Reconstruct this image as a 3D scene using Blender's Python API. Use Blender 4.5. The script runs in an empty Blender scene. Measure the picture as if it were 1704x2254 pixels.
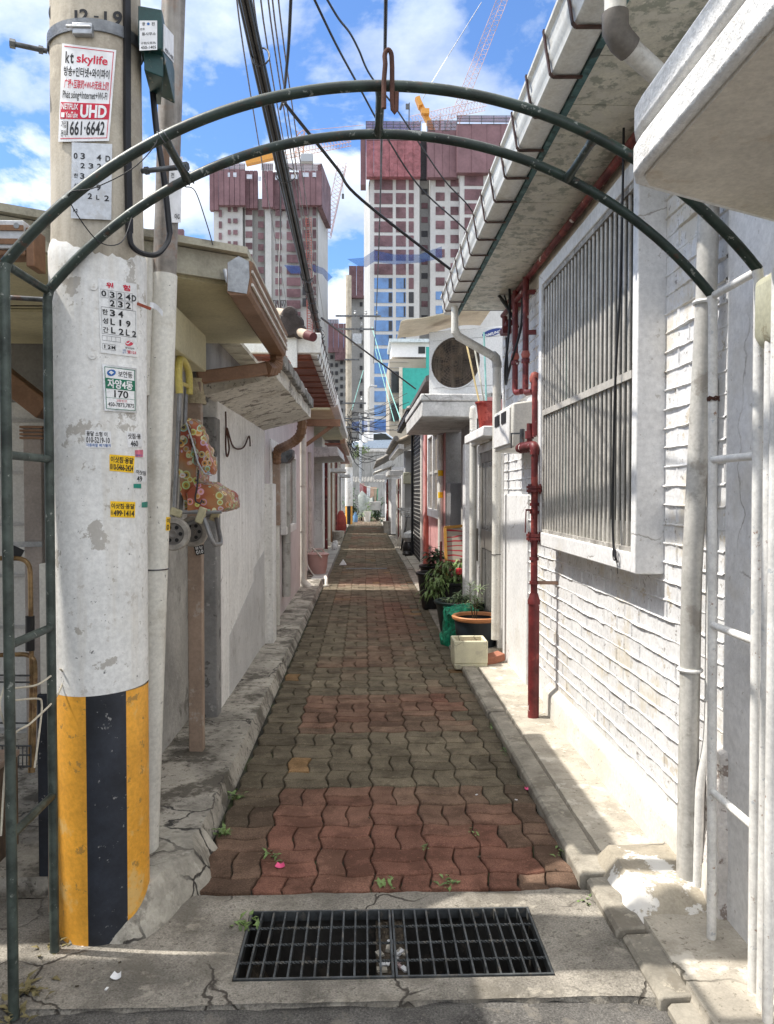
import bpy, bmesh, math, random
from math import sin, cos, pi, sqrt, radians, atan2
from mathutils import Vector, Matrix, noise
random.seed(7)
S = bpy.context.scene
COL = S.collection
# ---------------------------------------------------------------- camera
F, CX, CY = 1700.0, 852.0, 1127.0            # focal length and centre in photo pixels (photo 1704 x 2254)
PITCH, YAW = radians(1.48), radians(1.72)
CAM = Vector((0, 0, 1.5))
cd = bpy.data.cameras.new('camera'); cam = bpy.data.objects.new('camera', cd); COL.objects.link(cam)
cam.location = CAM; cam.rotation_euler = (pi/2-PITCH, 0, -YAW)
cd.sensor_fit = 'HORIZONTAL'; cd.sensor_width = 36; cd.lens = 36*F/1704
cd.clip_start = 0.05; cd.clip_end = 3000
S.camera = cam
# ---------------------------------------------------------------- world, sun, exposure
S.view_settings.view_transform = 'Standard'; S.view_settings.look = 'None'
S.view_settings.exposure = 0.60; S.view_settings.gamma = 1
S.render.engine = 'CYCLES'
S.cycles.use_denoising = True
S.cycles.max_bounces = 8; S.cycles.diffuse_bounces = 5; S.cycles.glossy_bounces = 3
S.cycles.transparent_max_bounces = 8; S.cycles.sample_clamp_indirect = 6
LD = Vector((0.625, -0.06, -1.0)).normalized()          # direction in which the sunlight travels
ELEV = math.asin(-LD.z); AZ = atan2(-LD.x, -LD.y)        # sun azimuth measured from +Y towards +X
sd = bpy.data.lights.new('sun', 'SUN'); sd.energy = 4.2; sd.angle = radians(0.55); sd.color = (1.0, 0.95, 0.87)
sun = bpy.data.objects.new('sun', sd); COL.objects.link(sun); sun.location = (-20, 2, 30)
sun.rotation_euler = LD.to_track_quat('-Z', 'Y').to_euler()
W = bpy.data.worlds.new('World'); S.world = W; W.use_nodes = True
def nd(nt, typ, ins=None, **props):
    n = nt.nodes.new(typ)
    for k, v in props.items(): setattr(n, k, v)
    for k, v in (ins or {}).items():
        s = n.inputs[k]
        if isinstance(v, bpy.types.NodeSocket): nt.links.new(v, s)
        else: s.default_value = v
    return n
def ramp(nt, fac, stops, interp='LINEAR'):
    r = nd(nt, 'ShaderNodeValToRGB', {0: fac}); cr = r.color_ramp; cr.interpolation = interp
    while len(cr.elements) < len(stops): cr.elements.new(0.5)
    for e, (p, c) in zip(cr.elements, stops):
        e.position = p; e.color = c if len(c) == 4 else (*c, 1)
    return r.outputs[0]
def vmath(nt, op, a, b=None):
    n = nd(nt, 'ShaderNodeVectorMath', operation=op); nt.links.new(a, n.inputs[0])
    if b is not None:
        if isinstance(b, bpy.types.NodeSocket): nt.links.new(b, n.inputs[1])
        else: n.inputs[1].default_value = b
    return n.outputs[0]
def fmath(nt, op, a, b=0.5, clamp=False):
    n = nd(nt, 'ShaderNodeMath', operation=op); n.use_clamp = clamp
    for i, x in enumerate((a, b)):
        if isinstance(x, bpy.types.NodeSocket): nt.links.new(x, n.inputs[i])
        else: n.inputs[i].default_value = x
    return n.outputs[0]
def mix(nt, fac, a, b, blend='MIX'):
    n = nd(nt, 'ShaderNodeMix', data_type='RGBA', blend_type=blend)
    for i, x in ((0, fac), (6, a), (7, b)):
        if isinstance(x, bpy.types.NodeSocket): nt.links.new(x, n.inputs[i])
        else: n.inputs[i].default_value = x if (i == 0 or len(x) == 4) else (*x, 1)
    return n.outputs[2]
def world_nodes():
    nt = W.node_tree; nt.nodes.clear()
    sky = nd(nt, 'ShaderNodeTexSky', sky_type='NISHITA', sun_disc=False, sun_elevation=ELEV, sun_rotation=AZ,
             air_density=1.0, dust_density=0.25, ozone_density=2.0)
    tc = nd(nt, 'ShaderNodeTexCoord').outputs['Generated']
    sp = nd(nt, 'ShaderNodeSeparateXYZ', {0: tc})
    zz = fmath(nt, 'ADD', fmath(nt, 'MAXIMUM', sp.outputs[2], 0.0), 0.30)
    cv = nd(nt, 'ShaderNodeCombineXYZ', {0: fmath(nt, 'DIVIDE', sp.outputs[0], zz), 1: fmath(nt, 'DIVIDE', sp.outputs[1], zz), 2: 0.37})
    n1 = nd(nt, 'ShaderNodeTexNoise', {'Vector': cv.outputs[0], 'Scale': 2.6, 'Detail': 9.0, 'Roughness': 0.58, 'Distortion': 0.15})
    n2 = nd(nt, 'ShaderNodeTexNoise', {'Vector': vmath(nt, 'ADD', cv.outputs[0], (0.06, 0.04, 0.5)), 'Scale': 2.4, 'Detail': 7.0, 'Roughness': 0.55})
    fac = ramp(nt, n1.outputs[0], [(0.455, (0, 0, 0)), (0.50, (.6, .6, .6)), (0.57, (1, 1, 1))])
    ccol = ramp(nt, n2.outputs[0], [(0.38, (3.6, 4.3, 5.7)), (0.50, (5.0, 5.7, 6.8)), (0.60, (7.4, 7.7, 8.2))])
    # brighter cloud added overhead and behind the camera, out of view, to lift shade
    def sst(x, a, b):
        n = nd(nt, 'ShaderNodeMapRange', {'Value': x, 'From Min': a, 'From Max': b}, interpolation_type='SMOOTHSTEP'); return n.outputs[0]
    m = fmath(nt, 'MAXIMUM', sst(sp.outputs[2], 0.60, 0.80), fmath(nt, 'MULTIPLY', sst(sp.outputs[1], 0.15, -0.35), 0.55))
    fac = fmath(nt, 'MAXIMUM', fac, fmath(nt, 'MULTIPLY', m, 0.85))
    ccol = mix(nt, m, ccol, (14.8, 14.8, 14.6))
    skyc = mix(nt, 1.0, sky.outputs[0], (0.78, 1.0, 1.28), 'MULTIPLY')
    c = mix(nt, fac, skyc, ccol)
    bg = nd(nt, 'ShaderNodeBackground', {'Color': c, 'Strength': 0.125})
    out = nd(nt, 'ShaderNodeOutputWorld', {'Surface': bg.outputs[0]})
world_nodes()
# ---------------------------------------------------------------- photo pixel -> point on a given plane of the real place
_f = Vector((sin(YAW)*cos(PITCH), cos(YAW)*cos(PITCH), -sin(PITCH)))
_r = Vector((cos(YAW), -sin(YAW), 0)); _u = _r.cross(_f)
def ray(px, py): return _f + _r*((px-CX)/F) + _u*((CY-py)/F)
def P(px, py, x=None, y=None, z=None):
    d = ray(px, py)
    if x is not None: t = (x-CAM.x)/d.x
    elif y is not None: t = (y-CAM.y)/d.y
    else: t = (z-CAM.z)/d.z
    return CAM + d*t
# ---------------------------------------------------------------- mesh builder
class MB:
    def __init__(s): s.v = []; s.f = []
    def add(s, v, f):
        o = len(s.v); s.v += [tuple(p) for p in v]; s.f += [tuple(i+o for i in q) for q in f]; return s
    def box(s, x0, x1, y0, y1, z0, z1):
        if x0 > x1: x0, x1 = x1, x0
        if y0 > y1: y0, y1 = y1, y0
        if z0 > z1: z0, z1 = z1, z0
        return s.hexa([(x0,y0,z0),(x1,y0,z0),(x1,y1,z0),(x0,y1,z0)], [(x0,y0,z1),(x1,y0,z1),(x1,y1,z1),(x0,y1,z1)])
    def hexa(s, b, t):
        return s.add(list(b)+list(t), [(3,2,1,0),(4,5,6,7),(0,1,5,4),(1,2,6,5),(2,3,7,6),(3,0,4,7)])
    def obox(s, c, size, rz=0.0, rx=0.0, ry=0.0):
        m = Matrix.Rotation(rz, 3, 'Z') @ Matrix.Rotation(ry, 3, 'Y') @ Matrix.Rotation(rx, 3, 'X')
        a, b, e = size[0]/2, size[1]/2, size[2]/2; c = Vector(c)
        q = [c + m @ Vector(p) for p in ((-a,-b,-e),(a,-b,-e),(a,b,-e),(-a,b,-e),(-a,-b,e),(a,-b,e),(a,b,e),(-a,b,e))]
        return s.hexa(q[:4], q[4:])
    def bar(s, p0, p1, w, h, up=(0,0,1)):
        p0 = Vector(p0); p1 = Vector(p1); d = (p1-p0).normalized(); u = Vector(up)
        a = d.cross(u)
        if a.length < 1e-4: a = d.cross(Vector((1,0,0)))
        a.normalize(); b = a.cross(d).normalized(); a = a*w/2; b = b*h/2
        return s.hexa([p0-a-b, p0+a-b, p1+a-b, p1-a-b], [p0-a+b, p0+a+b, p1+a+b, p1-a+b])
    def tube(s, pts, r, n=8, cap=True, closed=False):
        pts = [Vector(p) for p in pts]; m = len(pts)
        rr = r if isinstance(r, (list, tuple)) else [r]*m
        dirs = []
        for i in range(m):
            a = pts[i-1] if (i > 0 or closed) else pts[i]; b = pts[(i+1) % m] if (i < m-1 or closed) else pts[i]
            d = (b-a); dirs.append(d.normalized() if d.length > 1e-9 else Vector((0,0,1)))
        up = Vector((0,0,1)) if abs(dirs[0].z) < 0.9 else Vector((1,0,0))
        a = dirs[0].cross(up).normalized(); o = len(s.v)
        for i in range(m):
            a = (a - dirs[i]*a.dot(dirs[i])); a.normalize(); b = dirs[i].cross(a)
            for k in range(n):
                t = 2*pi*k/n; s.v.append(tuple(pts[i] + (a*cos(t)+b*sin(t))*rr[i]))
        for i in range(m if closed else m-1):
            j = (i+1) % m
            for k in range(n):
                k2 = (k+1) % n; s.f.append((o+i*n+k, o+i*n+k2, o+j*n+k2, o+j*n+k))
        if cap and not closed:
            s.f.append(tuple(o+k for k in range(n))[::-1]); s.f.append(tuple(o+(m-1)*n+k for k in range(n)))
        return s
    def cyl(s, p0, p1, r, n=12, r2=None): return s.tube([p0, p1], [r, r if r2 is None else r2], n)
    def lathe(s, c, prof, n=20, axis='z', cap=(True, True), a0=0.0, a1=2*pi):
        c = Vector(c); full = abs(a1-a0-2*pi) < 1e-6; m = n if full else n+1; o = len(s.v)
        for r, h in prof:
            for k in range(m):
                t = a0+(a1-a0)*k/n; x, y = r*cos(t), r*sin(t)
                p = (x, y, h) if axis == 'z' else ((h, x, y) if axis == 'x' else (y, h, x))
                s.v.append(tuple(c+Vector(p)))
        for i in range(len(prof)-1):
            for k in range(n):
                k2 = (k+1) % m; s.f.append((o+i*m+k, o+i*m+k2, o+(i+1)*m+k2, o+(i+1)*m+k))
        if full:
            if cap[0]: s.f.append(tuple(o+k for k in range(m))[::-1])
            if cap[1]: s.f.append(tuple(o+(len(prof)-1)*m+k for k in range(m)))
        return s
    def prism(s, poly, axis, c0, c1):
        n = len(poly)
        mk = {'x': lambda a,b,c: (c,a,b), 'y': lambda a,b,c: (a,c,b), 'z': lambda a,b,c: (a,b,c)}[axis]
        v = [mk(a,b,c0) for a,b in poly]+[mk(a,b,c1) for a,b in poly]
        f = [tuple(range(n))[::-1], tuple(range(n,2*n))]+[(i,(i+1)%n,n+(i+1)%n,n+i) for i in range(n)]
        return s.add(v, f)
    def sheet(s, fn, nu, nv, th=None):
        o = len(s.v)
        for j in range(nv+1):
            for i in range(nu+1): s.v.append(tuple(fn(i/nu, j/nv)))
        for j in range(nv):
            for i in range(nu):
                a = o+j*(nu+1)+i; s.f.append((a, a+1, a+nu+2, a+nu+1))
        return s
    def shell(s, fn, nu, nv, th):
        """closed sheet with thickness vector th"""
        th = Vector(th); k = (nu+1)*(nv+1); o = len(s.v)
        s.sheet(fn, nu, nv); s.sheet(lambda u, v: Vector(fn(u, v))+th, nu, nv)
        for i in range(nu):
            s.f.append((o+i, o+i+1, o+k+i+1, o+k+i)); q = o+nv*(nu+1)+i; s.f.append((q, q+1, q+k+1, q+k))
        for j in range(nv):
            q = o+j*(nu+1); s.f.append((q, q+nu+1, q+k+nu+1, q+k)); q += nu; s.f.append((q, q+nu+1, q+k+nu+1, q+k))
        return s
    def poly(s, pts): return s.add(pts, [tuple(range(len(pts)))])
    def build(s, name, mt, parent=None, smooth=True, bev=0.0, ang=38, recalc=True, base=None):
        me = bpy.data.meshes.new(name)
        if parent is None:
            if base is None:
                xs, ys, zs = zip(*s.v); base = ((min(xs)+max(xs))/2, (min(ys)+max(ys))/2, min(zs))
            b = Vector(base)
        else: b = WORLD_OF[parent.name]
        me.from_pydata([(x-b.x, y-b.y, z-b.z) for x, y, z in s.v], [], s.f)
        if recalc:
            bm = bmesh.new(); bm.from_mesh(me); bmesh.ops.recalc_face_normals(bm, faces=bm.faces[:]); bm.to_mesh(me); bm.free()
        if smooth:
            me.polygons.foreach_set('use_smooth', [True]*len(me.polygons))
            me.set_sharp_from_angle(angle=radians(ang))
        me.materials.append(mt); me.update()
        o = bpy.data.objects.new(name, me); COL.objects.link(o)
        if parent is None: o.location = b
        else: o.parent = parent
        WORLD_OF[o.name] = b
        if bev:
            m = o.modifiers.new('bevel', 'BEVEL'); m.width = bev; m.segments = 2; m.limit_method = 'ANGLE'; m.angle_limit = radians(50)
        return o
WORLD_OF = {}
def tag(o, label=None, cat=None, group=None, kind=None):
    if label: o['label'] = label
    if cat: o['category'] = cat
    if group: o['group'] = group
    if kind: o['kind'] = kind
    return o
def thing(name, label, cat, base, group=None):
    o = bpy.data.objects.new(name, None); COL.objects.link(o); o.location = base
    o.empty_display_size = 0.1
    WORLD_OF[o.name] = Vector(base); return tag(o, label, cat, group)
def single(name, mb, mt, label, cat, group=None, **kw): return tag(mb.build(name, mt, None, **kw), label, cat, group)
def struct(name, mb, mt, **kw): return tag(mb.build(name, mt, None, **kw), kind='structure')
def copy_tree(o, parent=None, label=None):
    c = o.copy(); COL.objects.link(c)
    if parent: c.parent = parent
    WORLD_OF[c.name] = WORLD_OF[o.name].copy()
    for ch in [x for x in bpy.data.objects if x.parent == o]: copy_tree(ch, c)
    if label: c['label'] = label
    return c
def arc(c, r, a0, a1, n, plane='xz'):
    out = []
    for i in range(n+1):
        t = radians(a0+(a1-a0)*i/n); a, b = r*cos(t), r*sin(t)
        out.append(Vector(c)+(Vector((a,0,b)) if plane == 'xz' else Vector((a,b,0)) if plane == 'xy' else Vector((0,a,b))))
    return out
def fillet(pts, r, n=5):
    """round the corners of a polyline"""
    pts = [Vector(p) for p in pts]; out = [pts[0]]
    for i in range(1, len(pts)-1):
        a = (pts[i-1]-pts[i]); b = (pts[i+1]-pts[i]); k = min(r, a.length*0.48, b.length*0.48)
        p0 = pts[i]+a.normalized()*k; p1 = pts[i]+b.normalized()*k
        for j in range(n+1):
            t = j/n; out.append(p0*(1-t)**2+pts[i]*2*t*(1-t)+p1*t*t)
    return out+[pts[-1]]
def sag(p0, p1, d, n=14):
    p0 = Vector(p0); p1 = Vector(p1)
    return [p0.lerp(p1, i/n)-Vector((0,0,d*4*(i/n)*(1-i/n))) for i in range(n+1)]
# ---------------------------------------------------------------- materials
def C(h):
    h = h.lstrip('#'); c = [int(h[i:i+2], 16)/255 for i in (0, 2, 4)]
    return tuple(x/12.92 if x <= 0.04045 else ((x+0.055)/1.055)**2.4 for x in c)
MATS = {}
def mat(name, col, rough=0.7, metal=0.0, var=0.14, vs=5.0, bump=0.25, bs=70.0, bd=0.003, spots=(), streak=None, crack=None, spec=0.4, fine=0.055, coat=0.0):
    """spots: list of (colour, scale, threshold, softness, amount); streak: (colour, amount); crack: (colour, scale, width)"""
    if name in MATS: return MATS[name]
    if isinstance(col, str): col = C(col)
    m = bpy.data.materials.new(name); m.use_nodes = True; nt = m.node_tree; nt.nodes.clear()
    pos = nd(nt, 'ShaderNodeNewGeometry').outputs['Position']
    n1 = nd(nt, 'ShaderNodeTexNoise', {'Vector': pos, 'Scale': vs, 'Detail': 6.0, 'Roughness': 0.6}).outputs[0]
    lo = tuple(max(0, c*(1-var*1.6)) for c in col); hi = tuple(min(1, c*(1+var*1.2)) for c in col)
    c = ramp(nt, n1, [(0.36, lo), (0.5, col), (0.64, hi)])
    nf = nd(nt, 'ShaderNodeTexNoise', {'Vector': pos, 'Scale': bs, 'Detail': 4.0, 'Roughness': 0.65}).outputs[0]
    if fine: c = mix(nt, 1.0, c, ramp(nt, nf, [(0.36, (1-fine*2.4,)*3), (0.64, (1+fine,)*3)]), 'MULTIPLY')
    for i, (sc, ss, th, so, am) in enumerate(spots):
        if isinstance(sc, str): sc = C(sc)
        off = vmath(nt, 'ADD', pos, (3.1*i+1.7, 5.3*i, 2.2*i))
        th = 0.5+(th-0.5)*0.62; so *= 0.6
        ns = nd(nt, 'ShaderNodeTexNoise', {'Vector': off, 'Scale': ss, 'Detail': 8.0, 'Roughness': 0.68}).outputs[0]
        c = mix(nt, ramp(nt, ns, [(th, (0, 0, 0)), (min(0.99, th+so), (am,)*3)]), c, sc)
    if streak:
        sc, am = streak
        if isinstance(sc, str): sc = C(sc)
        sv = vmath(nt, 'MULTIPLY', pos, (9.0, 9.0, 0.55))
        ns = nd(nt, 'ShaderNodeTexNoise', {'Vector': sv, 'Scale': 1.6, 'Detail': 6.0, 'Roughness': 0.62}).outputs[0]
        c = mix(nt, ramp(nt, ns, [(0.49, (0, 0, 0)), (0.64, (am,)*3)]), c, sc)
    hgt = nf
    if crack:
        sc, ss, wd = crack[:3]; mk = crack[3] if len(crack) > 3 else 0.5
        if isinstance(sc, str): sc = C(sc)
        wv = nd(nt, 'ShaderNodeTexNoise', {'Vector': pos, 'Scale': 9.0, 'Detail': 5.0}).outputs['Color']
        dv = vmath(nt, 'ADD', pos, vmath(nt, 'SCALE', wv)); 
        dv.node.inputs[1].links[0].from_node.inputs['Scale'].default_value = 0.12
        vo = nd(nt, 'ShaderNodeTexVoronoi', {'Vector': dv, 'Scale': ss}, feature='DISTANCE_TO_EDGE').outputs[0]
        kf = ramp(nt, vo, [(wd*0.4, (1, 1, 1)), (wd, (0, 0, 0))])
        brk = nd(nt, 'ShaderNodeTexNoise', {'Vector': pos, 'Scale': 1.7, 'Detail': 2.0}).outputs[0]
        kf = fmath(nt, 'MULTIPLY', kf, ramp(nt, brk, [(mk, (0, 0, 0)), (mk+0.08, (1, 1, 1))]))
        c = mix(nt, kf, c, sc); hgt = fmath(nt, 'SUBTRACT', hgt, fmath(nt, 'MULTIPLY', kf, 1.5))
    rv = ramp(nt, n1, [(0.3, (min(1, rough+0.08),)*3), (0.7, (max(0.05, rough-0.08),)*3)])
    b = nd(nt, 'ShaderNodeBsdfPrincipled', {'Base Color': c, 'Roughness': rv, 'Metallic': metal, 'Specular IOR Level': spec, 'Coat Weight': coat})
    if bump:
        bn = nd(nt, 'ShaderNodeBump', {'Height': hgt, 'Strength': min(1, bump), 'Distance': bd})
        nt.links.new(bn.outputs[0], b.inputs['Normal'])
    nd(nt, 'ShaderNodeOutputMaterial', {'Surface': b.outputs[0]})
    MATS[name] = m; return m
def nodes_of(m): return m.node_tree, next(n for n in m.node_tree.nodes if n.type == 'BSDF_PRINCIPLED')
# ---------------------------------------------------------------- lettering
_TX = {}
def text_geo(s, bold):
    k = (s, bold)
    if k in _TX: return _TX[k]
    cu = bpy.data.curves.new('lettering', 'FONT'); cu.body = s; cu.size = 1.0; cu.offset = bold; cu.resolution_u = 3; cu.fill_mode = 'FRONT'
    ob = bpy.data.objects.new('lettering', cu); COL.objects.link(ob)
    dg = bpy.context.evaluated_depsgraph_get(); me = bpy.data.meshes.new_from_object(ob.evaluated_get(dg))
    bm = bmesh.new(); bm.from_mesh(me)
    for _ in range(2):
        lo = [e for e in bm.edges if e.calc_length() > 0.22]
        if lo: bmesh.ops.subdivide_edges(bm, edges=lo, cuts=1); bmesh.ops.triangulate(bm, faces=[f for f in bm.faces if len(f.verts) > 3])
    bm.verts.index_update()
    v = [(p.co.x, p.co.y) for p in bm.verts]; f = [tuple(q.index for q in p.verts) for p in bm.faces]; bm.free()
    bpy.data.objects.remove(ob); bpy.data.curves.remove(cu); bpy.data.meshes.remove(me)
    if not v: v = [(0,0),(1,0),(1,1)]; f = [(0,1,2)]
    x0 = min(p[0] for p in v); x1 = max(p[0] for p in v); y0 = min(p[1] for p in v); y1 = max(p[1] for p in v)
    sx = max(1e-6, x1-x0); sy = max(1e-6, y1-y0)
    _TX[k] = ([((a-x0)/sx, (b-y0)/sy) for a, b in v], f); return _TX[k]
class Label:
    """flat or wrapped sign face: four photo corners (tl, tr, br, bl) on a surface hit function"""
    def __init__(s, tl, tr, br, bl, hit): s.c = (tl, tr, br, bl); s.hit = hit
    def at(s, u, v, off=0.0):            # u 0..1 left-right, v 0..1 top-bottom
        tl, tr, br, bl = s.c
        px = (tl[0]*(1-u)+tr[0]*u)*(1-v)+(bl[0]*(1-u)+br[0]*u)*v
        py = (tl[1]*(1-u)+tr[1]*u)*(1-v)+(bl[1]*(1-u)+br[1]*u)*v
        return s.hit(px, py, off)
    def panel(s, mb, u0=0, v0=0, u1=1, v1=1, off=0.002, th=0.002, nu=10, nv=6):
        o = len(mb.v); k = (nu+1)*(nv+1)
        g = lambda d: (lambda a, b: s.at(u0+(u1-u0)*a, v0+(v1-v0)*b, d))
        mb.sheet(g(off), nu, nv); mb.sheet(g(off-th), nu, nv)
        for i in range(nu):
            mb.f.append((o+i, o+i+1, o+k+i+1, o+k+i)); q = o+nv*(nu+1)+i; mb.f.append((q, q+1, q+k+1, q+k))
        for j in range(nv):
            q = o+j*(nu+1); mb.f.append((q, q+nu+1, q+k+nu+1, q+k)); q += nu; mb.f.append((q, q+nu+1, q+k+nu+1, q+k))
        return mb
    def text(s, mb, t, u0, v0, u1, v1, off=0.0034, bold=0.012):
        v, f = text_geo(t, bold)
        return mb.add([s.at(u0+(u1-u0)*a, v1+(v0-v1)*b, off) for a, b in v], f)
# ================================================================ materials of the setting
m_asphalt = mat('asphalt', (0.145, 0.137, 0.127), 0.9, var=0.25, bs=160, bump=0.9, bd=0.009, fine=0.2, spots=[((0.22,0.20,0.17), 9, 0.60, 0.1, 0.7), ((0.35,0.33,0.30), 120, 0.66, 0.05, 0.6)])
m_conc = mat('concrete', (0.30, 0.275, 0.235), 0.9, var=0.26, vs=3.5, bs=150, bump=0.8, bd=0.007, fine=0.16,
             spots=[((0.15,0.135,0.11), 2.6, 0.52, 0.16, 0.75), ((0.45,0.41,0.34), 6, 0.62, 0.1, 0.6), ((0.10,0.09,0.07), 60, 0.63, 0.06, 0.7)], crack=((0.07,0.06,0.05), 2.2, 0.012, 0.46))
m_concl = mat('pale_concrete', (0.43, 0.39, 0.325), 0.88, var=0.16, vs=4, bs=120, bump=0.5, bd=0.004,
              spots=[((0.28,0.25,0.20), 3.2, 0.58, 0.14, 0.7), ((0.15,0.13,0.10), 45, 0.66, 0.05, 0.7), ((0.66,0.62,0.54), 7, 0.6, 0.1, 0.7)], crack=((0.10,0.09,0.07), 1.2, 0.008))
m_peel = mat('peeling_white_concrete', (0.40, 0.355, 0.28), 0.88, var=0.15, vs=4, bs=100, bump=0.5, bd=0.004,
             spots=[((0.74,0.72,0.68), 4.2, 0.50, 0.03, 0.95), ((0.2,0.17,0.13), 18, 0.66, 0.05, 0.6)], crack=((0.08,0.07,0.06), 2.2, 0.012))
m_kerb = mat('kerb_stone', (0.29, 0.265, 0.22), 0.88, var=0.2, vs=5, bs=90, bump=0.5, bd=0.004, spots=[((0.16,0.14,0.11), 6, 0.55, 0.12, 0.7), ((0.45,0.41,0.33), 22, 0.64, 0.08, 0.6)])
m_ledge = mat('mossy_concrete', (0.38, 0.35, 0.30), 0.92, var=0.25, vs=3, bs=90, bump=0.7, bd=0.006,
              spots=[((0.075,0.065,0.05), 3.4, 0.50, 0.14, 0.85), ((0.40,0.37,0.32), 8, 0.62, 0.08, 0.6), ((0.05,0.045,0.035), 30, 0.62, 0.06, 0.7)], crack=((0.05,0.045,0.04), 2.0, 0.012, 0.46))
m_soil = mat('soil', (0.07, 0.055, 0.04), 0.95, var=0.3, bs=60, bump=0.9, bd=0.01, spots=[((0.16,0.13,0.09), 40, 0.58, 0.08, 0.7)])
def paver_mat():
    m = mat('paver_block', (0.185, 0.157, 0.130), 0.92, var=0.18, vs=6, bs=190, bump=0.8, bd=0.006, fine=0.17, spec=0.2,
            spots=[((0.09,0.075,0.06), 4.0, 0.52, 0.12, 0.65), ((0.30,0.27,0.22), 55, 0.67, 0.05, 0.5)])
    nt, b = nodes_of(m)
    at = nd(nt, 'ShaderNodeAttribute', attribute_name='tint').outputs['Color']
    src = b.inputs['Base Color'].links[0].from_socket
    nt.links.new(mix(nt, 1.0, src, at, 'MULTIPLY'), b.inputs['Base Color'])
    return m
m_paver = paver_mat()
# ================================================================ ground, asphalt
GX0, GX1, GY0, GY1 = -0.405, 0.592, 2.335, 2.73          # drain opening, found from the photo
g = MB()
def ringquads(mb, X0, X1, Y0, Y1, x0, x1, y0, y1, z):
    for a in ((X0, X1, Y0, y0), (X0, X1, y1, Y1), (X0, x0, y0, y1), (x1, X1, y0, y1)):
        mb.add([(a[0],a[2],z),(a[1],a[2],z),(a[1],a[3],z),(a[0],a[3],z)], [(0,1,2,3)])
ringquads(g, -900, 900, -200, 1500, -1.2, 1.2, 2.1, 2.95, -0.06)
struct('ground', g, m_ledge)
a = MB()
def asph(u, v):
    x = -3+6*u; y = -4+6.27*v
    yy = y if v < 0.999 else 2.24+0.035*noise.noise((x*2.2, 3, 1))+0.03*noise.noise((x*9, 1, 4))
    return (x, yy, -0.012+0.012*noise.noise((x*1.3, y*1.3, 5))+0.004*noise.noise((x*7, y*7, 2)))
a.sheet(asph, 90, 50)
struct('asphalt_road', a, m_asphalt)
# concrete apron round the drain
ap = MB()
def lump(x, y, s=1.0): return s*(0.006*noise.noise((x*2.1, y*2.1, 9))+0.003*noise.noise((x*8, y*8, 3)))
xs = [-1.75+i*0.05 for i in range(28)]; xs = [x for x in xs if x < GX0-0.02]+[GX0+(GX1-GX0)*i/20 for i in range(21)]+[GX1+0.05*i for i in range(1, 7)]
ys = [2.17+0.028*i for i in range(6)]+[GY0+(GY1-GY0)*i/10 for i in range(11)]+[GY1+0.036*i for i in range(1, 5)]
ix = {}
for j, y in enumerate(ys):
    for i, x in enumerate(xs):
        e = lump(x, y)
        inn = GX0-1e-6 <= x <= GX1+1e-6 and GY0-1e-6 <= y <= GY1+1e-6
        yy = y; zz = (0.004 if inn else 0.006+e)
        if j == 0: zz = -0.03; yy = 2.222+0.03*noise.noise((x*3, 0, 2))+0.02*noise.noise((x*11, 0, 6))
        if j == 1: yy = 2.237+0.03*noise.noise((x*3, 0, 2))+0.02*noise.noise((x*11, 0, 6))
        if j == len(ys)-1: yy += 0.045*noise.noise((x*3.5, 7, 2))+0.02*noise.noise((x*13, 7, 2)); zz = -0.012
        ix[i, j] = len(ap.v); ap.v.append((x, yy, zz))
for j in range(len(ys)-1):
    for i in range(len(xs)-1):
        cx_, cy_ = (xs[i]+xs[i+1])/2, (ys[j]+ys[j+1])/2
        if GX0 < cx_ < GX1 and GY0 < cy_ < GY1: continue
        ap.f.append((ix[i,j], ix[i+1,j], ix[i+1,j+1], ix[i,j+1]))
struct('concrete_apron', ap, m_conc)
# pit below the drain
pit = MB(); D = -0.42
pit.add([(GX0,GY0,0.004),(GX1,GY0,0.004),(GX1,GY1,0.004),(GX0,GY1,0.004),(GX0,GY0,D),(GX1,GY0,D),(GX1,GY1,D),(GX0,GY1,D)],
        [(0,4,5,1),(1,5,6,2),(2,6,7,3),(3,7,4,0),(4,7,6,5)])
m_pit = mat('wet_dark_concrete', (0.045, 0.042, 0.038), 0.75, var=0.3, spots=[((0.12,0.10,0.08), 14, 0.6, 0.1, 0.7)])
struct('drain_pit', pit, m_pit, recalc=False)
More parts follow.
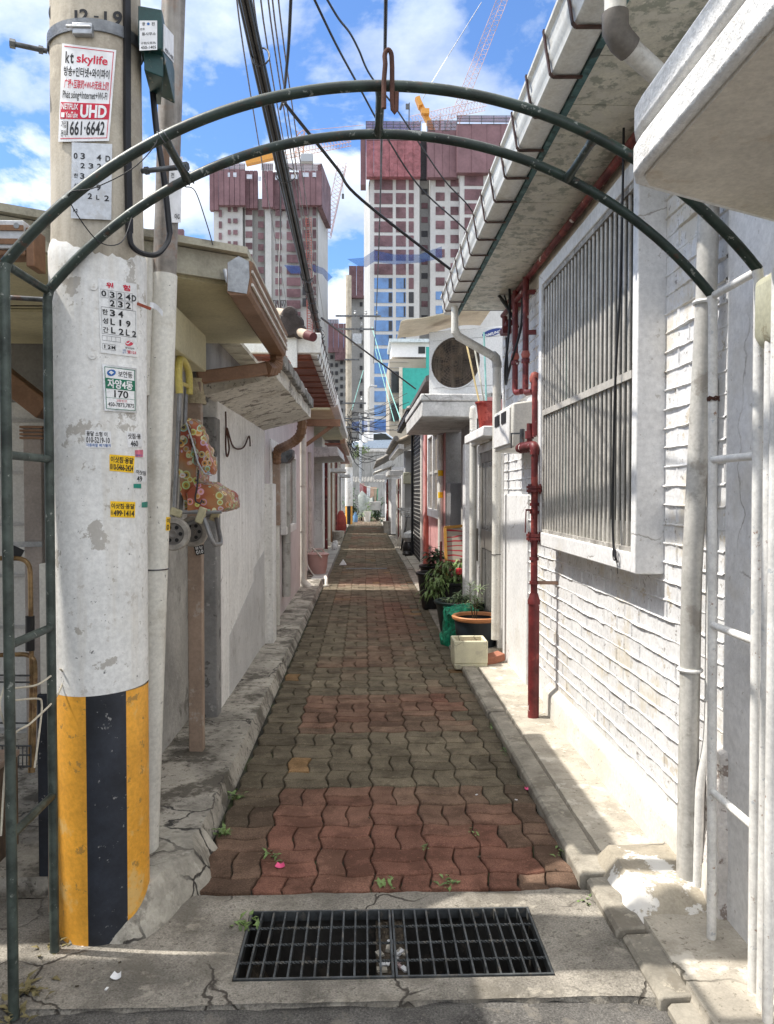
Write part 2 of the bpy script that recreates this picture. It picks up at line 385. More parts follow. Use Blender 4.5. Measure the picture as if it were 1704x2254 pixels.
# ---------------------------------------------------------------- pavers
def build_pavers():
    V, Fc, T = [], [], []
    M_ = 0.225; X0, Y0 = 0.035, 3.888; A = 0.0095
    def warp(x, y):
        k = 2*pi/M_
        return (x+A*sin(k*(y-Y0)+0.9)+0.35*A*sin(3*k*(y-Y0)), y+1.0*A*sin(k*(x-X0)+0.6)+0.3*A*sin(3*k*(x-X0)))
    rnd = random.Random(3)
    red = (1.12, 0.66, 0.56); gry = (0.92, 0.90, 0.76); mixc = (1.05, 0.78, 0.66)
    def bandcol(y, x):
        k = math.floor((y-3.888)/0.9+1e-6)
        if y < 3.888: t = 1.0 if y < 3.4 else 0.85
        else: t = {0: 0.0, 1: 0.62, 2: 0.0, 3: 0.45, 4: 0.0}.get(k, 0.22 if k % 2 else 0.08)
        t += rnd.uniform(-0.10, 0.10)+1.1*noise.noise((x*1.3, y*0.8, 3))
        if y > 4.9 and abs(x-0.1) > 0.5: t -= 0.3
        t = max(0, min(1.1, t)); w = rnd.uniform(0.92, 1.28)
        if abs(x-0.085+0.06*noise.noise((y*2, 1, 5))) > 0.53: t = max(0, t-0.55); w *= 0.84
        if rnd.random() < 0.05: w *= 0.78
        if rnd.random() < 0.012: return (1.35*w, 0.98*w, 0.58*w)
        return tuple((gry[i]*(1-t)+red[i]*t)*w for i in range(3))
    def paver(x0, x1, y0, y1, near):
        cx, cy = (x0+x1)/2, (y0+y1)/2
        nx = (6 if x1-x0 > 0.15 else 4) if near else 2; ny = (6 if y1-y0 > 0.15 else 4) if near else 2
        o = [(x0+(x1-x0)*i/nx, y0) for i in range(nx)]+[(x1, y0+(y1-y0)*i/ny) for i in range(ny)]+[(x1-(x1-x0)*i/nx, y1) for i in range(nx)]+[(x0, y1-(y1-y0)*i/ny) for i in range(ny)]
        o = [warp(*p) for p in o]; n = len(o)
        dz = rnd.uniform(-0.0025, 0.0025)+0.008*noise.noise((cx*1.1, cy*0.9, 4)); tx, ty = rnd.uniform(-.02, .02), rnd.uniform(-.02, .02)
        gap = rnd.uniform(0.0019, 0.0042)
        def rg(ins, z):
            out = []
            for x, y in o:
                d = max(1e-6, sqrt((x-cx)**2+(y-cy)**2)); k = 1-ins/d*1.25
                px_, py_ = cx+(x-cx)*k, cy+(y-cy)*k
                out.append((px_, py_, z+dz+(px_-cx)*tx+(py_-cy)*ty))
            return out
        rings = [rg(gap, -0.03), rg(gap, -0.005), rg(gap+0.0045, -0.0004), rg(gap+0.012, 0.0)] if near else [rg(gap, -0.02), rg(gap, 0.0)]
        b = len(V)
        for r_ in rings: V.extend(r_)
        c = bandcol(cy, cx); nf = 0
        for q in range(len(rings)-1):
            for i in range(n):
                i2 = (i+1) % n; Fc.append((b+q*n+i, b+q*n+i2, b+(q+1)*n+i2, b+(q+1)*n+i)); nf += 1
        Fc.append(tuple(b+(len(rings)-1)*n+i for i in range(n))); nf += 1
        T.extend([c]*nf)
    j = -5
    while Y0+j*M_ < 46:
        for i in range(-4, 5):
            x, y = X0+i*M_, Y0+j*M_; near = y < 13
            def cell(a, b, c_, d):
                ex0, ex1 = max(a, -0.665), min(b, 0.83)
                if ex1-ex0 < 0.03 or d < 2.88: return
                paver(ex0, ex1, max(c_, 2.862), d, near)
            if (i+j) % 2 == 0:
                cell(x, x+M_, y, y+M_/2); cell(x, x+M_, y+M_/2, y+M_)
            else:
                cell(x, x+M_/2, y, y+M_); cell(x+M_/2, x+M_, y, y+M_)
        j += 1
    me = bpy.data.meshes.new('pavement'); me.from_pydata(V, [], Fc)
    at = me.attributes.new('tint', 'FLOAT_COLOR', 'FACE')
    at.data.foreach_set('color', [q for c in T for q in (*c, 1.0)])
    me.polygons.foreach_set('use_smooth', [True]*len(me.polygons)); me.set_sharp_from_angle(angle=radians(50))
    me.materials.append(m_paver); me.update()
    o = bpy.data.objects.new('pavement', me); COL.objects.link(o); o['kind'] = 'structure'; WORLD_OF[o.name] = Vector((0,0,0))
build_pavers()
bed = MB(); bed.box(-0.70, 0.86, 2.86, 47, -0.055, -0.019)
m_bed = mat('joint_sand', (0.036, 0.034, 0.025), 0.95, var=0.3, vs=4, spots=[((0.06,0.075,0.03), 3, 0.52, 0.1, 0.8)])
struct('joint_bed', bed, m_bed)
# ---------------------------------------------------------------- kerb and ledges
kb = MB(); y = 2.88; rk = random.Random(5)
first = True
while y < 24:
    L = 0.62+rk.uniform(-.06, .25)
    zt = 0.046+rk.uniform(-.006, .006); dx = rk.uniform(-.006, .006)
    if y > 6.1 and y < 14: zt = 0.02
    kb.prism([(0.822+dx, -0.05), (0.819+dx, zt-0.012), (0.833+dx, zt), (0.936, zt+0.002), (0.936, -0.05)], 'y', y, y+L-0.006)
    y += L
# the front kerb pieces that turn towards the street
for (y0, y1, xa, xb, zz) in ((2.52, 2.868, 0.842, 0.945, 0.040), (2.19, 2.512, 0.86, 0.97, 0.028), (1.8, 2.182, 0.88, 1.0, 0.016)):
    kb.prism([(xa, -0.05), (xa, zz-0.012), (xa+0.012, zz), (xb, zz+0.003), (xb, -0.05)], 'y', y0, y1)
struct('kerb', kb, m_kerb, bev=0.006)
rl = MB()
def rledge(u, v):
    y = 2.0+v*v*22.0; x = 0.938+u*0.32
    z = 0.040+0.006*noise.noise((x*4, y*3, 1))+0.004*noise.noise((x*14, y*12, 3))
    if u == 0: z = -0.03
    elif u < 0.08: z += 0.0
    return (x if u > 0 else 0.938, y, z)
rl.sheet(rledge, 14, 150)
struct('right_ledge', rl, m_concl)
# broken white slab lump near the front of the right wall
lp = MB()
def lumpfn(u, v):
    x = 0.90+u*0.32; y = 2.58+v*0.52+0.03*noise.noise((u*3, 1, 2))
    h = 0.085*min(1, 4.5*v)*min(1, 5*(1-v))*min(1, 5*u)
    x += 0.02*noise.noise((v*5, 3, 3))
    return (x, y, 0.02+h+0.008*noise.noise((x*12, y*12, 2)))
lp.sheet(lumpfn, 20, 24)
struct('broken_slab', lp, m_peel)
ll = MB()
def lledge(u, v):
    y = 3.05+v*v*20; x = -0.655-u*0.62
    h = 0.075+0.012*noise.noise((x*3, y*2, 7))+0.006*noise.noise((x*11, y*9, 3))
    if u > 0.5 and 5 < y < 7.3: h += 0.0
    if 7.2 < y < 12: h -= 0.02
    if u == 0: h = -0.03
    if v == 0: h = -0.03
    return (x, y, h)
ll.sheet(lledge, 16, 150)
struct('left_ledge', ll, m_ledge)
hump = MB()
def humpfn(u, v):
    x = -0.61-u*0.24+0.03*noise.noise((v*4, 2, 5)); y = 2.53+v*0.72
    x -= 0.13*max(0, 1-2.2*v)
    h = 0.17*(min(1, 3.2*u))**0.7*min(1, 5*v)**0.6*(1-0.35*v)
    return (x, y, -0.02+h+0.02*noise.noise((x*6, y*6, 1))+0.008*noise.noise((x*19, y*19, 4)))
hump.sheet(humpfn, 26, 34)
struct('concrete_hump', hump, mat('rough_mortar', (0.36, 0.335, 0.285), 0.92, var=0.2, vs=6, bs=50, bump=0.8, bd=0.01,
       spots=[((0.16,0.145,0.12), 6, 0.54, 0.1, 0.7), ((0.5,0.47,0.41), 9, 0.6, 0.1, 0.6)], crack=((0.05,0.045,0.04), 4.2, 0.03, 0.38)))
# porch floor on the left and slab by the ladder foot
pf = MB(); pf.box(-6, -0.98, 2.95, 7.2, -0.05, 0.03); struct('porch_floor', pf, m_ledge)
# ================================================================ materials for built things
m_green = mat('dark_green_paint', (0.016, 0.028, 0.022), 0.42, var=0.3, vs=14, bump=0.12, spots=[((0.20,0.21,0.19), 30, 0.68, 0.02, 0.9), ((0.05,0.025,0.015), 22, 0.66, 0.05, 0.8)])
m_greenw = mat('worn_green_paint', (0.055, 0.070, 0.060), 0.5, var=0.3, vs=12, bump=0.12, spots=[((0.30,0.31,0.28), 34, 0.72, 0.03, 0.8), ((0.02,0.028,0.024), 10, 0.55, 0.1, 0.6)])
m_wpost = mat('white_paint_on_steel', (0.74, 0.73, 0.70), 0.5, var=0.08, vs=10, bump=0.2, spots=[((0.34,0.38,0.42), 22, 0.70, 0.04, 0.6), ((0.25,0.13,0.07), 40, 0.72, 0.04, 0.8)])
m_rust = mat('rust', (0.075, 0.030, 0.020), 0.85, var=0.35, bump=0.4)
m_polec = mat('pole_concrete', (0.40, 0.355, 0.285), 0.88, var=0.14, vs=5, bs=130, bump=0.3, spots=[((0.26,0.225,0.18), 5, 0.56, 0.12, 0.6)], streak=((0.55,0.50,0.42), 0.5))
m_wrap = mat('white_pole_wrap', (0.76, 0.755, 0.735), 0.62, var=0.06, vs=3, bs=60, bump=0.25, bd=0.004,
             spots=[((0.34,0.31,0.27), 9, 0.665, 0.02, 0.75), ((0.48,0.45,0.41), 22, 0.70, 0.03, 0.6), ((0.60,0.57,0.51), 2.2, 0.56, 0.2, 0.5), ((0.04,0.04,0.04), 38, 0.76, 0.01, 0.8)], streak=((0.50,0.44,0.35), 0.35))
m_yel = mat('yellow_hazard_paint', (0.80, 0.38, 0.045), 0.5, var=0.10, vs=4, bump=0.15, spots=[((0.72,0.50,0.20), 6, 0.60, 0.12, 0.7), ((0.28,0.17,0.06), 22, 0.67, 0.04, 0.7)])
m_blk = mat('black_hazard_paint', (0.022, 0.026, 0.036), 0.55, var=0.3, vs=5, bump=0.15, spots=[((0.30,0.29,0.28), 34, 0.72, 0.02, 0.8)])
m_zinc = mat('galvanised_steel', (0.36, 0.37, 0.38), 0.45, 0.7, var=0.15, vs=12)
m_zincd = mat('dark_steel', (0.11, 0.115, 0.12), 0.5, 0.6, var=0.3, vs=14, spots=[((0.10,0.05,0.03), 20, 0.6, 0.08, 0.7)])
m_black = mat('black_rubber', (0.012, 0.012, 0.014), 0.5, var=0.2, bump=0.05)
m_pvc = mat('white_pvc', (0.68, 0.66, 0.60), 0.42, var=0.06, vs=3, bump=0.06, spots=[((0.42,0.38,0.31), 4, 0.58, 0.14, 0.5), ((0.10,0.10,0.10), 40, 0.75, 0.02, 0.9)], streak=((0.42,0.37,0.30), 0.4))
m_pvcg = mat('grey_pvc', (0.50, 0.485, 0.45), 0.5, var=0.12, vs=4, bump=0.1, spots=[((0.20,0.175,0.145), 7, 0.58, 0.12, 0.6)], streak=((0.24,0.21,0.17), 0.5))
m_print_k = mat('black_print', (0.018, 0.018, 0.02), 0.6, var=0.05, bump=0)
m_print_r = mat('red_print', (0.55, 0.018, 0.05), 0.6, var=0.05, bump=0)
m_print_b = mat('blue_print', (0.02, 0.12, 0.38), 0.6, var=0.05, bump=0)
m_print_w = mat('white_print', (0.80, 0.80, 0.80), 0.6, var=0.03, bump=0)
m_print_g = mat('green_print', (0.015, 0.16, 0.09), 0.6, var=0.05, bump=0)
m_paper = mat('white_paper', (0.76, 0.76, 0.77), 0.6, var=0.05, vs=9, bump=0.25, bs=14, bd=0.003)
m_yelst = mat('yellow_sticker', (0.86, 0.53, 0.012), 0.5, var=0.05, bump=0.05)
m_plate = mat('painted_metal_plate', (0.55, 0.57, 0.60), 0.42, var=0.07, vs=8, bump=0.08, spots=[((0.40,0.39,0.37), 12, 0.62, 0.08, 0.5)])
m_gstk = mat('green_tape', (0.01, 0.20, 0.15), 0.5, var=0.15, bump=0.05)
# ================================================================ arch
def build_arch():
    XL, XR, YF, YB = -1.006, 1.14, 2.21, 2.505
    t = thing('garden_arch', 'dark green double hooped steel arch spanning the alley mouth, right legs painted white', 'arch', (0.067, 2.36, 0))
    zc, R = 1.2644, 1.3826; zs = 2.14
    a0 = math.degrees(math.asin((zs-zc)/R))
    for y in (YF, YB):
        MB().tube([(0.067+R*cos(radians(a)), y, zc+R*sin(radians(a))) for a in [a0+(180-2*a0)*i/56 for i in range(57)]], 0.0152, 12).build('hoop', m_green, t)
    for x, m, zf in ((XL, m_greenw, 0.0), (XR, m_wpost, 0.03)):
        for y in (YF if x < 0 else YF-0.015, YB if x < 0 else YB-0.04):
            yb = y; yt = YF if y < 2.35 else YB
            MB().tube([(x, yb, zf-0.01), (x, (yb*0.5+yt*0.5), 1.1), (x, yt, zs-0.03), (x+(0.006 if x < 0 else -0.006), yt, zs)], 0.0148, 12).build('post', m, t)
        for z in (0.52, 1.065, 1.605, zs):
            mm = m if z < 2 else (m_green if x < 0 else m_wpost)
            MB().tube([(x, YF-(0 if x < 0 else 0.015)*(1-z/2.14), z), (x, YB-(0.0 if x < 0 else 0.04)*(1-z/2.14), z)], 0.0125, 10).build('rung', mm, t)
    for a, m in ((117.0, m_green), (90.8, m_green), (64.6, m_green)):
        x, z = 0.067+R*cos(radians(a)), zc+R*sin(radians(a))
        mb = MB(); mb.tube([(x, YF, z), (x, YF+0.06, z), (x, YB-0.06, z), (x, YB, z)], [0.017, 0.0125, 0.0125, 0.017], 10)
        mb.build('connector', m, t)
    # the rusty hanging ring at the crown
    mb = MB(); x = 0.067; z = 2.647
    pts = [(x-0.010, YF-0.024, z-0.075), (x-0.010, YF-0.024, z+0.0), (x-0.006, YF-0.020, z+0.05)]
    pts += [(x+0.002+0.010*cos(radians(b)), YF-0.018, z+0.068+0.022*sin(radians(b))) for b in range(170, 5, -20)]
    pts += [(x+0.013, YF-0.020, z+0.04), (x+0.013, YF-0.024, z-0.05), (x+0.015, YF-0.024, z-0.078), (x+0.020, YF-0.024, z-0.086), (x+0.0245, YF-0.024, z-0.078), (x+0.0255, YF-0.024, z-0.03)]
    mb.tube(pts, 0.0068, 8); mb.build('hook', m_rust, t)
    return t
arch = build_arch()
# tie wires twisted round the arch
def wirething(name, pts, r, m, label, cat, group=None, n=6):
    return single(name, MB().tube(pts, r, n), m, label, cat, group)
def hoop_pt(a, y, out=0.0):
    R = 1.3826+out; return Vector((0.067+R*cos(radians(a)), y-(.06 if y < 2.4 else .05), 1.2644+R*sin(radians(a))))
wp = [hoop_pt(117.5, 2.27, 0.018), hoop_pt(118.3, 2.25, -0.02), hoop_pt(122, 2.25, -0.045), hoop_pt(127, 2.25, -0.03), hoop_pt(129.5, 2.25, 0.0), hoop_pt(130.5, 2.28, -0.02), hoop_pt(131.0, 2.36, -0.10), hoop_pt(129, 2.45, -0.10), hoop_pt(126, 2.54, -0.02), hoop_pt(124.5, 2.56, 0.016)]
def smooth_pts(p, n=6):
    out = []
    for i in range(len(p)-1):
        a = p[max(0, i-1)]; b = p[i]; c = p[i+1]; d = p[min(len(p)-1, i+2)]
        a, b, c, d = map(Vector, (a, b, c, d))
        for k in range(n):
            t = k/n; out.append(0.5*((2*b)+(c-a)*t+(2*a-5*b+4*c-d)*t*t+(3*b-a-3*c+d)*t**3))
    return out+[Vector(p[-1])]
wirething('tie_wire', smooth_pts(wp), 0.0016, m_black, 'thin black wire looped loosely between the two hoops at the left', 'wire')
for a, yy in ((117.0, 2.27), (117.0, 2.555)):
    c = hoop_pt(a, yy); q = []
    for k in range(40):
        an = k/40*2*pi*2.5; tn = Vector((-sin(radians(a)), 0, cos(radians(a))))
        nn = Vector((cos(radians(a)), 0, sin(radians(a))))
        q.append(c+tn*(0.012*(k/40-0.5)*3)+(nn*cos(an)+Vector((0,1,0))*sin(an))*(0.0175+0.004*noise.noise((k*.4,1,yy))))
    if yy > 2.5: q += smooth_pts([q[-1], c+Vector((0.02, 0.02, -0.03)), c+Vector((0.055, 0.02, -0.13)), c+Vector((0.075, 0.02, -0.20))])
    wirething('tie_wire', q, 0.0017, m_zincd if yy < 2.4 else m_black, 'wire wound round the front hoop where the left connector meets it' if yy < 2.4 else 'wire wound round the rear hoop with a loose end hanging down', 'wire')
MBs = MB()
for k in range(3):
    MBs.tube([(1.14+0.0175*cos(t*pi/8), 2.495+0.0175*sin(t*pi/8), 1.80+0.004*k+0.003*sin(t*2+k)) for t in range(16)], 0.0028, 5, closed=True)
single('rusty_chain', MBs, m_rust, 'rusty chain loop round the inner white leg of the arch', 'chain')
# ================================================================ big utility pole
PX, PY = P(227, 2090, y=2.68).x+0.006, 2.68
PROF = [(-0.1, .150), (0.0, .150), (0.6, .151), (1.5, .152), (2.0, .154), (2.30, .156), (2.36, .1525), (3.3, .148), (7.5, .136)]
def prad(z):
    for (z0, r0), (z1, r1) in zip(PROF, PROF[1:]):
        if z <= z1: return r0+(r1-r0)*(max(z, z0)-z0)/(z1-z0)
    return PROF[-1][1]
def pole_hit(px, py, off=0.0):
    d = ray(px, py); r = 0.156+off; p = None
    for _ in range(4):
        ox, oy = CAM.x-PX, CAM.y-PY
        a = d.x*d.x+d.y*d.y; b = 2*(ox*d.x+oy*d.y); c = ox*ox+oy*oy-r*r
        disc = b*b-4*a*c
        t = (-b-sqrt(max(0, disc)))/(2*a); p = CAM+d*t; r = prad(p.z)+off
    return p
pole = thing('utility_pole', 'thick concrete utility pole with white wrap and yellow black hazard stripes at its foot', 'utility pole', (PX, PY, 0))
MB().lathe((PX, PY, 0), [(r-0.004, z) for z, r in PROF], 40).build('shaft', m_polec, pole)
wr = MB()
def wrapfn(u, v):
    t = u*2*pi
    zb = 0.838+0.008*sin(t+1.0); zt = 2.292+0.03*sin(t*2+0.4)+0.022*noise.noise((cos(t)*2.4, sin(t)*2.4, 1))+0.012*noise.noise((cos(t)*9, sin(t)*9, 4))
    z = zb+(zt-zb)*v; r = prad(z)+0.0015+0.0012*noise.noise((cos(t)*3, sin(t)*3, z*2))
    if v > 0.985: r -= 0.004
    return (PX+r*cos(t), PY+r*sin(t), z)
wr.sheet(wrapfn, 72, 60); wr.build('wrap', m_wrap, pole)
def bound(px): p = pole_hit(px, 1750); return atan2(p.y-PY, p.x-PX)
b1, b2 = bound(191), bound(279)
seg = b2-b1
edges = [b1+seg*i for i in range(6)]; edges = [b1+i*(2*pi/6)*1.0 for i in range(7)] if False else [b1, b2, b2+0.98, b2+2.05, b2+3.1, b2+4.1, b1+2*pi]
for i in range(6):
    s = MB(); e0, e1 = edges[i], edges[i+1]
    s.sheet(lambda u, v: (PX+(prad(v)+0.0008)*cos(e0+(e1-e0)*u), PY+(prad(v)+0.0008)*sin(e0+(e1-e0)*u), -0.03+0.868*v), 14, 8)
    s.build('black_stripe' if i % 2 == 0 else 'yellow_stripe', m_blk if i % 2 == 0 else m_yel, pole)
# step bolts
def bolt(p0, p1, r, name='step_bolt'):
    p0 = Vector(p0); p1 = Vector(p1); d = (p1-p0).normalized()
    b = MB(); b.cyl(p0, p1, r, 10); b.cyl(p1-d*0.001, p1+d*0.016, r*1.75, 6); b.cyl(p0+d*0.012, p0+d*0.026, r*1.5, 6)
    b.build(name, m_zincd, pole)
q = pole_hit(136, 72); e = P(40, 70, y=q.y+0.10); bolt((PX-0.152, PY-0.03, q.z), (e.x, PY-0.06, q.z+0.004), 0.0085)
zz = P(60, 663, y=2.7).z; e = P(24, 662, y=2.7); bolt((PX-0.158, PY, zz), (e.x, PY-0.02, zz+0.003), 0.0085)
zz = P(370, 388, y=2.7).z; e = P(410, 390, y=2.66); bolt((PX+0.155, PY-0.02, zz), (e.x, PY-0.06, zz), 0.0085)
# steel band with clamp
bd = MB()
def bandfn(u, v):
    t = u*2*pi; z = P(250, 66, y=2.57).z+0.05*0.5*(v-0.5)*1.5+0.012*cos(t-0.6); r = prad(z)+0.004
    return (PX+r*cos(t), PY+r*sin(t), z)
bd.shell(bandfn, 48, 1, (0, 0, 0.0))
def bandfn2(u, v):
    t = u*2*pi; z = P(250, 66, y=2.57).z+0.05*0.5*(v-0.5)*1.5+0.012*cos(t-0.6); r = prad(z)+0.0005
    return (PX+r*cos(t), PY+r*sin(t), z)
bd.sheet(bandfn2, 48, 1)
bd.build('steel_band', m_zinc, pole, recalc=False)
cl = MB(); c = pole_hit(183, 66, 0.010); cl.obox(c, (0.062, 0.022, 0.036), rz=0.0); cl.cyl(c+Vector((-0.05, -0.012, 0.004)), c+Vector((0.03, -0.012, 0.004)), 0.005, 8)
cl.build('band_clamp', m_zinc, pole, bev=0.003)
# stencilled number
lb = Label((160, 17), (290, 26), (290, 60), (160, 46), pole_hit)
st = MB()
for t_, u0, u1, v0, v1 in (('1', .03, .08, .15, 1), ('2', .11, .27, .02, .98), ('-', .36, .44, .45, .58), ('1', .53, .58, .08, .95), ('9', .68, .84, .0, 1), ('-', .93, .99, .5, .62)):
    lb.text(st, t_, u0, v0, u1, v1, 0.0005, 0.03)
st.build('stencil_number', m_print_k, pole)
# small scrolled hook at the top left
hk = MB(); c = P(120, 28, y=2.6)
hk.tube([c+Vector((0.016*cos(t*.4), 0, 0.030*sin(t*.4))) for t in range(16)], 0.0035, 6, closed=True)
hk.tube([c+Vector((-0.010, 0, 0.02)), c+Vector((0.012, 0, -0.022))], 0.003, 6); hk.tube([c+Vector((0.010, 0, 0.024)), c+Vector((0.04, 0.02, 0.012)), c+Vector((0.06, 0.06, 0.0))], 0.0035, 6)
hk.build('cable_hook', m_zincd, pole)
# ---------------------------------------------------------------- things fixed to the pole
def sign(name, label, cat, corners, panel_m, group=None, off=0.0035, th=0.002, hit=pole_hit):
    L = Label(*corners, hit); mb = MB(); L.panel(mb, off=off, th=th, nu=14, nv=6)
    o = single(name, mb, panel_m, label, cat, group, recalc=True)
    return L, o
def parts_text(L, o, items, off):
    for mt, name, t, u0, v0, u1, v1, bold in items:
        L.text(MB(), t, u0, v0, u1, v1, off, bold).build(name, mt, o, smooth=False, recalc=False)
# poster : crop scale 3.483
L, o = sign('advert_poster', 'white advertising poster with red and black lettering pasted high on the concrete pole', 'poster',
            ((137, 95), (256, 110), (240, 310), (128, 312)), m_paper)
K, Rr, Wt = m_print_k, m_print_r, m_print_w
mb = MB(); L.panel(mb, 0.02, 0.595, 0.965, 0.765, 0.0045, 0.0012, 12, 4); band = mb.build('red_band', Rr, o)
fr = MB()
for (u0, v0, u1, v1) in ((.04, .022, .96, .030), (.945, .03, .958, .97), (.04, .962, .958, .970)): L.panel(fr, u0, v0, u1, v1, 0.0042, 0.0006, 12, 4)
fr.build('border', Rr, o)
parts_text(L, o, [
    (K, 'black_lettering', 'k', .07, .075, .15, .195, .02), (K, 'black_lettering', 't', .155, .085, .225, .195, .03),
    (Rr, 'red_lettering', 'skylife', .28, .085, .86, .205, .02),
    (K, 'black_lettering', '방송+인터넷+와이파이', .05, .225, .91, .325, .02),
    (Rr, 'red_lettering', '广播+互联网+Wi-Fi无线上网', .07, .355, .91, .450, .018),
    (K, 'black_lettering', 'Phát sóng+Internet+Wi-Fi', .05, .475, .90, .575, .008),
    (K, 'black_lettering', '가입', .045, .785, .14, .855, .012), (K, 'black_lettering', '문의', .045, .88, .14, .945, .012),
    (K, 'black_lettering', '1661·6642', .155, .785, .895, .935, .02)], 0.0045)
parts_text(L, band, [(Wt, 'white_lettering', 'NETFLIX', .03, .607, .355, .668, .02), (Wt, 'white_lettering', 'YouTube', .12, .692, .355, .752, .014), (Wt, 'white_lettering', '■', .035, .70, .10, .75, .0),
    (Wt, 'white_lettering', 'UHD', .40, .612, .91, .752, .04)], 0.0058)
# upper number plate
L, o = sign('number_plate', 'light grey metal number plate below the poster, some digits missing', 'number plate', ((158, 313), (247, 317), (245, 484), (156, 480)), m_plate, 'number plates on the pole', off=0.006, th=0.003)
it = []
for t_, u0, v0, u1, v1 in (('0', .05, .135, .145, .215), ('3', .22, .135, .33, .215), ('4', .62, .145, .735, .225), ('D', .84, .155, .96, .235), ('2', .22, .265, .33, .335), ('3', .42, .265, .54, .335), ('2', .63, .265, .74, .34),
    ('3', .215, .40, .32, .475), ('4', .42, .40, .53, .475), ('9', .62, .54, .73, .62), ('2', .41, .66, .52, .735), ('2', .82, .68, .94, .755), ('L', .62, .68, .70, .74)):
    it.append((K, 'digits', t_, u0, v0, u1, v1, .02))
for t_, v in (('한', .405), ('성', .535)): it.append((K, 'digits', t_, .06, v, .165, v+.06, .015))
it += [(K, 'digits', '1', .055, .875, .075, .918, .02), (K, 'digits', '2', .115, .875, .165, .918, .02)]
parts_text(L, o, it, 0.0072)
# lower danger plate
L, o = sign('danger_plate', 'white danger plate with red heading and rows of black digits', 'number plate', ((216, 612), (301, 625), (302, 786), (222, 776)), mat('white_enamel', (0.74,0.74,0.73), 0.35, var=0.04, bump=0.05), 'number plates on the pole', off=0.005, th=0.003)
gr = MB()
for (u0, v0, u1, v1) in ((.05, .375, .97, .381), (.05, .735, .97, .741), (.05, .381, .058, .735), (.962, .381, .97, .735), (.05, .76, .56, .765), (.05, .825, .56, .83), (.05, .87, .42, .875), (.05, .945, .42, .95),
    (.05, .765, .058, .825), (.18, .765, .188, .825), (.30, .765, .308, .825), (.42, .765, .428, .825), (.55, .765, .558, .825), (.05, .875, .058, .945), (.41, .875, .418, .945)): L.panel(gr, u0, v0, u1, v1, 0.0056, 0.0005, 6, 3)
for u, v in ((.05, .14), (.265, .14), (.475, .14), (.69, .14), (.265, .26), (.475, .26), (.69, .26)):
    for (a, b, c2, d) in ((0, 0, .2, .004), (0, .108, .2, .112), (0, 0, .006, .112), (.194, 0, .2, .112)): L.panel(gr, u+a, v+b, u+c2, v+d, 0.0056, 0.0005, 3, 2)
gr.build('ruled_lines', mat('grey_print', (0.22,0.22,0.23), 0.6, var=0.04, bump=0), o)
it = [(Rr, 'red_lettering', '위', .20, .035, .39, .115, .035), (Rr, 'red_lettering', '험', .64, .035, .83, .115, .035)]
for t_, u0, v0, u1, v1 in (('0', .07, .155, .20, .235), ('3', .29, .155, .42, .24), ('2', .50, .155, .63, .24), ('4', .71, .155, .84, .24), ('D', .87, .16, .985, .245), ('2', .29, .27, .42, .355), ('3', .50, .27, .63, .355), ('2', .71, .27, .84, .355),
    ('3', .28, .40, .42, .49), ('4', .50, .40, .64, .49), ('L', .29, .52, .41, .605), ('1', .53, .52, .58, .605), ('9', .71, .52, .83, .605), ('L', .30, .635, .42, .72), ('2', .51, .64, .64, .725), ('L', .70, .64, .80, .725), ('2', .87, .65, .98, .73),
    ('1', .10, .885, .13, .935), ('2', .20, .885, .28, .935), ('M', .30, .888, .40, .935)):
    it.append((K, 'digits', t_, u0, v0, u1, v1, .025))
for t_, v in (('한', .405), ('성', .525), ('간', .645)): it.append((K, 'digits', t_, .08, v, .23, v+.075, .02))
it += [(K, 'digits', '한국전력', .68, .878, .92, .905, .012), (m_print_b, 'blue_lettering', '고장', .60, .915, .70, .94, .01), (m_print_b, 'blue_lettering', '신고', .60, .945, .70, .97, .01), (Rr, 'red_lettering', '☎123', .72, .92, .97, .97, .02)]
parts_text(L, o, it, 0.0062)
lg = MB(); n0 = len(lg.v)
for k in range(20): lg.v.append(tuple(L.at(.79+.11*cos(k*pi/10), .825+.035*sin(k*pi/10)-0.01*cos(k*pi/10), 0.0062)))
lg.f.append(tuple(range(20))); lg.build('round_emblem', mat('pink_red_print', (0.62,0.06,0.10), 0.6, var=0.05, bump=0), o)
lg = MB(); n = 9; lg.v = [tuple(L.at(.79-.10+.2*i/n, .815+0.02*sin(i/n*2*pi)+.007, 0.0068)) for i in range(n+1)]+[tuple(L.at(.79-.10+.2*i/n, .815+0.02*sin(i/n*2*pi)-.007, 0.0068)) for i in range(n+1)]
lg.f = [(i, i+1, n+2+i, n+1+i) for i in range(n)]; lg.build('emblem_wave', Wt, o)
# framed lamp sign
L, o = sign('street_lamp_sign', 'framed white and green sign with the number 170 on the pole', 'sign', ((225, 801), (301, 811), (302, 909), (230, 904)), mat('aluminium_frame', (0.62,0.62,0.62), 0.35, 0.5, var=0.06), off=0.008, th=0.006)
pn = MB(); L.panel(pn, .06, .045, .95, .955, 0.0086, 0.001, 12, 6); face = pn.build('sign_face', m_print_w, o)
gb = MB(); L.panel(gb, .07, .285, .94, .515, 0.0094, 0.001, 12, 4); gband = gb.build('green_band', m_print_g, o)
rl_ = MB(); L.panel(rl_, .07, .705, .94, .712, 0.0092, 0.0005, 8, 1)
for (u0, v0, u1, v1) in ((.06, .045, .95, .058), (.06, .942, .95, .955), (.06, .045, .08, .955), (.93, .045, .95, .955)): L.panel(rl_, u0, v0, u1, v1, 0.0092, 0.0005, 8, 4)
rl_.build('ruled_lines', m_print_g, o)
parts_text(L, face, [(K, 'black_lettering', '보안등', .46, .10, .87, .235, .012), (K, 'black_lettering', '170', .32, .535, .74, .695, .02), (Rr, 'red_lettering', '고장신고', .37, .73, .70, .785, .01), (K, 'black_lettering', '450-7873,7875', .12, .805, .91, .905, .012)], 0.0095)
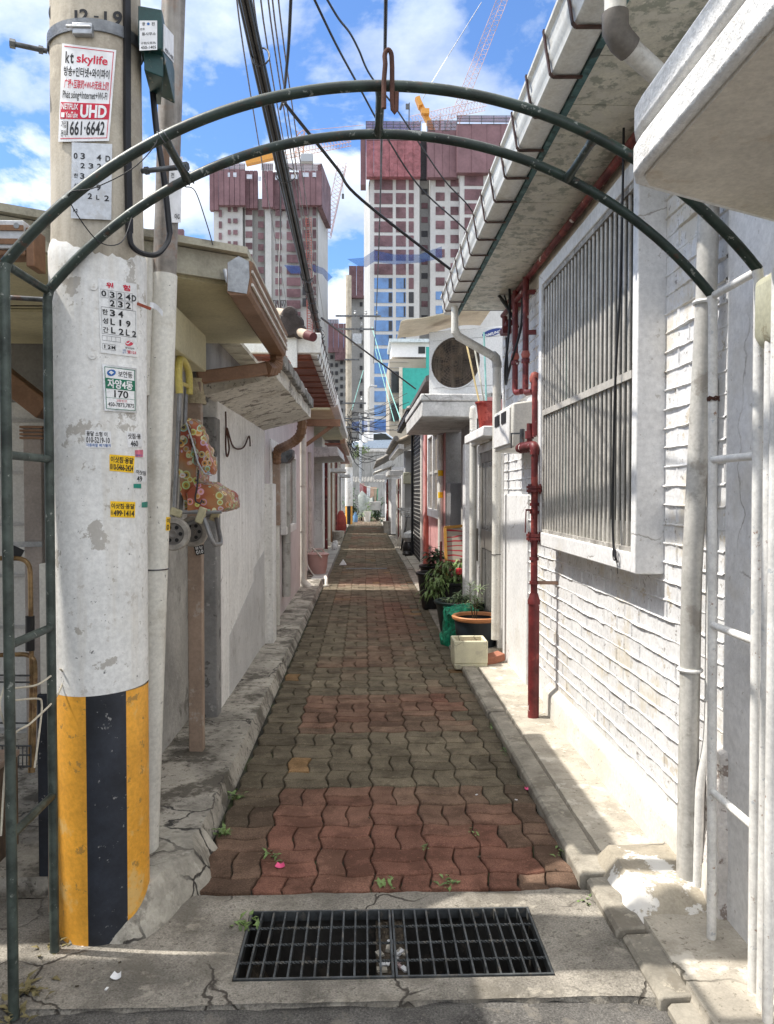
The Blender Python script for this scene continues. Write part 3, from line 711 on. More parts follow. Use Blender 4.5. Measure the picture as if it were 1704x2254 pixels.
parts_text(L, gband, [(Wt, 'white_lettering', '자양4동', .13, .30, .88, .50, .03)], 0.0104)
em = MB(); em.v = [tuple(L.at(.26+.13*cos(k*pi/12), .165+.07*sin(k*pi/12)-0.02*cos(k*pi/12), 0.0095)) for k in range(24)]; em.f = [tuple(range(24))]; em.build('oval_emblem', m_print_b, o)
em = MB(); em.v = [tuple(L.at(.26+a, .165+b, 0.0102)) for a, b in ((-.08, .0), (-.01, -.045), (.07, -.01), (.0, .04))]; em.f = [(0, 1, 2, 3)]; em.build('emblem_star', Wt, o)
# small stickers
def stk(name, label, corners, m, items, group='advert stickers on the pole', hit=pole_hit):
    L, o = sign(name, label, 'sticker', corners, m, group, off=0.0028, th=0.0015, hit=hit)
    parts_text(L, o, items, 0.0036)
stk('sticker', 'white torn advert sticker with number 010-5219 on the white wrap', ((188, 946), (244, 950), (245, 986), (188, 985)), m_paper,
    [(K, 'lettering', '용달 소형 이', .04, .05, .86, .34, .02), (K, 'lettering', '010-5219-10', .03, .38, .95, .72, .02), (m_print_b, 'blue_lettering', '각종화물 폐기물처', .03, .76, .98, .95, .01)])
stk('sticker', 'small white half torn sticker with 460 right of the longer white sticker', ((279, 950), (313, 953), (314, 984), (282, 985)), m_paper,
    [(K, 'lettering', '삿짐·용', .06, .08, .9, .45, .02), (K, 'lettering', '460', .2, .55, .7, .95, .02)])
stk('sticker', 'yellow advert sticker with number 010-5466-2424', ((241, 1000), (297, 1004), (294, 1041), (241, 1036)), m_yelst,
    [(K, 'lettering', '이삿짐·용달', .05, .10, .96, .48, .025), (K, 'lettering', '010-5466-2424', .03, .55, .97, .92, .03)])
stk('sticker', 'yellow advert sticker with number 499-1414', ((243, 1103), (298, 1105), (297, 1140), (243, 1138)), m_yelst,
    [(K, 'lettering', '이삿짐·용달', .04, .12, .97, .46, .025), (K, 'lettering', '499·1414', .13, .55, .97, .93, .035), (K, 'lettering', '용달', .02, .58, .10, .85, .01)])
stk('sticker', 'narrow white sticker with 49 below the right yellow sticker edge', ((299, 1030), (322, 1036), (322, 1062), (300, 1062)), m_paper, [(K, 'lettering', '이삿짐', .04, .08, .95, .42, .02), (K, 'lettering', '49', .08, .52, .6, .95, .02)])
stk('sticker', 'small pink and blue printed sticker on the wrap', ((297, 991), (315, 990), (315, 1006), (298, 1006)), mat('pink_sticker', (0.60,0.16,0.22), 0.5, var=0.2, vs=60), [(m_print_b, 'lettering', '용달-1', .1, .6, .9, .92, .01)])
stk('tape_scrap', 'plain green tape scrap low on the wrap beside the grey pipe', ((294, 1065), (311, 1065), (311, 1075), (294, 1074)), m_gstk, [])
stk('tape_scrap', 'green tape scrap right of the lower yellow sticker', ((312, 1106), (325, 1104), (325, 1117), (312, 1117)), m_gstk, [])
# cable guard strip and cable
cb = MB()
ang = lambda px, py: (lambda p: atan2(p.y-PY, p.x-PX))(pole_hit(px, py))
g0 = [pole_hit(279, 0-60, 0.006), pole_hit(280, 100, 0.006), pole_hit(280, 300, 0.006), pole_hit(283, 420, 0.006), pole_hit(285, 512, 0.008)]
def strip(pts, wd, th):
    mb = MB()
    for p0, p1 in zip(pts, pts[1:]):
        n_ = Vector((p0.x-PX, p0.y-PY, 0)).normalized(); mb.bar(p0, p1, wd, th, up=n_)
    return mb
cable = thing('cable_guard', 'flat black cable guard strip running down the upper pole', 'cable', (g0[-1].x, g0[-1].y, g0[-1].z))
strip(g0, 0.022, 0.012).build('strip', m_black, cable)
MB().tube(smooth_pts([g0[-1], pole_hit(290, 540, 0.012), P(312, 557, y=2.62), P(345, 560, y=2.66), P(368, 535, y=2.72), P(374, 510, y=2.74)]), 0.009, 8).build('loop', m_black, cable)
MB().tube(smooth_pts([P(374, 515, y=2.74), P(362, 400, y=2.74), P(345, 290, y=2.74), P(333, 168, y=2.76)]), [0.0105]*19, 10).build('conduit', m_black, cable)
# second pole: leaning steel post with white sleeve
p_t, p_b = P(386, -120, y=3.0), P(321, 1880, y=3.0)
pd = (p_t-p_b)
def pp(py): 
    t = (py-1880)/(-120-1880); return p_b+pd*t
steel = thing('steel_post', 'leaning grey steel post behind the pole with a long white plastic sleeve', 'post', (p_b.x, p_b.y, 0.1))
MB().cyl(pp(1800), pp(-120), 0.044, 24).build('tube', mat('weathered_steel', (0.25, 0.225, 0.20), 0.6, 0.3, var=0.25, vs=6, spots=[((0.24,0.13,0.08), 6, 0.55, 0.15, 0.7)], streak=((0.45,0.43,0.40), 0.5)), steel)
sl = MB(); sl.tube([pp(1885), pp(1400), pp(900), pp(592)], [0.0475, 0.048, 0.048, 0.0475], 24, cap=True); sl.build('sleeve', m_pvc, steel)
MB().tube([pp(1240)+Vector((0.049*cos(t*pi/12), 0.049*sin(t*pi/12), 0)) for t in range(24)], 0.003, 6, closed=True).build('strap', m_zincd, steel)
st2 = single('drain_pipe', MB().tube([pp(560)+Vector((-0.055, -0.02, 0)), pp(620)+Vector((-0.052, -0.03, 0)), pp(800)+Vector((-0.052, -0.03, 0)), pp(858)+Vector((-0.05, -0.03, 0))], [.018, .021, .021, .019], 12), m_pvc, 'short white plastic pipe strapped beside the sleeved steel post', 'pipe')
def post_hit(px, py, off=0.0):
    t = (py-1880)/(-120-1880); c = p_b+pd*t; r = 0.048+off; d = ray(px, py); ox, oy = -c.x, -c.y
    a = d.x*d.x+d.y*d.y; b = 2*(ox*d.x+oy*d.y); cc = ox*ox+oy*oy-r*r; k = (-b-sqrt(max(0, b*b-4*a*cc)))/(2*a); return CAM+d*k
Lp = Label((373, 345), (402, 345), (398, 490), (370, 490), post_hit)
o = single('sticker', Lp.panel(MB(), nu=8, nv=4), m_paper, 'grey white paper strip pasted on the leaning steel post', 'sticker', 'advert stickers on the pole')
parts_text(Lp, o, [(m_print_b, 'blue_lettering', 'K', .45, .06, .85, .16, .03), (K, 'lettering', '전', .15, .24, .4, .32, .01), (K, 'lettering', '신', .15, .36, .4, .44, .01), (K, 'lettering', '주', .15, .48, .4, .56, .01), (K, 'lettering', '이G', .5, .86, .9, .95, .02)], 0.003)
Ly = Label((366, 1138), (375, 1138), (374, 1168), (365, 1168), post_hit)
o = single('sticker', Ly.panel(MB(), nu=4, nv=3), m_yelst, 'tiny yellow sticker at the edge of the white sleeve', 'sticker', 'advert stickers on the pole'); parts_text(Ly, o, [(K, 'lettering', '이', .2, .1, .9, .45, .02), (K, 'lettering', '0', .2, .55, .8, .95, .02)], 0.003)
# green control box
m_dkg = mat('dark_green_box_paint', (0.012, 0.05, 0.048), 0.45, var=0.15, bump=0.1, spots=[((0.30,0.26,0.2), 20, 0.66, 0.06, 0.6)])
gbx = thing('control_box', 'dark green lamp control box with phone number labels clamped between the two poles', 'control box', P(330, 175, y=2.74))
c0, c1, c2, c3 = P(305, 20, y=2.60), P(362, 48, y=2.60), P(362, 114, y=2.60), P(305, 114, y=2.60)
zt, zb = P(330, 28, y=2.62).z, P(330, 116, y=2.62).z
A = P(304, 70, y=2.58); B = P(357, 70, y=2.60); Cc = P(384, 90, y=2.86)
def col(p, z): return Vector((p.x, p.y, z))
mb = MB(); D_ = A+(Cc-B)
mb.hexa([col(A, zb), col(B, zb), col(Cc, zb-0.05), col(D_, zb-0.02)], [col(A, zt), col(B, zt), col(Cc, zt-0.06), col(D_, zt-0.02)]); mb.build('case', m_dkg, gbx, bev=0.004)
mb = MB(); zc2 = P(330, 172, y=2.66).z
mb.hexa([col(A, zc2)+Vector((.01, .03, 0)), col(B, zc2)+Vector((-.005, .03, -0.012)), col(Cc, zc2-.03)+Vector((-.03, -.08, 0)), col(D_, zc2)], [col(A, zb)+Vector((.01, .03, 0)), col(B, zb)+Vector((-.005, .03, 0)), col(Cc, zb-.03)+Vector((-.03, -.08, 0)), col(D_, zb)])
mb.build('lower_case', m_dkg, gbx, bev=0.003)
fhit = lambda px, py, off: (lambda n_, d: CAM+d*(((A-CAM).dot(n_)/d.dot(n_)))+n_*off)((B-A).cross(Vector((0,0,1))).normalized(), ray(px, py))
Lb = Label((307, 46), (346, 46), (346, 110), (307, 112), fhit); pl = Lb.panel(MB(), off=0.0025, th=0.0015, nu=1, nv=1).build('front_label', m_paper, gbx)
parts_text(Lb, pl, [(K, 'lettering', '광', .15, .06, .32, .17, .015), (K, 'lettering', '진', .68, .06, .86, .17, .015), (m_print_b, 'blue_lettering', '●', .42, .07, .58, .16, .0), (K, 'lettering', '번호', .05, .25, .3, .33, .008), (K, 'lettering', '동사무소', .14, .40, .92, .51, .012), (K, 'lettering', '구청(도로과)', .08, .72, .92, .82, .01), (K, 'lettering', '450-1405', .08, .86, .94, .96, .012)], 0.0034)
shit = lambda px, py, off: (lambda n_, d: CAM+d*(((B-CAM).dot(n_)/d.dot(n_)))+n_*off)((Cc-B).cross(Vector((0,0,1))).normalized(), ray(px, py))
Lb = Label((359, 52), (381, 78), (381, 138), (359, 112), shit); pl = Lb.panel(MB(), off=0.0025, th=0.0015, nu=1, nv=1).build('side_label', m_paper, gbx)
parts_text(Lb, pl, [(K, 'lettering', '450-1405', .1, .80, .95, .96, .012)], 0.0034)
# red straw and paper scrap stuck on the pole
single('paper_scrap', MB().shell(lambda u, v: P(330+28*u, 665+20*u+13*v-6*sin(u*3), y=2.62+0.03*sin(u*5)), 6, 4, (0, .001, 0)), m_paper, 'crumpled white paper scrap hanging on a red strap beside the danger plate', 'paper scrap')
single('red_strap', MB().bar(pole_hit(302, 668, 0.004), P(332, 680, y=2.60), 0.010, 0.002, up=(0, -1, 0)), mat('red_strap', (0.35,0.08,0.04), 0.6), 'short red strap sticking out beside the danger plate', 'strap')
for px, py, lab in ((206, 630, 'upper'), (203, 782, 'lower')):
    c = pole_hit(px, py, 0.003); n_ = Vector((c.x-PX, c.y-PY, 0)).normalized()
    single('rivet_washer', MB().cyl(c-n_*0.004, c+n_*0.002, 0.013, 20).cyl(c+n_*0.002, c+n_*0.004, 0.004, 8), m_wrap, f'{lab} round washer pressed into the white wrap left of the {"danger plate" if lab == "upper" else "framed sign"}', 'washer', 'washers on the pole wrap')
# ================================================================ drain grate
m_iron = mat('painted_iron', (0.085, 0.092, 0.095), 0.5, 0.4, var=0.3, vs=14, spots=[((0.20,0.18,0.15), 20, 0.60, 0.08, 0.6)])
def grate(x0, x1, label):
    t = thing('drain_grate', label, 'drain grate', ((x0+x1)/2, (GY0+GY1)/2, -0.03), 'drain grates in the apron')
    y0, y1 = GY0+0.004, GY1-0.004; z1 = 0.008; z0 = -0.026
    mb = MB()
    for a in ((x0, x1, y0, y0+.007), (x0, x1, y1-.007, y1), (x0, x0+.007, y0+.007, y1-.007), (x1-.007, x1, y0+.007, y1-.007)): mb.box(a[0], a[1], a[2], a[3], z0, z1)
    mb.build('frame', m_iron, t)
    n = 12
    for i in range(1, n):
        x = x0+(x1-x0)*i/n; MB().box(x-.003, x+.003, y0+.007, y1-.007, z0, z1-.0015).build('bearing_bar', m_iron, t)
    for i in range(1, 4):
        y = y0+(y1-y0)*(i/4.0-0.01); mb = MB()
        pts = [Vector((x0+.007+(x1-x0-.014)*k/60, y, z1-.007)) for k in range(61)]; o = len(mb.v)
        for k, p in enumerate(pts):
            a = k*0.9
            for q in range(4): mb.v.append((p.x, p.y+0.0048*cos(a+q*pi/2), p.z+0.0048*sin(a+q*pi/2)))
        for k in range(60):
            for q in range(4): mb.f.append((o+k*4+q, o+k*4+(q+1)%4, o+(k+1)*4+(q+1)%4, o+(k+1)*4+q))
        mb.build('twisted_rod', m_iron, t, smooth=False)
gm = (GX0+GX1)/2+0.002
grate(GX0+0.003, gm-0.002, 'left half of the black iron drain grate with a weed at its corner')
grate(gm+0.002, GX1-0.003, 'right half of the black iron drain grate reaching toward the white wall')
# pipes and rubbish in the pit
m_pipe_d = mat('wet_pipe', (0.10, 0.105, 0.11), 0.35, var=0.3, spots=[((0.04,0.035,0.03), 12, 0.5, 0.1, 0.8)])
for y, z in ((2.80, -0.16), (2.56, -0.24)):
    single('drain_pipe', MB().cyl((GX0+.002, y, z), (GX1-.002, y, z-.01), 0.034, 14), m_pipe_d, f'dark pipe crossing {"higher at the back" if y > 2.7 else "lower at the front"} of the drain pit', 'pipe', 'pipes in the drain pit')
sup = MB(); sup.box(gm-0.055, gm+0.045, GY0, GY1, -0.40, -0.035)
tag(sup.build('drain_divider', m_soil, None), 'crumbly pier between the two halves of the drain pit', 'pier')
rb = random.Random(11)
for k in range(16):
    x = gm+rb.uniform(-.045, .035); y = rb.uniform(GY0+.03, GY1-.03); s = rb.uniform(.012, .026)
    single('rubbish_scrap', MB().obox((x, y, -0.030), (s*1.6, s, s*0.4), rb.uniform(0, 3), rb.uniform(-.3, .3), rb.uniform(-.3, .3)), rb.choice([m_paper, m_concl, m_soil, mat('pale_pink_plastic', (0.55,0.40,0.40), 0.5)]), 'small pale scrap of rubbish on the pier under the grate', 'litter', 'rubbish under the grate')
for x, y in ((-0.06, 2.53), (0.12, 2.53), (-0.02, 2.515)):
    single('rubbish_scrap', MB().obox((x, y, -0.20), (0.05, 0.03, 0.002), 0.4+x*3, 0.5, 0.2), m_paper, 'white paper scrap lying deep in the front of the drain pit', 'litter', 'paper in the drain pit')
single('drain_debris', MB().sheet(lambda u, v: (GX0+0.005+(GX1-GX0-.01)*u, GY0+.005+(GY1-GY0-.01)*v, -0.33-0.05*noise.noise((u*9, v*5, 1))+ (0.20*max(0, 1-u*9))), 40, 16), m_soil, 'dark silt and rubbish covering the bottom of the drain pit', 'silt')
# ================================================================ the white painted brick house on the right
m_wbrick = mat('white_painted_brick', (0.70, 0.695, 0.69), 0.6, var=0.05, vs=2.2, bs=45, bump=0.5, bd=0.005,
               spots=[((0.60,0.53,0.40), 2.6, 0.57, 0.13, 0.6), ((0.45,0.36,0.22), 9, 0.68, 0.06, 0.6), ((0.20,0.17,0.14), 30, 0.69, 0.03, 0.8), ((0.78,0.78,0.78), 7, 0.56, 0.1, 0.5)])
m_wplast = mat('white_painted_plaster', (0.72, 0.715, 0.71), 0.62, var=0.05, vs=3, bs=40, bump=0.4, bd=0.004, spots=[((0.58,0.55,0.49), 2.2, 0.60, 0.15, 0.45), ((0.40,0.37,0.33), 28, 0.71, 0.03, 0.6)], crack=((0.35,0.32,0.29), 0.9, 0.004))
m_plinth = mat('painted_plinth', (0.62, 0.595, 0.54), 0.7, var=0.07, vs=3, bs=60, bump=0.5, bd=0.004, spots=[((0.60,0.53,0.40), 3.0, 0.55, 0.12, 0.6), ((0.25,0.20,0.15), 24, 0.70, 0.03, 0.8)])
WX = 1.25
house = thing('white_brick_house', 'white painted brick house on the right with barred window and long white gutter', 'house', (2.2, 4.8, 0))
wall = MB()
wall.box(WX, 3.0, 2.62, 6.96, -0.05, 3.10); wall.box(WX+.002, 3.0, 6.961, 8.2, -0.05, 2.05)
rk = random.Random(21)
def joint_h(z, y0, y1, amp=0.0115):
    o = len(wall.v); n = int((y1-y0)/0.028); ph = rk.uniform(0, 50)
    for i in range(n+1):
        y = y0+(y1-y0)*i/n
        k = amp*(0.75+0.7*noise.noise((y*5, ph, 1))+0.35*noise.noise((y*23, ph, 2))); k = max(0.001, k)
        if noise.noise((y*1.7, ph, 8)) > 0.38: k *= 0.25
        dz = 0.0035*noise.noise((y*3, ph, 4))+0.003*noise.noise((y*17, ph, 5)); h = 0.0058*(1+0.4*noise.noise((y*9, ph, 6)))
        wall.v += [(WX+.002, y, z+dz+h), (WX-k*.8, y, z+dz+h*.35), (WX-k, y, z+dz-h*.3), (WX-k*.5, y, z+dz-h*.9), (WX+.002, y, z+dz-h*1.1)]
    for i in range(n):
        for q in range(4): wall.f.append((o+i*5+q, o+i*5+q+1, o+(i+1)*5+q+1, o+(i+1)*5+q))
CO = 0.0785
zz = 0.27; row = 0
while zz < 3.0:
    inwin = 1.16 < zz < 2.89
    for (a, b) in (((2.63, 3.18), (4.98, 6.9)) if inwin else ((2.63, 6.9),)): joint_h(zz, a, b)
    yv = 2.63+(row % 2)*0.10
    while yv < 6.9:
        if not (inwin and 3.1 < yv < 5.0) and rk.random() < 0.93:
            y = yv+rk.uniform(-.008, .008); d = rk.uniform(.003, .0085); w = rk.uniform(.004, .008)
            wall.hexa([(WX+.001, y-w, zz+.008), (WX-d, y-w*.3, zz+.008), (WX-d, y+w*.3, zz+.008), (WX+.001, y+w, zz+.008)], [(WX+.001, y-w, zz+CO-.008), (WX-d, y-w*.3, zz+CO-.008), (WX-d, y+w*.3, zz+CO-.008), (WX+.001, y+w, zz+CO-.008)])
        yv += 0.205
    zz += CO; row += 1
wall.build('brick_wall', m_wbrick, house, ang=60)
pb = MB()
pb.prism([(WX+.01, -0.03), (1.198, -0.03), (1.203, 0.175), (1.212, 0.19), (WX+.01, 0.235)], 'y', 2.62, 5.12)
pb.build('plinth', m_plinth, house, bev=0.006)
# smooth plaster panel before the door, and the wall head above the door
pn = MB(); pn.box(1.228, WX+.02, 5.78, 6.78, -0.03, 1.48); pn.build('plaster_panel', m_wplast, house, bev=0.008)
# window box
wb = MB(); Xw = 1.13; Y0, Y1, Z0, Z1 = 3.176, 4.99, 1.157, 2.895
ft = 0.062
wb.box(Xw, WX+.003, Y0, Y0+ft, Z0, Z1); wb.box(Xw, WX+.003, Y1-ft, Y1, Z0, Z1); wb.box(Xw+.001, WX+.003, Y0+ft, Y1-ft, Z1-ft*1.3, Z1); wb.box(Xw+.001, WX+.003, Y0+ft, Y1-ft, Z0, Z0+0.085)
wframe = wb.build('window_frame', m_wplast, house, bev=0.006)
m_bar = mat('grey_window_bars', (0.50, 0.475, 0.43), 0.45, 0.1, var=0.12, vs=8, bump=0.05)
ib = MB(); xi = Xw+.012
for a in ((Y0+ft, Y0+ft+.03, Z0+.085, Z1-.08), (Y1-ft-.03, Y1-ft, Z0+.085, Z1-.08), (Y0+ft+.03, Y1-ft-.03, Z1-.108, Z1-.08), (Y0+ft+.03, Y1-ft-.03, Z0+.085, Z0+.105)): ib.box(xi, xi+.05, *a)
ib.build('inner_frame', mat('weathered_wood_frame', (0.36, 0.34, 0.31), 0.7, var=0.2, vs=8, spots=[((0.15,0.13,0.11), 12, 0.58, 0.1, 0.7), ((0.66,0.64,0.6), 14, 0.6, 0.06, 0.7)]), wframe)
nb = 25
for i in range(nb):
    y = Y0+ft+.045+(Y1-Y0-2*ft-.09)*i/(nb-1)
    MB().cyl((xi+.016, y, Z0+.10), (xi+.016, y, Z1-.10), 0.009, 10).build('window_bar', m_bar, wframe)
MB().box(xi-.004, xi+.003, Y0+ft+.03, Y1-ft-.03, 1.985, 2.02).build('cross_rail', m_bar, wframe)
def glass_mat():
    m = mat('dim_window_glass', (0.022, 0.025, 0.024), 0.2, var=0.2, vs=2, bump=0.0, spec=0.25); return m
m_glass = glass_mat()
MB().box(xi+.062, xi+.070, Y0+ft, Y1-ft, Z0+.08, Z1-.08).build('pane', m_glass, wframe)
sash = MB()
for y in (3.27, 3.8, 4.12, 4.6, 4.9): sash.box(xi+.05, xi+.062, y-.02, y+.02, Z0+.085, Z1-.08)
sash.box(xi+.05, xi+.062, Y0+ft, Y1-ft, Z0+.085, Z0+.21)
sash.build('sash', mat('pale_sash', (0.55, 0.55, 0.52), 0.6, var=0.1), wframe)
for y in (4.38, 3.95): MB().box(xi+.052, xi+.058, y-.018, y+.018, Z0+.21, 2.5).build('green_shutter_strip', mat('green_plastic', (0.03, 0.22, 0.16), 0.5, var=0.15), wframe)
cable2 = single('window_cable', MB().tube(smooth_pts([(1.115, 3.32, 3.06), (1.113, 3.32, 2.80), (1.112, 3.34, 2.4), (1.112, 3.40, 1.95), (1.112, 3.42, 1.45), (1.112, 3.40, 1.25), (1.118, 3.37, 1.19)]), 0.0055, 8), m_black, 'black cable hanging down across the right end of the window bars', 'cable')
single('cable_loop', MB().tube([(1.112, 3.39+0.022*cos(t*.42), 1.225+0.028*sin(t*.42)) for t in range(15)], 0.003, 6, closed=True).tube([(1.115, 3.375, 1.22), (1.117, 3.36, 1.14)], 0.002, 5), m_black, 'small black wire loop tied at the lower right of the window sill', 'wire')
# eave
m_soffit = mat('marbled_soffit_panel', (0.68, 0.66, 0.56), 0.45, var=0.10, vs=9, bump=0.05, spots=[((0.33,0.345,0.28), 13, 0.52, 0.08, 0.9), ((0.68,0.66,0.58), 17, 0.53, 0.08, 0.9)])
zs = 3.10
for i in range(16):
    y0 = 1.05+0.36*i; y1 = y0+0.354
    if y0 > 6.5: break
    MB().box(0.848, WX-.004, y0, y1, zs, zs+.012).build('soffit_panel', m_soffit, house)
MB().box(0.83, WX, 1.0, 6.86, zs+.006, zs+.03).build('soffit_backing', m_zincd, house)
m_teal = mat('teal_painted_board', (0.055, 0.13, 0.135), 0.6, var=0.25, vs=10, bump=0.3, spots=[((0.02,0.03,0.03), 9, 0.55, 0.12, 0.8), ((0.15,0.25,0.25), 16, 0.6, 0.1, 0.6)])
fb = MB(); fb.box(0.820, 0.846, 1.0, 6.88, zs-.035, zs+.12); fb.build('fascia_board', m_teal, house)
rf = MB(); rf.prism([(0.74, zs+.14), (0.74, zs+.18), (3.0, zs+.95), (3.0, zs+.88)], 'y', 0.9, 7.0); rf.build('roof', mat('dark_roof_sheet', (0.10,0.095,0.09), 0.7), house)
m_gut = mat('white_gutter_plastic', (0.66, 0.66, 0.63), 0.38, var=0.05, vs=2, bump=0.04, spots=[((0.42,0.39,0.33), 6, 0.64, 0.1, 0.45)], streak=((0.48,0.45,0.39), 0.3))
gp = [(0.816, zs+.10), (0.816, zs-.022), (0.802, zs-.032), (0.728, zs-.034), (0.709, zs-.022), (0.704, zs+.010), (0.696, zs+.020), (0.694, zs+.048), (0.700, zs+.056), (0.692, zs+.100), (0.678, zs+.112), (0.677, zs+.124), (0.700, zs+.124), (0.708, zs+.06), (0.720, zs-.018), (0.806, zs-.020), (0.810, zs+.10)]
gu = MB(); n = len(gp)
yv = [0.9+k*0.5 for k in range(12)]+[6.86]
for y in yv:
    for (x, z) in gp: gu.v.append((x+0.003*noise.noise((y*2, 1, 1)), y, z+0.004*noise.noise((y*1.5, 2, 1))))
for j in range(len(yv)-1):
    for k in range(n): gu.f.append((j*n+k, j*n+(k+1)%n, (j+1)*n+(k+1)%n, (j+1)*n+k))
gu.f.append(tuple(range(n))); gu.f.append(tuple((len(yv)-1)*n+k for k in range(n)))
gutter = gu.build('gutter', m_gut, house)
MB().prism([(0.813, zs+.09), (0.813, zs-.03), (0.712, zs-.03), (0.698, zs+.06), (0.685, zs+.12)], 'y', 6.862, 6.868).build('end_cap', m_gut, gutter)
m_brkt = mat('brown_bracket', (0.055, 0.025, 0.018), 0.6, var=0.3, vs=20)
for k in range(15):
    y = 2.295+0.313*k
    if y > 6.8: break
    b = MB(); pts = [(0.674, zs+.130), (0.687, zs+.045), (0.700, zs-.030), (0.712, zs-.042), (0.822, zs-.040)]
    for (xa, za), (xb, zb_) in zip(pts, pts[1:]): b.bar((xa, y, za), (xb, y, zb_), 0.017, 0.006, up=(0, 1, 0) if False else (1, 0, 0.3))
    b.build('gutter_bracket', m_brkt, gutter)
# wall plaster band under the soffit
MB().box(1.243, WX+.01, 2.62, 6.7, 2.955, zs-.003).build('plaster_band', mat('beige_rough_plaster', (0.56,0.50,0.41), 0.85, var=0.15, bump=0.7, bd=0.006), house)
# door of this house
dt = MB(); Yd0, Yd1 = 6.92, 8.02
m_wwood = mat('white_door_paint', (0.70, 0.69, 0.67), 0.5, var=0.06, vs=6, bump=0.15, spots=[((0.35,0.28,0.2), 22, 0.68, 0.05, 0.7)])
m_brnal = mat('brown_aluminium', (0.20, 0.185, 0.165), 0.4, 0.3, var=0.12, vs=6, bump=0.05)
dt.box(1.195, 1.27, Yd0-.06, Yd0, 0.05, 1.98); dt.box(1.195, 1.27, Yd1, Yd1+.06, 0.05, 1.98); dt.box(1.196, 1.27, Yd0, Yd1, 1.90, 1.98)
door = dt.build('door_frame', m_wwood, house, bev=0.005)
lf = MB()
for a in ((Yd0, Yd0+.09, .08, 1.90), (Yd1-.09, Yd1, .08, 1.90), (Yd0+.09, Yd1-.09, 1.80, 1.90), (Yd0+.09, Yd1-.09, .08, .2), (Yd0+.09, Yd1-.09, 0.93, 1.12)): lf.box(1.215, 1.245, *a)
leaf = lf.build('door_leaf', m_brnal, house, bev=0.003)
rg = MB()
for k in range(20):
    y = Yd0+.09+(Yd1-Yd0-.18)*(k+.5)/20; rg.box(1.224, 1.232, y-.016, y+.016, .2, .93); rg.box(1.224, 1.232, y-.016, y+.016, 1.12, 1.80)
rg.build('ribbed_panel', mat('ribbed_brown_glass', (0.16, 0.155, 0.145), 0.3, var=0.1, bump=0), leaf)
hd = MB(); hd.box(1.165, 1.20, Yd1+.005, Yd1+.055, 0.78, 1.12); hd.build('lock_box', mat('dark_lock_box', (0.16,0.14,0.12), 0.5), door, bev=0.006)
MB().box(1.155, 1.168, Yd1+.012, Yd1+.048, 0.84, 1.06).build('lock_plate', m_wwood, door, bev=0.004)
MB().box(1.212, 1.262, 6.86, 8.08, 1.985, 2.05).build('lintel', mat('flaky_lintel', (0.55,0.48,0.33), 0.85, var=0.2, bump=0.7, spots=[((0.25,0.27,0.18), 14, 0.55, 0.1, 0.8)]), house)
MB().box(1.06, 1.252, 6.86, 8.12, 2.0, 2.09).build('wall_ledge', m_wplast, house, bev=0.01)
MB().box(1.05, 1.30, 6.85, 8.2, -0.03, 0.10).build('door_step', m_concl, house, bev=0.01)
# near pilaster and wall beside the arch
pil = thing('white_entrance_wall', 'smooth white plaster wall beside the arch with a broken lower corner', 'wall', (1.45, 1.9, 0))
pw = MB(); pw.box(1.238, 1.7, 0.2, 2.618, -0.05, 2.6); pw.build('plaster', m_wplast, pil, bev=0.012)
bb = MB()
def bulge(u, v):
    z = 0.0+v*0.62; y = 2.60+u*0.17-0.02
    k = 0.020+0.016*noise.noise((y*16, z*7, 2))+0.009*noise.noise((y*41, z*30, 2))+0.016*(1-v)
    if u in (0, 1) or v == 1: k = -0.012
    return (1.243-max(-.01, k), y-0.02+0.02*noise.noise((z*6, 3, 1)), z)
bb.sheet(bulge, 14, 40); bb.build('broken_plaster', mat('broken_plaster', (0.74,0.70,0.66), 0.85, var=0.08, bump=0.9, bd=0.008, spots=[((0.20,0.14,0.11), 12, 0.62, 0.05, 0.8)]), pil)
single('drain_pipe', MB().tube(fillet([(1.232, 2.70, 1.9), (1.232, 2.70, 0.72), (1.228, 2.70, 0.60), (1.20, 2.70, 0.46), (1.195, 2.70, 0.05)], 0.06), 0.017, 10), m_wpost, 'thin white painted pipe with a kink behind the right legs of the arch', 'pipe')
for k, (px, y, r) in enumerate(((1690, 2.12, 0.016), (1702, 2.06, 0.014))):
    p = P(px, 1300, y=y); single('white_gate_post', MB().cyl((p.x, y, 0.02), (p.x, y, 2.1), r, 12), m_wpost, f'upright white tube at the right border {"nearest the arch" if k == 0 else "of the entrance, cut by the photo edge"}', 'post', 'white entrance tubes')
# canopy
m_can = mat('whitewashed_concrete', (0.74, 0.73, 0.71), 0.8, var=0.06, vs=5, bs=60, bump=0.8, bd=0.008, spots=[((0.52,0.50,0.47), 4, 0.56, 0.12, 0.6), ((0.45,0.40,0.33), 30, 0.70, 0.04, 0.6)])
can = thing('concrete_canopy', 'thick whitewashed concrete canopy slab jutting out at the upper right corner', 'canopy', (1.0, 1.4, 2.28))
def plan(d, e=0.0): return [(0.645-d, 0.55), (0.645-d, 1.80), (0.649-d, 1.86+e), (0.670-d*.6, 1.908+e), (0.73, 1.945+e), (1.30, 2.24+e), (1.30, 0.55)]
def slab(z0, z1, d, e, nm, m):
    mb = MB(); pl_ = plan(d, e); 
    mb.prism(pl_, 'z', z0, z1); return mb.build(nm, m, can, bev=0.010)
slab(2.258, 2.335, 0.0, 0.0, 'lower_band', m_can); slab(2.336, 2.352, -0.016, -0.012, 'groove', m_can); slab(2.353, 2.425, 0.0, -.004, 'upper_band', m_can)
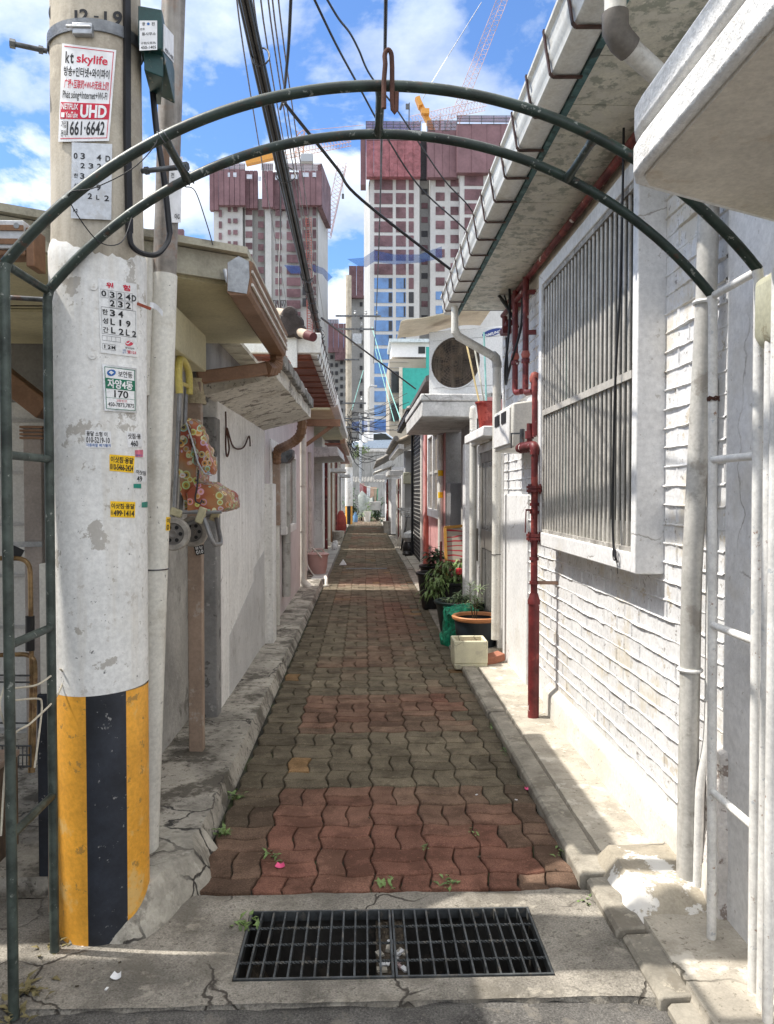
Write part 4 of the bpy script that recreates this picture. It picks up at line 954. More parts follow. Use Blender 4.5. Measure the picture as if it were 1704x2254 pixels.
mb = MB(); mb.prism([(0.67, 0.6), (0.67, 1.84), (0.70, 1.89), (1.24, 2.17), (1.24, 0.6)], 'z', 2.250, 2.259); mb.build('underside', mat('beige_soffit_plaster', (0.62,0.57,0.49), 0.85, var=0.08, vs=4, bump=0.7, bd=0.006, spots=[((0.45,0.36,0.26), 6, 0.62, 0.1, 0.6)]), can)
# beige green wall lamp / meter hood at the right edge
hb = MB(); x0 = P(1665, 700, y=2.15).x; zt = P(1680, 596, y=2.15).z; zb = P(1680, 768, y=2.15).z
pr = [(2.05, zt-.01), (2.05, zb+.05), (2.10, zb), (2.19, zb), (2.215, zb+.03), (2.215, zt-.05), (2.17, zt)]
hb.prism([(x0+.02, zb), (1.26, zb), (1.26, zt+.03), (x0+.05, zt), (x0, zt-.03), (x0, zb+.035)], 'y', 2.0, 2.17)
single('wall_box', hb, mat('aged_ivory_plastic', (0.50,0.49,0.36), 0.4, var=0.08, vs=4, spots=[((0.25,0.2,0.12), 14, 0.62, 0.06, 0.6)]), 'yellowed ivory plastic box on the wall at the right edge', 'wall box', bev=0.014)
# grey rain pipe with its white head
rp = thing('rain_pipe', 'grey plastic rain pipe down the white brick wall next to the arch', 'rain pipe', (1.19, 2.80, 0.1))
MB().tube(fillet([(0.77, 2.38, 3.07), (0.77, 2.38, 2.93)], .02), 0.033, 16).build('outlet', m_pvc, rp)
MB().tube([(0.77, 2.38, 2.965), (0.772, 2.382, 2.915), (0.795, 2.392, 2.888), (0.825, 2.405, 2.872)], [.040, .041, .041, .039], 16).build('elbow', mat('dark_grime_pvc', (0.13,0.115,0.10), 0.6, var=0.2), rp)
MB().tube([(0.81, 2.40, 2.88), (1.04, 2.535, 2.80), (1.17, 2.63, 2.73)], 0.033, 16).build('cross_pipe', m_pvcg, rp)
MB().tube(fillet([(1.165, 2.63, 2.74), (1.19, 2.65, 2.66), (1.192, 2.67, 2.2), (1.178, 2.735, 1.2), (1.172, 2.74, 0.10)], 0.05), 0.0355, 18).build('downpipe', m_pvcg, rp)
for z, y in ((2.16, 2.673), (0.86, 2.737)):
    x = 1.191-(2.16-z)*0.012
    MB().tube([(x+0.038*cos(t*pi/10), y+0.038*sin(t*pi/10), z) for t in range(20)], 0.0075, 6, closed=True).build('collar', m_wpost, rp)
mb = MB(); mb.cyl((1.172, 2.74, 0.10), (1.172, 2.74, 0.07), 0.030, 14); mb.build('broken_end', m_rust, rp)
# ---------------------------------------------------------------- gas pipes and meter
m_gas = mat('red_gas_pipe_paint', (0.135, 0.021, 0.021), 0.5, var=0.25, vs=10, bump=0.1, spots=[((0.40,0.09,0.07), 6, 0.58, 0.1, 0.5), ((0.74,0.68,0.64), 9, 0.72, 0.012, 0.9)])
m_gasd = mat('dark_red_valve_paint', (0.13, 0.022, 0.022), 0.55, var=0.2, vs=14, bump=0.15)
gas = thing('gas_pipe', 'red painted gas pipe with flanges and valves rising beside the barred window', 'gas pipe', (1.10, 4.95, 0.05))
gx, gy = 1.10, 4.95
MB().cyl((gx, gy, 0.03), (gx, gy, 0.78), 0.036, 20).build('lower_pipe', m_gas, gas)
MB().tube([(gx, gy, 0.775), (gx, gy, 0.80), (gx, gy, 0.83), (gx, gy, 0.845)], [.040, .040, .030, .027], 18).build('reducer', m_gas, gas)
MB().cyl((gx, gy, 0.84), (gx, gy, 1.78), 0.0225, 16).build('upper_pipe', m_gas, gas)
for z in (1.19, 1.50):
    mb = MB(); mb.cyl((gx, gy, z), (gx, gy, z+.018), 0.052, 8); mb.cyl((gx, gy, z+.022), (gx, gy, z+.040), 0.052, 8)
    for k in range(4): a = k*pi/2+pi/4; mb.cyl((gx+.042*cos(a), gy+.042*sin(a), z-.012), (gx+.042*cos(a), gy+.042*sin(a), z+.052), 0.006, 6)
    mb.build('flange', m_gasd, gas)
for z in (0.905, 1.06, 1.36, 1.41): MB().cyl((gx, gy, z), (gx, gy, z+.02), 0.030, 10).build('coupling', m_gasd, gas)
mb = MB(); mb.bar((gx-.02, gy-.01, 1.385), (gx-.06, gy-.03, 1.385), .012, .012); mb.bar((gx-.06, gy-.03, 1.39), (gx-.065, gy-.03, 1.24), .012, .006); mb.build('valve_lever', m_gasd, gas)
MB().tube(fillet([(gx, gy, 1.74), (gx, gy, 1.80), (gx-.02, gy+.12, 1.80), (gx-.03, gy+.34, 1.80)], 0.05), 0.030, 14).build('elbow', m_gas, gas)
for k in range(4): MB().cyl((gx-.006-.006*k, gy+.09+.06*k, 1.80), (gx-.008-.006*k, gy+.115+.06*k, 1.80), 0.038, 10).build('union', m_gasd, gas)
MB().tube(fillet([(gx-.012, gy+.10, 1.80), (gx-.012, gy+.10, 1.95)], .02), 0.019, 10).cyl((gx-.012, gy+.10, 1.85), (gx-.012, gy+.10, 1.90), 0.03, 8).build('riser', m_gasd, gas)
mb = MB(); mb.cyl((gx-.02, gy+.30, 1.80), (gx-.02, gy+.30, 1.93), .017, 10); mb.bar((gx-.03, gy+.30, 1.90), (gx-.09, gy+.32, 1.90), .014, .01); mb.bar((gx-.09, gy+.32, 1.905), (gx-.09, gy+.32, 1.80), .014, .008); mb.build('shutoff_valve', m_zincd, gas)
mb = MB(); mb.tube(fillet([(1.115, 5.02, 1.86), (1.115, 5.02, 2.27), (1.14, 5.17, 2.27), (1.14, 5.17, 2.19)], .035), .0185, 14); mb.build('riser', m_gas, gas)
for c in ((1.117, 5.03, 2.255), (1.135, 5.15, 2.255)): mb = MB(); mb.lathe(c, [(.0, -.032), (.024, -.022), (.030, 0), (.024, .022), (0, .032)], 12, cap=(False, False)); mb.build('elbow', mat('pink_faded_red', (0.42,0.12,0.09), 0.55, var=0.1), gas)
br = MB(); br.bar((gx, gy, 0.915), (WX, gy-.02, 0.915), .03, .02); br.build('wall_bracket', mat('flaky_bracket', (0.35,0.22,0.16), 0.8, var=0.3), gas)
for i, (px0, y, zb_, ztop) in enumerate(((1134, 6.0, 2.27, 3.06), (1157, 5.62, 2.22, 3.06))):
    x = P(px0, 800, y=y).x
    tt = thing('gas_riser', f'red gas riser with elbow {"farther" if i == 0 else "nearer"} above the meter cover', 'gas pipe', (x, y, zb_), 'red gas risers')
    MB().cyl((x, y, zb_+.05), (x, y, ztop), 0.0225, 14).build('pipe', m_gas, tt)
    zc_ = zb_+.22; MB().cyl((x, y, zc_), (x, y, zc_+.03), .031, 12).build('union', m_gas, tt)
    mb = MB(); mb.lathe((x, y, zc_+.06), [(0, -.034), (.026, -.024), (.034, 0), (.026, .026), (0, .036)], 12, cap=(False, False)); mb.build('cap', mat('pink_faded_red', None), tt)
    MB().tube(fillet([(x, y, zb_+.08), (x, y, zb_), (x+.03, y-.10, zb_)], .04), .0225, 12).build('elbow', m_gas, tt)
    for z in (2.95, 2.66)[:1 if i == 0 else 2]: MB().bar((x, y, z), (WX, y-.02, z), .035, .03).build('wall_bracket', m_gasd, tt)
single('gas_pipe', MB().tube([(1.20, 1.2, 3.065), (1.20, 3.6, 3.065), (1.20, 6.35, 3.065)], 0.0225, 14), m_gas, 'long red gas pipe running under the marbled soffit', 'gas pipe')
single('gas_pipe', MB().tube([(1.19, 5.7, 2.99), (1.17, 6.5, 2.98)], 0.022, 14), m_gas, 'short red gas pipe just below the long soffit pipe', 'gas pipe')
mt = thing('gas_meter_cover', 'off white plastic gas meter cover box under the red risers', 'meter box', (1.14, 5.75, 1.8))
m_ivory = mat('off_white_plastic', (0.62, 0.60, 0.54), 0.4, var=0.05, vs=3, bump=0.03)
mb = MB(); mb.hexa([(1.035, 5.36, 1.815), (WX, 5.36, 1.80), (WX, 6.1, 1.80), (1.035, 6.1, 1.815)], [(1.035, 5.36, 2.12), (WX, 5.36, 2.15), (WX, 6.1, 2.15), (1.035, 6.1, 2.12)]); mb.build('case', m_ivory, mt, bev=0.012)
mb = MB(); mb.box(1.02, 1.034, 5.42, 6.06, 1.84, 2.10); mb.build('front_cover', m_wwood, mt, bev=0.006)
mb = MB(); mb.box(1.014, 1.0195, 5.78, 5.98, 2.0, 2.08); mb.box(1.014, 1.0195, 5.52, 5.70, 2.0, 2.08); mb.build('meter_window', m_black, mt)
single('valve_assembly', MB().cyl((1.17, 6.2, 2.86), (1.17, 6.5, 2.84), .03, 10).cyl((1.15, 6.3, 2.80), (1.15, 6.3, 2.93), .022, 10).obox((1.15, 6.25, 2.80), (.07, .12, .05)), m_gasd, 'small dark red valve under the end of the soffit pipes', 'valve')
for k, pts in enumerate(([(1.15, 6.1, 3.1), (1.14, 6.05, 2.8), (1.12, 6.1, 2.5), (1.16, 6.3, 2.38), (1.2, 6.45, 2.5), (1.2, 6.5, 2.8)], [(1.2, 5.85, 3.0), (1.19, 5.84, 2.75), (1.15, 6.0, 2.52), (1.16, 6.25, 2.42)])):
    single('wall_cable', MB().tube(smooth_pts(pts), .010, 8), m_black, f'black cable coil hanging {"behind" if k else "beside"} the red risers', 'cable')
# white downpipes near the door
dp = thing('rain_pipe', 'white rain pipe crossing below the air conditioner and running down beside the brown door', 'rain pipe', (1.14, 6.65, 0.2))
MB().cyl((0.77, 6.55, 3.07), (0.77, 6.55, 2.84), 0.030, 14).build('outlet', m_pvc, dp)
MB().tube([(0.77, 6.55, 2.87), (0.80, 6.56, 2.82), (1.12, 6.63, 2.66), (1.145, 6.65, 2.62)], 0.036, 14).build('cross_pipe', m_pvc, dp)
MB().tube([(1.10, 6.62, 2.675), (1.135, 6.64, 2.65), (1.147, 6.65, 2.61), (1.147, 6.65, 2.57)], 0.042, 14).build('elbow', m_pvcg, dp)
MB().tube([(1.147, 6.65, 2.60), (1.147, 6.65, 1.3), (1.142, 6.65, 0.22)], 0.037, 16).build('downpipe', m_pvc, dp)
MB().tube([(1.145+.039*cos(t*pi/8), 6.65+.039*sin(t*pi/8), 0.96) for t in range(16)], .004, 6, closed=True).build('strap', m_zincd, dp)
dp = thing('rain_pipe', 'white plastic rain pipe with side branch below the canopy slab', 'rain pipe', (1.07, 7.75, 0.1))
MB().tube([(1.10, 7.75, 2.33), (1.10, 7.75, 1.4), (1.10, 7.75, 0.12)], 0.036, 16).build('downpipe', m_pvc, dp)
MB().cyl((1.10, 7.75, 2.24), (1.10, 7.75, 2.30), .042, 14).build('collar', m_pvc, dp); MB().lathe((1.10, 7.75, 2.33), [(.036, -.01), (.036, .01), (.025, .03), (0, .038)], 14).build('cap', m_pvc, dp)
MB().tube([(1.10, 7.75, 1.98), (1.13, 7.6, 2.0), (1.20, 7.3, 2.02)], .034, 14).build('branch', m_pvc, dp)
for k in range(3): MB().tube([(1.10+.039*cos(t*pi/8), 7.75+.039*sin(t*pi/8), 2.02+.05*k) for t in range(16)], .0025, 5, closed=True).build('clamp', m_zinc, dp)
single('wall_cable', MB().tube([(1.225, 5.72, 2.9), (1.222, 6.7, 2.62), (1.222, 6.76, 1.4), (1.222, 6.78, 0.3)], .006, 6), m_wpost, 'thin white painted cable down the wall behind the white rain pipe', 'cable')
# ================================================================ second house on the right: canopy slab, doorway, pink wall
m_pink = mat('pink_painted_wall', (0.52, 0.26, 0.25), 0.75, var=0.10, vs=4, bump=0.3, spots=[((0.62,0.45,0.42), 6, 0.6, 0.1, 0.5)])
m_greyw = mat('grey_cement_wall', (0.34, 0.33, 0.315), 0.85, var=0.14, vs=2.5, bs=60, bump=0.5, bd=0.005, spots=[((0.2,0.19,0.175), 4, 0.58, 0.12, 0.5)])
m_slab = mat('weathered_white_concrete', (0.55, 0.545, 0.53), 0.85, var=0.12, vs=4, bs=50, bump=0.7, bd=0.008, spots=[((0.32,0.31,0.30), 5, 0.57, 0.1, 0.6), ((0.68,0.67,0.65), 9, 0.6, 0.08, 0.6)], crack=((0.12,0.11,0.10), 2.5, 0.012))
h2 = thing('pink_house', 'pink walled house beyond the brown door with a heavy canopy slab and white framed window', 'house', (2.0, 11, 0))
MB().box(1.08, 1.26, 8.24, 8.42, -0.03, 2.02).build('door_pillar', m_wplast, h2, bev=0.01)
MB().box(1.25, 3.2, 8.42, 9.9, -0.03, 2.32).build('recess_wall', m_greyw, h2); MB().box(1.11, 3.2, 10.425, 10.449, 0, 2.32).build('recess_end', m_greyw, h2)
MB().box(1.10, 3.2, 10.45, 14.4, 0.0, 3.0).build('pink_wall', m_pink, h2)
MB().prism([(0.85, 3.02), (0.85, 3.09), (3.4, 4.0), (3.4, 3.9)], 'y', 10.6, 14.6).build('roof', mat('dark_roof_sheet', None), h2)
sl = MB(); sl.prism([(0.62, 8.26), (0.60, 10.9), (1.30, 10.9), (1.30, 8.26)], 'z', 2.305, 2.47); sl.build('canopy_slab', m_slab, h2, bev=0.012)
sl = MB(); sl.prism([(0.605, 8.245), (0.585, 10.92), (1.30, 10.92), (1.30, 8.245)], 'z', 2.472, 2.55); sl.build('canopy_lip', m_slab, h2, bev=0.014)
MB().box(1.12, 1.40, 10.0, 10.42, 0.25, 1.62).build('grey_cabinet', mat('grey_cabinet_paint', (0.22, 0.22, 0.225), 0.5, var=0.06), h2, bev=0.01)
wf = MB(); Yw0, Yw1 = 10.72, 12.55
for a in ((Yw0, Yw0+.09, 1.12, 2.45), (Yw1-.09, Yw1, 1.12, 2.45), (Yw0+.09, Yw1-.09, 2.35, 2.45), (Yw0+.09, Yw1-.09, 1.12, 1.24), (11.6, 11.66, 1.24, 2.35)): wf.box(1.03, 1.12, *a)
w2 = wf.build('window', m_wplast, h2, bev=0.006)
MB().box(1.075, 1.085, Yw0+.09, Yw1-.09, 1.24, 2.35).build('pane', mat('tan_frosted_glass', (0.22, 0.19, 0.155), 0.3, var=0.1, bump=0), w2)
MB().box(1.06, 1.075, Yw0+.09, Yw1-.09, 1.78, 1.82).build('rail', m_pvcg, w2)
rp2 = thing('rain_pipe', 'white rain pipe with yellow stickers in front of the pink wall', 'rain pipe', (1.06, 10.62, 0.1))
MB().tube([(1.06, 10.62, 2.28), (1.055, 10.62, 0.12)], 0.035, 12).build('tube', m_pvc, rp2)
for z in (1.72, 1.42): MB().tube([(1.058, 10.62, z), (1.058, 10.62, z+.08)], 0.0365, 12).build('yellow_sticker', m_yelst, rp2)
single('gas_pipe', MB().tube([(1.04, 12.75, 2.9), (1.04, 12.75, 1.15)], .026, 10).tube([(1.03, 12.75, 1.0), (1.03, 12.75, 0.05)], .045, 12).tube([(1.035, 12.75, 1.17), (1.03, 12.75, .98)], [.028, .046], 12), mat('salmon_gas_pipe', (0.36, 0.095, 0.07), 0.5, var=0.15), 'salmon red gas pipe at the far end of the pink wall', 'gas pipe')
single('rain_pipe', MB().tube([(1.10, 14.5, 2.9), (1.10, 14.5, 0.05)], .04, 12), m_pvc, 'white rain pipe at the corner of the black brick wall', 'rain pipe')
# air conditioner on the slab
ac = thing('air_conditioner', 'white outdoor air conditioner unit with a dirty brown fan grille standing on the canopy slab', 'air conditioner', (1.1, 8.75, 2.55))
aL = Vector((0.736, 8.76, 2.58)); aU = Vector((cos(radians(24)), -sin(radians(24)), 0)); aN = Vector((-sin(radians(24)), -cos(radians(24)), 0)); aZ = Vector((0, 0, 1))
def acp(s, z, d=0.0): return aL+aU*s+aZ*z+aN*d
def acbox(mb, s0, s1, z0, z1, d0, d1): return mb.hexa([acp(s0, z0, d1), acp(s1, z0, d1), acp(s1, z0, d0), acp(s0, z0, d0)], [acp(s0, z1, d1), acp(s1, z1, d1), acp(s1, z1, d0), acp(s0, z1, d0)])
m_acw = mat('white_appliance', (0.66, 0.66, 0.65), 0.4, var=0.04, vs=3, bump=0.03)
acbox(MB(), 0, .88, 0, .73, -.32, 0).build('case', m_acw, ac, bev=0.012)
mb = MB()
for s in (.12, .76): acbox(mb, s-.03, s+.03, -.03, 0, -.3, .01)
mb.build('feet', m_zincd, ac)
fc = (0.315, 0.365); fr = 0.285
mb = MB(); pts = [acp(fc[0]+fr*cos(t*2*pi/40), fc[1]+fr*sin(t*2*pi/40), 0.003) for t in range(40)]; mb.poly(pts)
mb.build('fan_opening', mat('grimy_fan', (0.035, 0.026, 0.018), 0.7, var=0.5, vs=9, spots=[((0.12,0.085,0.05), 6, 0.52, 0.15, 0.8)], streak=((0.16,0.13,0.09), 0.6)), ac)
mb = MB()
for k in range(1, 11): mb.tube([acp(fc[0]+fr*k/10.3*cos(t*2*pi/36), fc[1]+fr*k/10.3*sin(t*2*pi/36), 0.012) for t in range(36)], .0022, 4, closed=True)
for k in range(24): a = k*2*pi/24; mb.tube([acp(fc[0]+.05*cos(a), fc[1]+.05*sin(a), .014), acp(fc[0]+fr*cos(a), fc[1]+fr*sin(a), .012)], .0022, 4)
mb.build('grille', mat('rusty_grille', (0.10, 0.07, 0.05), 0.7, var=0.3), ac)
mb = MB(); mb.tube([acp(fc[0]+(fr+.006)*cos(t*2*pi/40), fc[1]+(fr+.006)*sin(t*2*pi/40), 0.004) for t in range(40)], .010, 6, closed=True); mb.build('fan_ring', m_acw, ac)
mb = MB(); mb.poly([acp(.735+.115*cos(t*pi/16), .665+.038*sin(t*pi/16)+.02*cos(t*pi/16), .003) for t in range(32)]); lgo = mb.build('oval_badge', mat('navy_badge', (0.015, 0.04, 0.20), 0.4, var=0.03, bump=0), ac)
v, f = text_geo('SAMSUNG', .02); MB().add([acp(.645+.18*a, .638+.03*b+.02*((a-.5)*2), .0055) for a, b in v], f).build('badge_lettering', m_print_w, lgo, smooth=False, recalc=False)
mb = MB(); acbox(mb, .05, .83, .62, .625, 0, .003); acbox(mb, .05, .83, .09, .095, 0, .003); mb.build('case_seam', mat('grey_seam', (0.35,0.34,0.33), 0.5), ac)
single('awning_sheet', MB().shell(lambda u, v: (0.40+1.0*u, 8.36+0.95*v, 3.335+0.16*(u**0.6)-0.03*sin(u*6)), 18, 4, (0, 0, .008)), mat('cream_plastic_sheet', (0.62, 0.56, 0.42), 0.5, var=0.08, spots=[((0.4,0.34,0.22), 5, 0.6, 0.1, 0.5)]), 'curved cream plastic sheet laid over the air conditioner', 'awning')
# red bucket with mop sticks on the ledge
bk = single('bucket', MB().lathe((1.165, 7.30, 2.093), [(.07, 0), (.10, .23), (.112, .245), (.112, .258), (.103, .258), (.096, .23), (.065, .01)], 22), mat('red_plastic', (0.23, 0.022, 0.018), 0.4, var=0.1, spots=[((0.55,0.12,0.09), 6, 0.58, 0.1, 0.5)]), 'red plastic bucket on the wall ledge holding long mop sticks', 'bucket', 'buckets in the alley')
for (a, b, col_, lab) in (((1.14, 7.29, 2.13), (1.00, 7.6, 3.0), (0.55, 0.42, 0.20), 'yellowish'), ((1.17, 7.31, 2.13), (1.165, 7.5, 3.05), (0.25, 0.50, 0.47), 'pale teal'), ((1.18, 7.29, 2.13), (1.10, 7.7, 2.95), (0.5, 0.48, 0.40), 'grey')):
    single('mop_stick', MB().cyl(a, b, .009, 8), mat(lab.replace(' ', '_')+'_stick', col_, 0.5), f'{lab} mop stick standing in the red bucket', 'stick', 'mop sticks')
# ---------------------------------------------------------------- leaning rug board
def leanp(u, v): return Vector((1.03+0.27*u, 9.50+0.20*v, 0.42+0.62*v))
m_rug = mat('patterned_rug', (0.42, 0.34, 0.28), 0.9, var=0.1, bump=0.3)
_nt, _b = nodes_of(m_rug)
_p = nd(_nt, 'ShaderNodeNewGeometry').outputs['Position']
_w = nd(_nt, 'ShaderNodeTexWave', {'Vector': vmath(_nt, 'MULTIPLY', _p, (0.6, 0.2, 1.35)), 'Scale': 1.9, 'Distortion': 3.0, 'Detail': 2.0, 'Detail Scale': 2.2}, wave_type='BANDS', bands_direction='Z').outputs['Fac']
_nt.links.new(ramp(_nt, _w, [(0.30, (0.44,0.38,0.31)), (0.36, (0.40,0.03,0.05)), (0.72, (0.50,0.06,0.08)), (0.78, (0.46,0.40,0.33))]), _b.inputs['Base Color'])
rug = thing('rug_board', 'board covered with a cream rug with red wavy pattern leaning in the doorway recess', 'rug', (1.15, 9.5, 0.1))
MB().shell(lambda u, v: leanp(u, v), 6, 10, (0, .02, 0)).build('rug', m_rug, rug)
m_ora = mat('orange_wood', (0.50, 0.25, 0.05), 0.6, var=0.15)
MB().bar(leanp(-.03, -.05)+Vector((0, -.012, 0)), leanp(-.03, 1.02)+Vector((0, -.012, 0)), .035, .03).bar(leanp(-.05, 1.02)+Vector((0, -.012, 0)), leanp(1, 1.06)+Vector((0, -.012, 0)), .03, .035).bar((1.0, 9.5, .0), leanp(-.03, -.05)+Vector((0, -.012, 0)), .035, .03).build('wood_frame', m_ora, rug)
# ---------------------------------------------------------------- pots and plants
m_potk = mat('black_plastic_pot', (0.012, 0.013, 0.014), 0.4, var=0.2, bump=0.05)
m_potg = mat('dark_green_tub', (0.012, 0.030, 0.026), 0.4, var=0.2, bump=0.05)
m_potn = mat('navy_black_tub', (0.012, 0.018, 0.024), 0.42, var=0.2, bump=0.05)
m_rimo = mat('orange_pot_rim', (0.50, 0.21, 0.085), 0.55, var=0.12, bump=0.1)
m_leafd = mat('dark_leaf', (0.045, 0.090, 0.035), 0.5, var=0.35, vs=20, bump=0.1)
m_leafm = mat('mid_leaf', (0.15, 0.225, 0.07), 0.5, var=0.35, vs=20, bump=0.1)
m_leafl = mat('pale_leaf', (0.20, 0.27, 0.13), 0.5, var=0.3, vs=20, bump=0.1)
m_stem = mat('plant_stem', (0.09, 0.065, 0.035), 0.8, var=0.2)
def pot(c, r0, r1, h, m, label, rimm=None, grp='plant pots by the brown door'):
    t = thing('plant_pot', label, 'plant pot', c, grp)
    c = Vector(c)
    MB().lathe(c, [(r0, 0), (r1, h-.03), (r1-.012, h-.03), (r0-.01, .02)], 28).build('body', m, t)
    MB().lathe(c, [(r1-.002, h-.045), (r1+.018, h-.028), (r1+.022, h-.008), (r1+.012, h), (r1-.012, h-.004), (r1-.020, h-.03)], 28, cap=(False, False)).build('rim', rimm or m, t)
    MB().lathe(c, [(0, h-.045), (r1*.5, h-.05), (r1-.012, h-.06)], 20, cap=(False, False)).build('potting_soil', mat('chip_soil', (0.20, 0.13, 0.085), 0.95, var=0.35, bs=60, bump=0.8, bd=.01, spots=[((0.38,0.30,0.22), 50, 0.58, 0.08, 0.8), ((0.05,0.035,0.025), 40, 0.6, 0.08, 0.8)]), t)
    return t
def leaf(mb, p, d, L, w, droop=0.3):
    d = Vector(d).normalized(); s = d.cross(Vector((0,0,1)))
    if s.length < 1e-3: s = Vector((1,0,0))
    s.normalize(); n_ = s.cross(d)
    p = Vector(p); p1 = p+d*L*.45+n_*L*.04-Vector((0,0,droop*L*.12)); p2 = p+d*L-Vector((0,0,droop*L*.5))
    up = n_*w*.25
    mb.add([p, p1+s*w+up, p2, p1-s*w+up, p1], [(0, 4, 1), (1, 4, 2), (0, 3, 4), (3, 2, 4)])
def plant(name, label, c, stems, lm, L, w, nleaf, spread, seed, grp='potted plants by the brown door', whorl=False, droop=.4):
    r = random.Random(seed); t = thing(name, label, 'plant', c, grp); c = Vector(c)
    sm = MB(); lf = MB()
    for (dx, dy, h) in stems:
        b = c+Vector((dx*.3, dy*.3, 0)); top = c+Vector((dx, dy, h)); mid = (b+top)/2+Vector((r.uniform(-.02, .02), r.uniform(-.02, .02), h*.06))
        pts = smooth_pts([b, mid, top], 6); sm.tube(pts, [0.006-.004*i/len(pts) for i in range(len(pts))], 5)
        for k in range(nleaf):
            q = pts[int(len(pts)*(0.25+.75*r.random()**(.7))) - 1 if not whorl else min(len(pts)-1, int(len(pts)*(0.35+.65*k/nleaf)))]
            a = r.uniform(0, 2*pi) if not whorl else k*2.4
            el = r.uniform(-.5, .5) if not whorl else r.uniform(.1, .8)
            d = Vector((cos(a)*cos(el), sin(a)*cos(el), sin(el)))
            o = d*r.uniform(0, spread) if not whorl else d*0
            if spread > .05 and not whorl: sm.tube([q, q+o*.6+Vector((0,0,.01)), q+o], .0018, 4)
            leaf(lf, q+o, d+Vector((0,0,-.2*droop)), L*r.uniform(.65, 1.2), w*r.uniform(.7, 1.2), droop)
    sm.build('stem', m_stem, t); lf.build('foliage', lm, t, smooth=False, recalc=False)
    return t
p1 = (0.88, 9.82, 0.02)
pot(p1, .135, .20, .46, m_potk, 'tall black plastic pot farthest along the row')
pot((0.93, 10.35, 0.02), .13, .17, .50, m_potk, 'black pot half hidden behind the tall black pot')
plant('potted_plant', 'dark green leafy plant with a stake in the farthest black pot', (0.92, 10.30, 0.48), [(-.05, 0, .20), (.04, .03, .28), (.10, -.02, .22), (.02, .08, .16)], m_leafd, .12, .026, 30, .08, 4)
single('plant_stake', MB().cyl((0.985, 9.95, .1), (1.0, 9.97, .86), .014, 8), m_gasd, 'dark reddish stake standing by the farthest plant', 'stake')
pot((1.04, 8.95, 0.02), .15, .205, .44, m_potk, 'black pot holding the drooping plant with a red fruit')
plant('potted_plant', 'drooping shrub with narrow leaves and a red fruit hanging over its black pot', (1.03, 8.93, 0.42), [(-.30, -.1, .05), (-.22, -.05, .20), (-.08, -.1, .30), (.10, -.12, .30), (.24, -.1, .16), (.05, .02, .26), (-.32, -.12, -.08), (.28, -.12, .0), (-.2, -.16, .1)], m_leafm, .078, .017, 64, .10, 9, droop=1.4)
fp = MB(); fp.lathe((1.08, 8.72, 0.60), [(0, -.045), (.03, -.03), (.042, 0), (.034, .03), (0, .042)], 12, cap=(False, False)); single('fruit', fp, mat('red_fruit', (0.55, 0.04, 0.05), 0.35, var=0.15), 'round red fruit hanging in the drooping shrub', 'fruit')
pot((1.00, 7.95, 0.02), .20, .255, .36, m_potg, 'wide dark green tub between the netting and the drooping shrub')
plant('potted_plant', 'low pale green succulent cluster in the wide dark green tub', (0.98, 7.92, 0.33), [(-.10, -.03, .09), (-.03, -.05, .12), (.04, -.03, .10), (.0, .05, .14), (.10, .02, .12), (-.15, .02, .07)], m_leafl, .055, .012, 34, .02, 12)
p3 = (1.03, 7.02, 0.015)
pot(p3, .165, .205, .36, m_potn, 'dark tub with an orange terracotta rim nearest the camera', m_rimo)
plant('potted_plant', 'two upright stems with narrow spiky leaves in the orange rimmed tub', (1.015, 7.0, 0.32), [(-.05, -.03, .34), (.05, .04, .30), (-.01, -.01, .22)], m_leafl, .115, .007, 34, .0, 21, whorl=True, droop=.5)
nt_ = MB()
def netfn(u, v):
    a = radians(125+150*u); r = 0.26+0.05*v+0.03*noise.noise((u*6, v*4, 2))
    return (1.05+r*cos(a)*.95, 7.60+r*sin(a)*.9, 0.32-0.30*v+0.04*noise.noise((u*7, v*5, 6))+0.03*sin(u*9))
nt_.shell(netfn, 30, 14, (0, 0, .006))
def nettop(u, v):
    x = 0.80+0.32*u; y = 7.36+0.40*v
    return (x, y, 0.325+0.05*noise.noise((x*9, y*9, 1))+0.03*noise.noise((x*30, y*30, 3))+0.05*sin(u*pi)*sin(v*pi))
nt_.shell(nettop, 24, 18, (0, 0, .008))
single('green_net_bag', nt_, mat('green_netting', (0.0, 0.20, 0.105), 0.5, var=0.45, vs=22, bs=120, bump=0.9, bd=.01, spots=[((0.02,0.42,0.22), 26, 0.53, 0.08, 0.8)]), 'crumpled bright green netting draped between the tubs', 'netting')
# styrofoam planter
sf = thing('styrofoam_box', 'cream styrofoam box with dry soil in front of the orange rimmed tub', 'box', (0.885, 6.62, 0.01))
sx, sy, sw, sd, sh = 0.895, 6.53, .285, .24, .245
mb = MB(); mb.hexa([(sx-sw/2+.012, sy-sd/2, .01), (sx+sw/2-.012, sy-sd/2, .01), (sx+sw/2-.012, sy+sd/2, .01), (sx-sw/2+.012, sy+sd/2, .01)], [(sx-sw/2, sy-sd/2-.01, .06), (sx+sw/2, sy-sd/2-.01, .06), (sx+sw/2, sy+sd/2+.01, .06), (sx-sw/2, sy+sd/2+.01, .06)])
for a in ((-sw/2, sw/2, -sd/2-.01, -sd/2+.014), (-sw/2, sw/2, sd/2-.014, sd/2+.01), (-sw/2, -sw/2+.024, -sd/2+.014, sd/2-.014), (sw/2-.024, sw/2, -sd/2+.014, sd/2-.014)): mb.box(sx+a[0], sx+a[1], sy+a[2], sy+a[3], .0605, .01+sh)
mb.build('body', mat('cream_styrofoam', (0.66, 0.63, 0.46), 0.8, var=0.07, vs=6, bs=160, bump=0.4, spots=[((0.45,0.42,0.33), 9, 0.62, 0.08, 0.6)], crack=((0.16,0.14,0.1), 5.0, 0.012)), sf, bev=0.010)
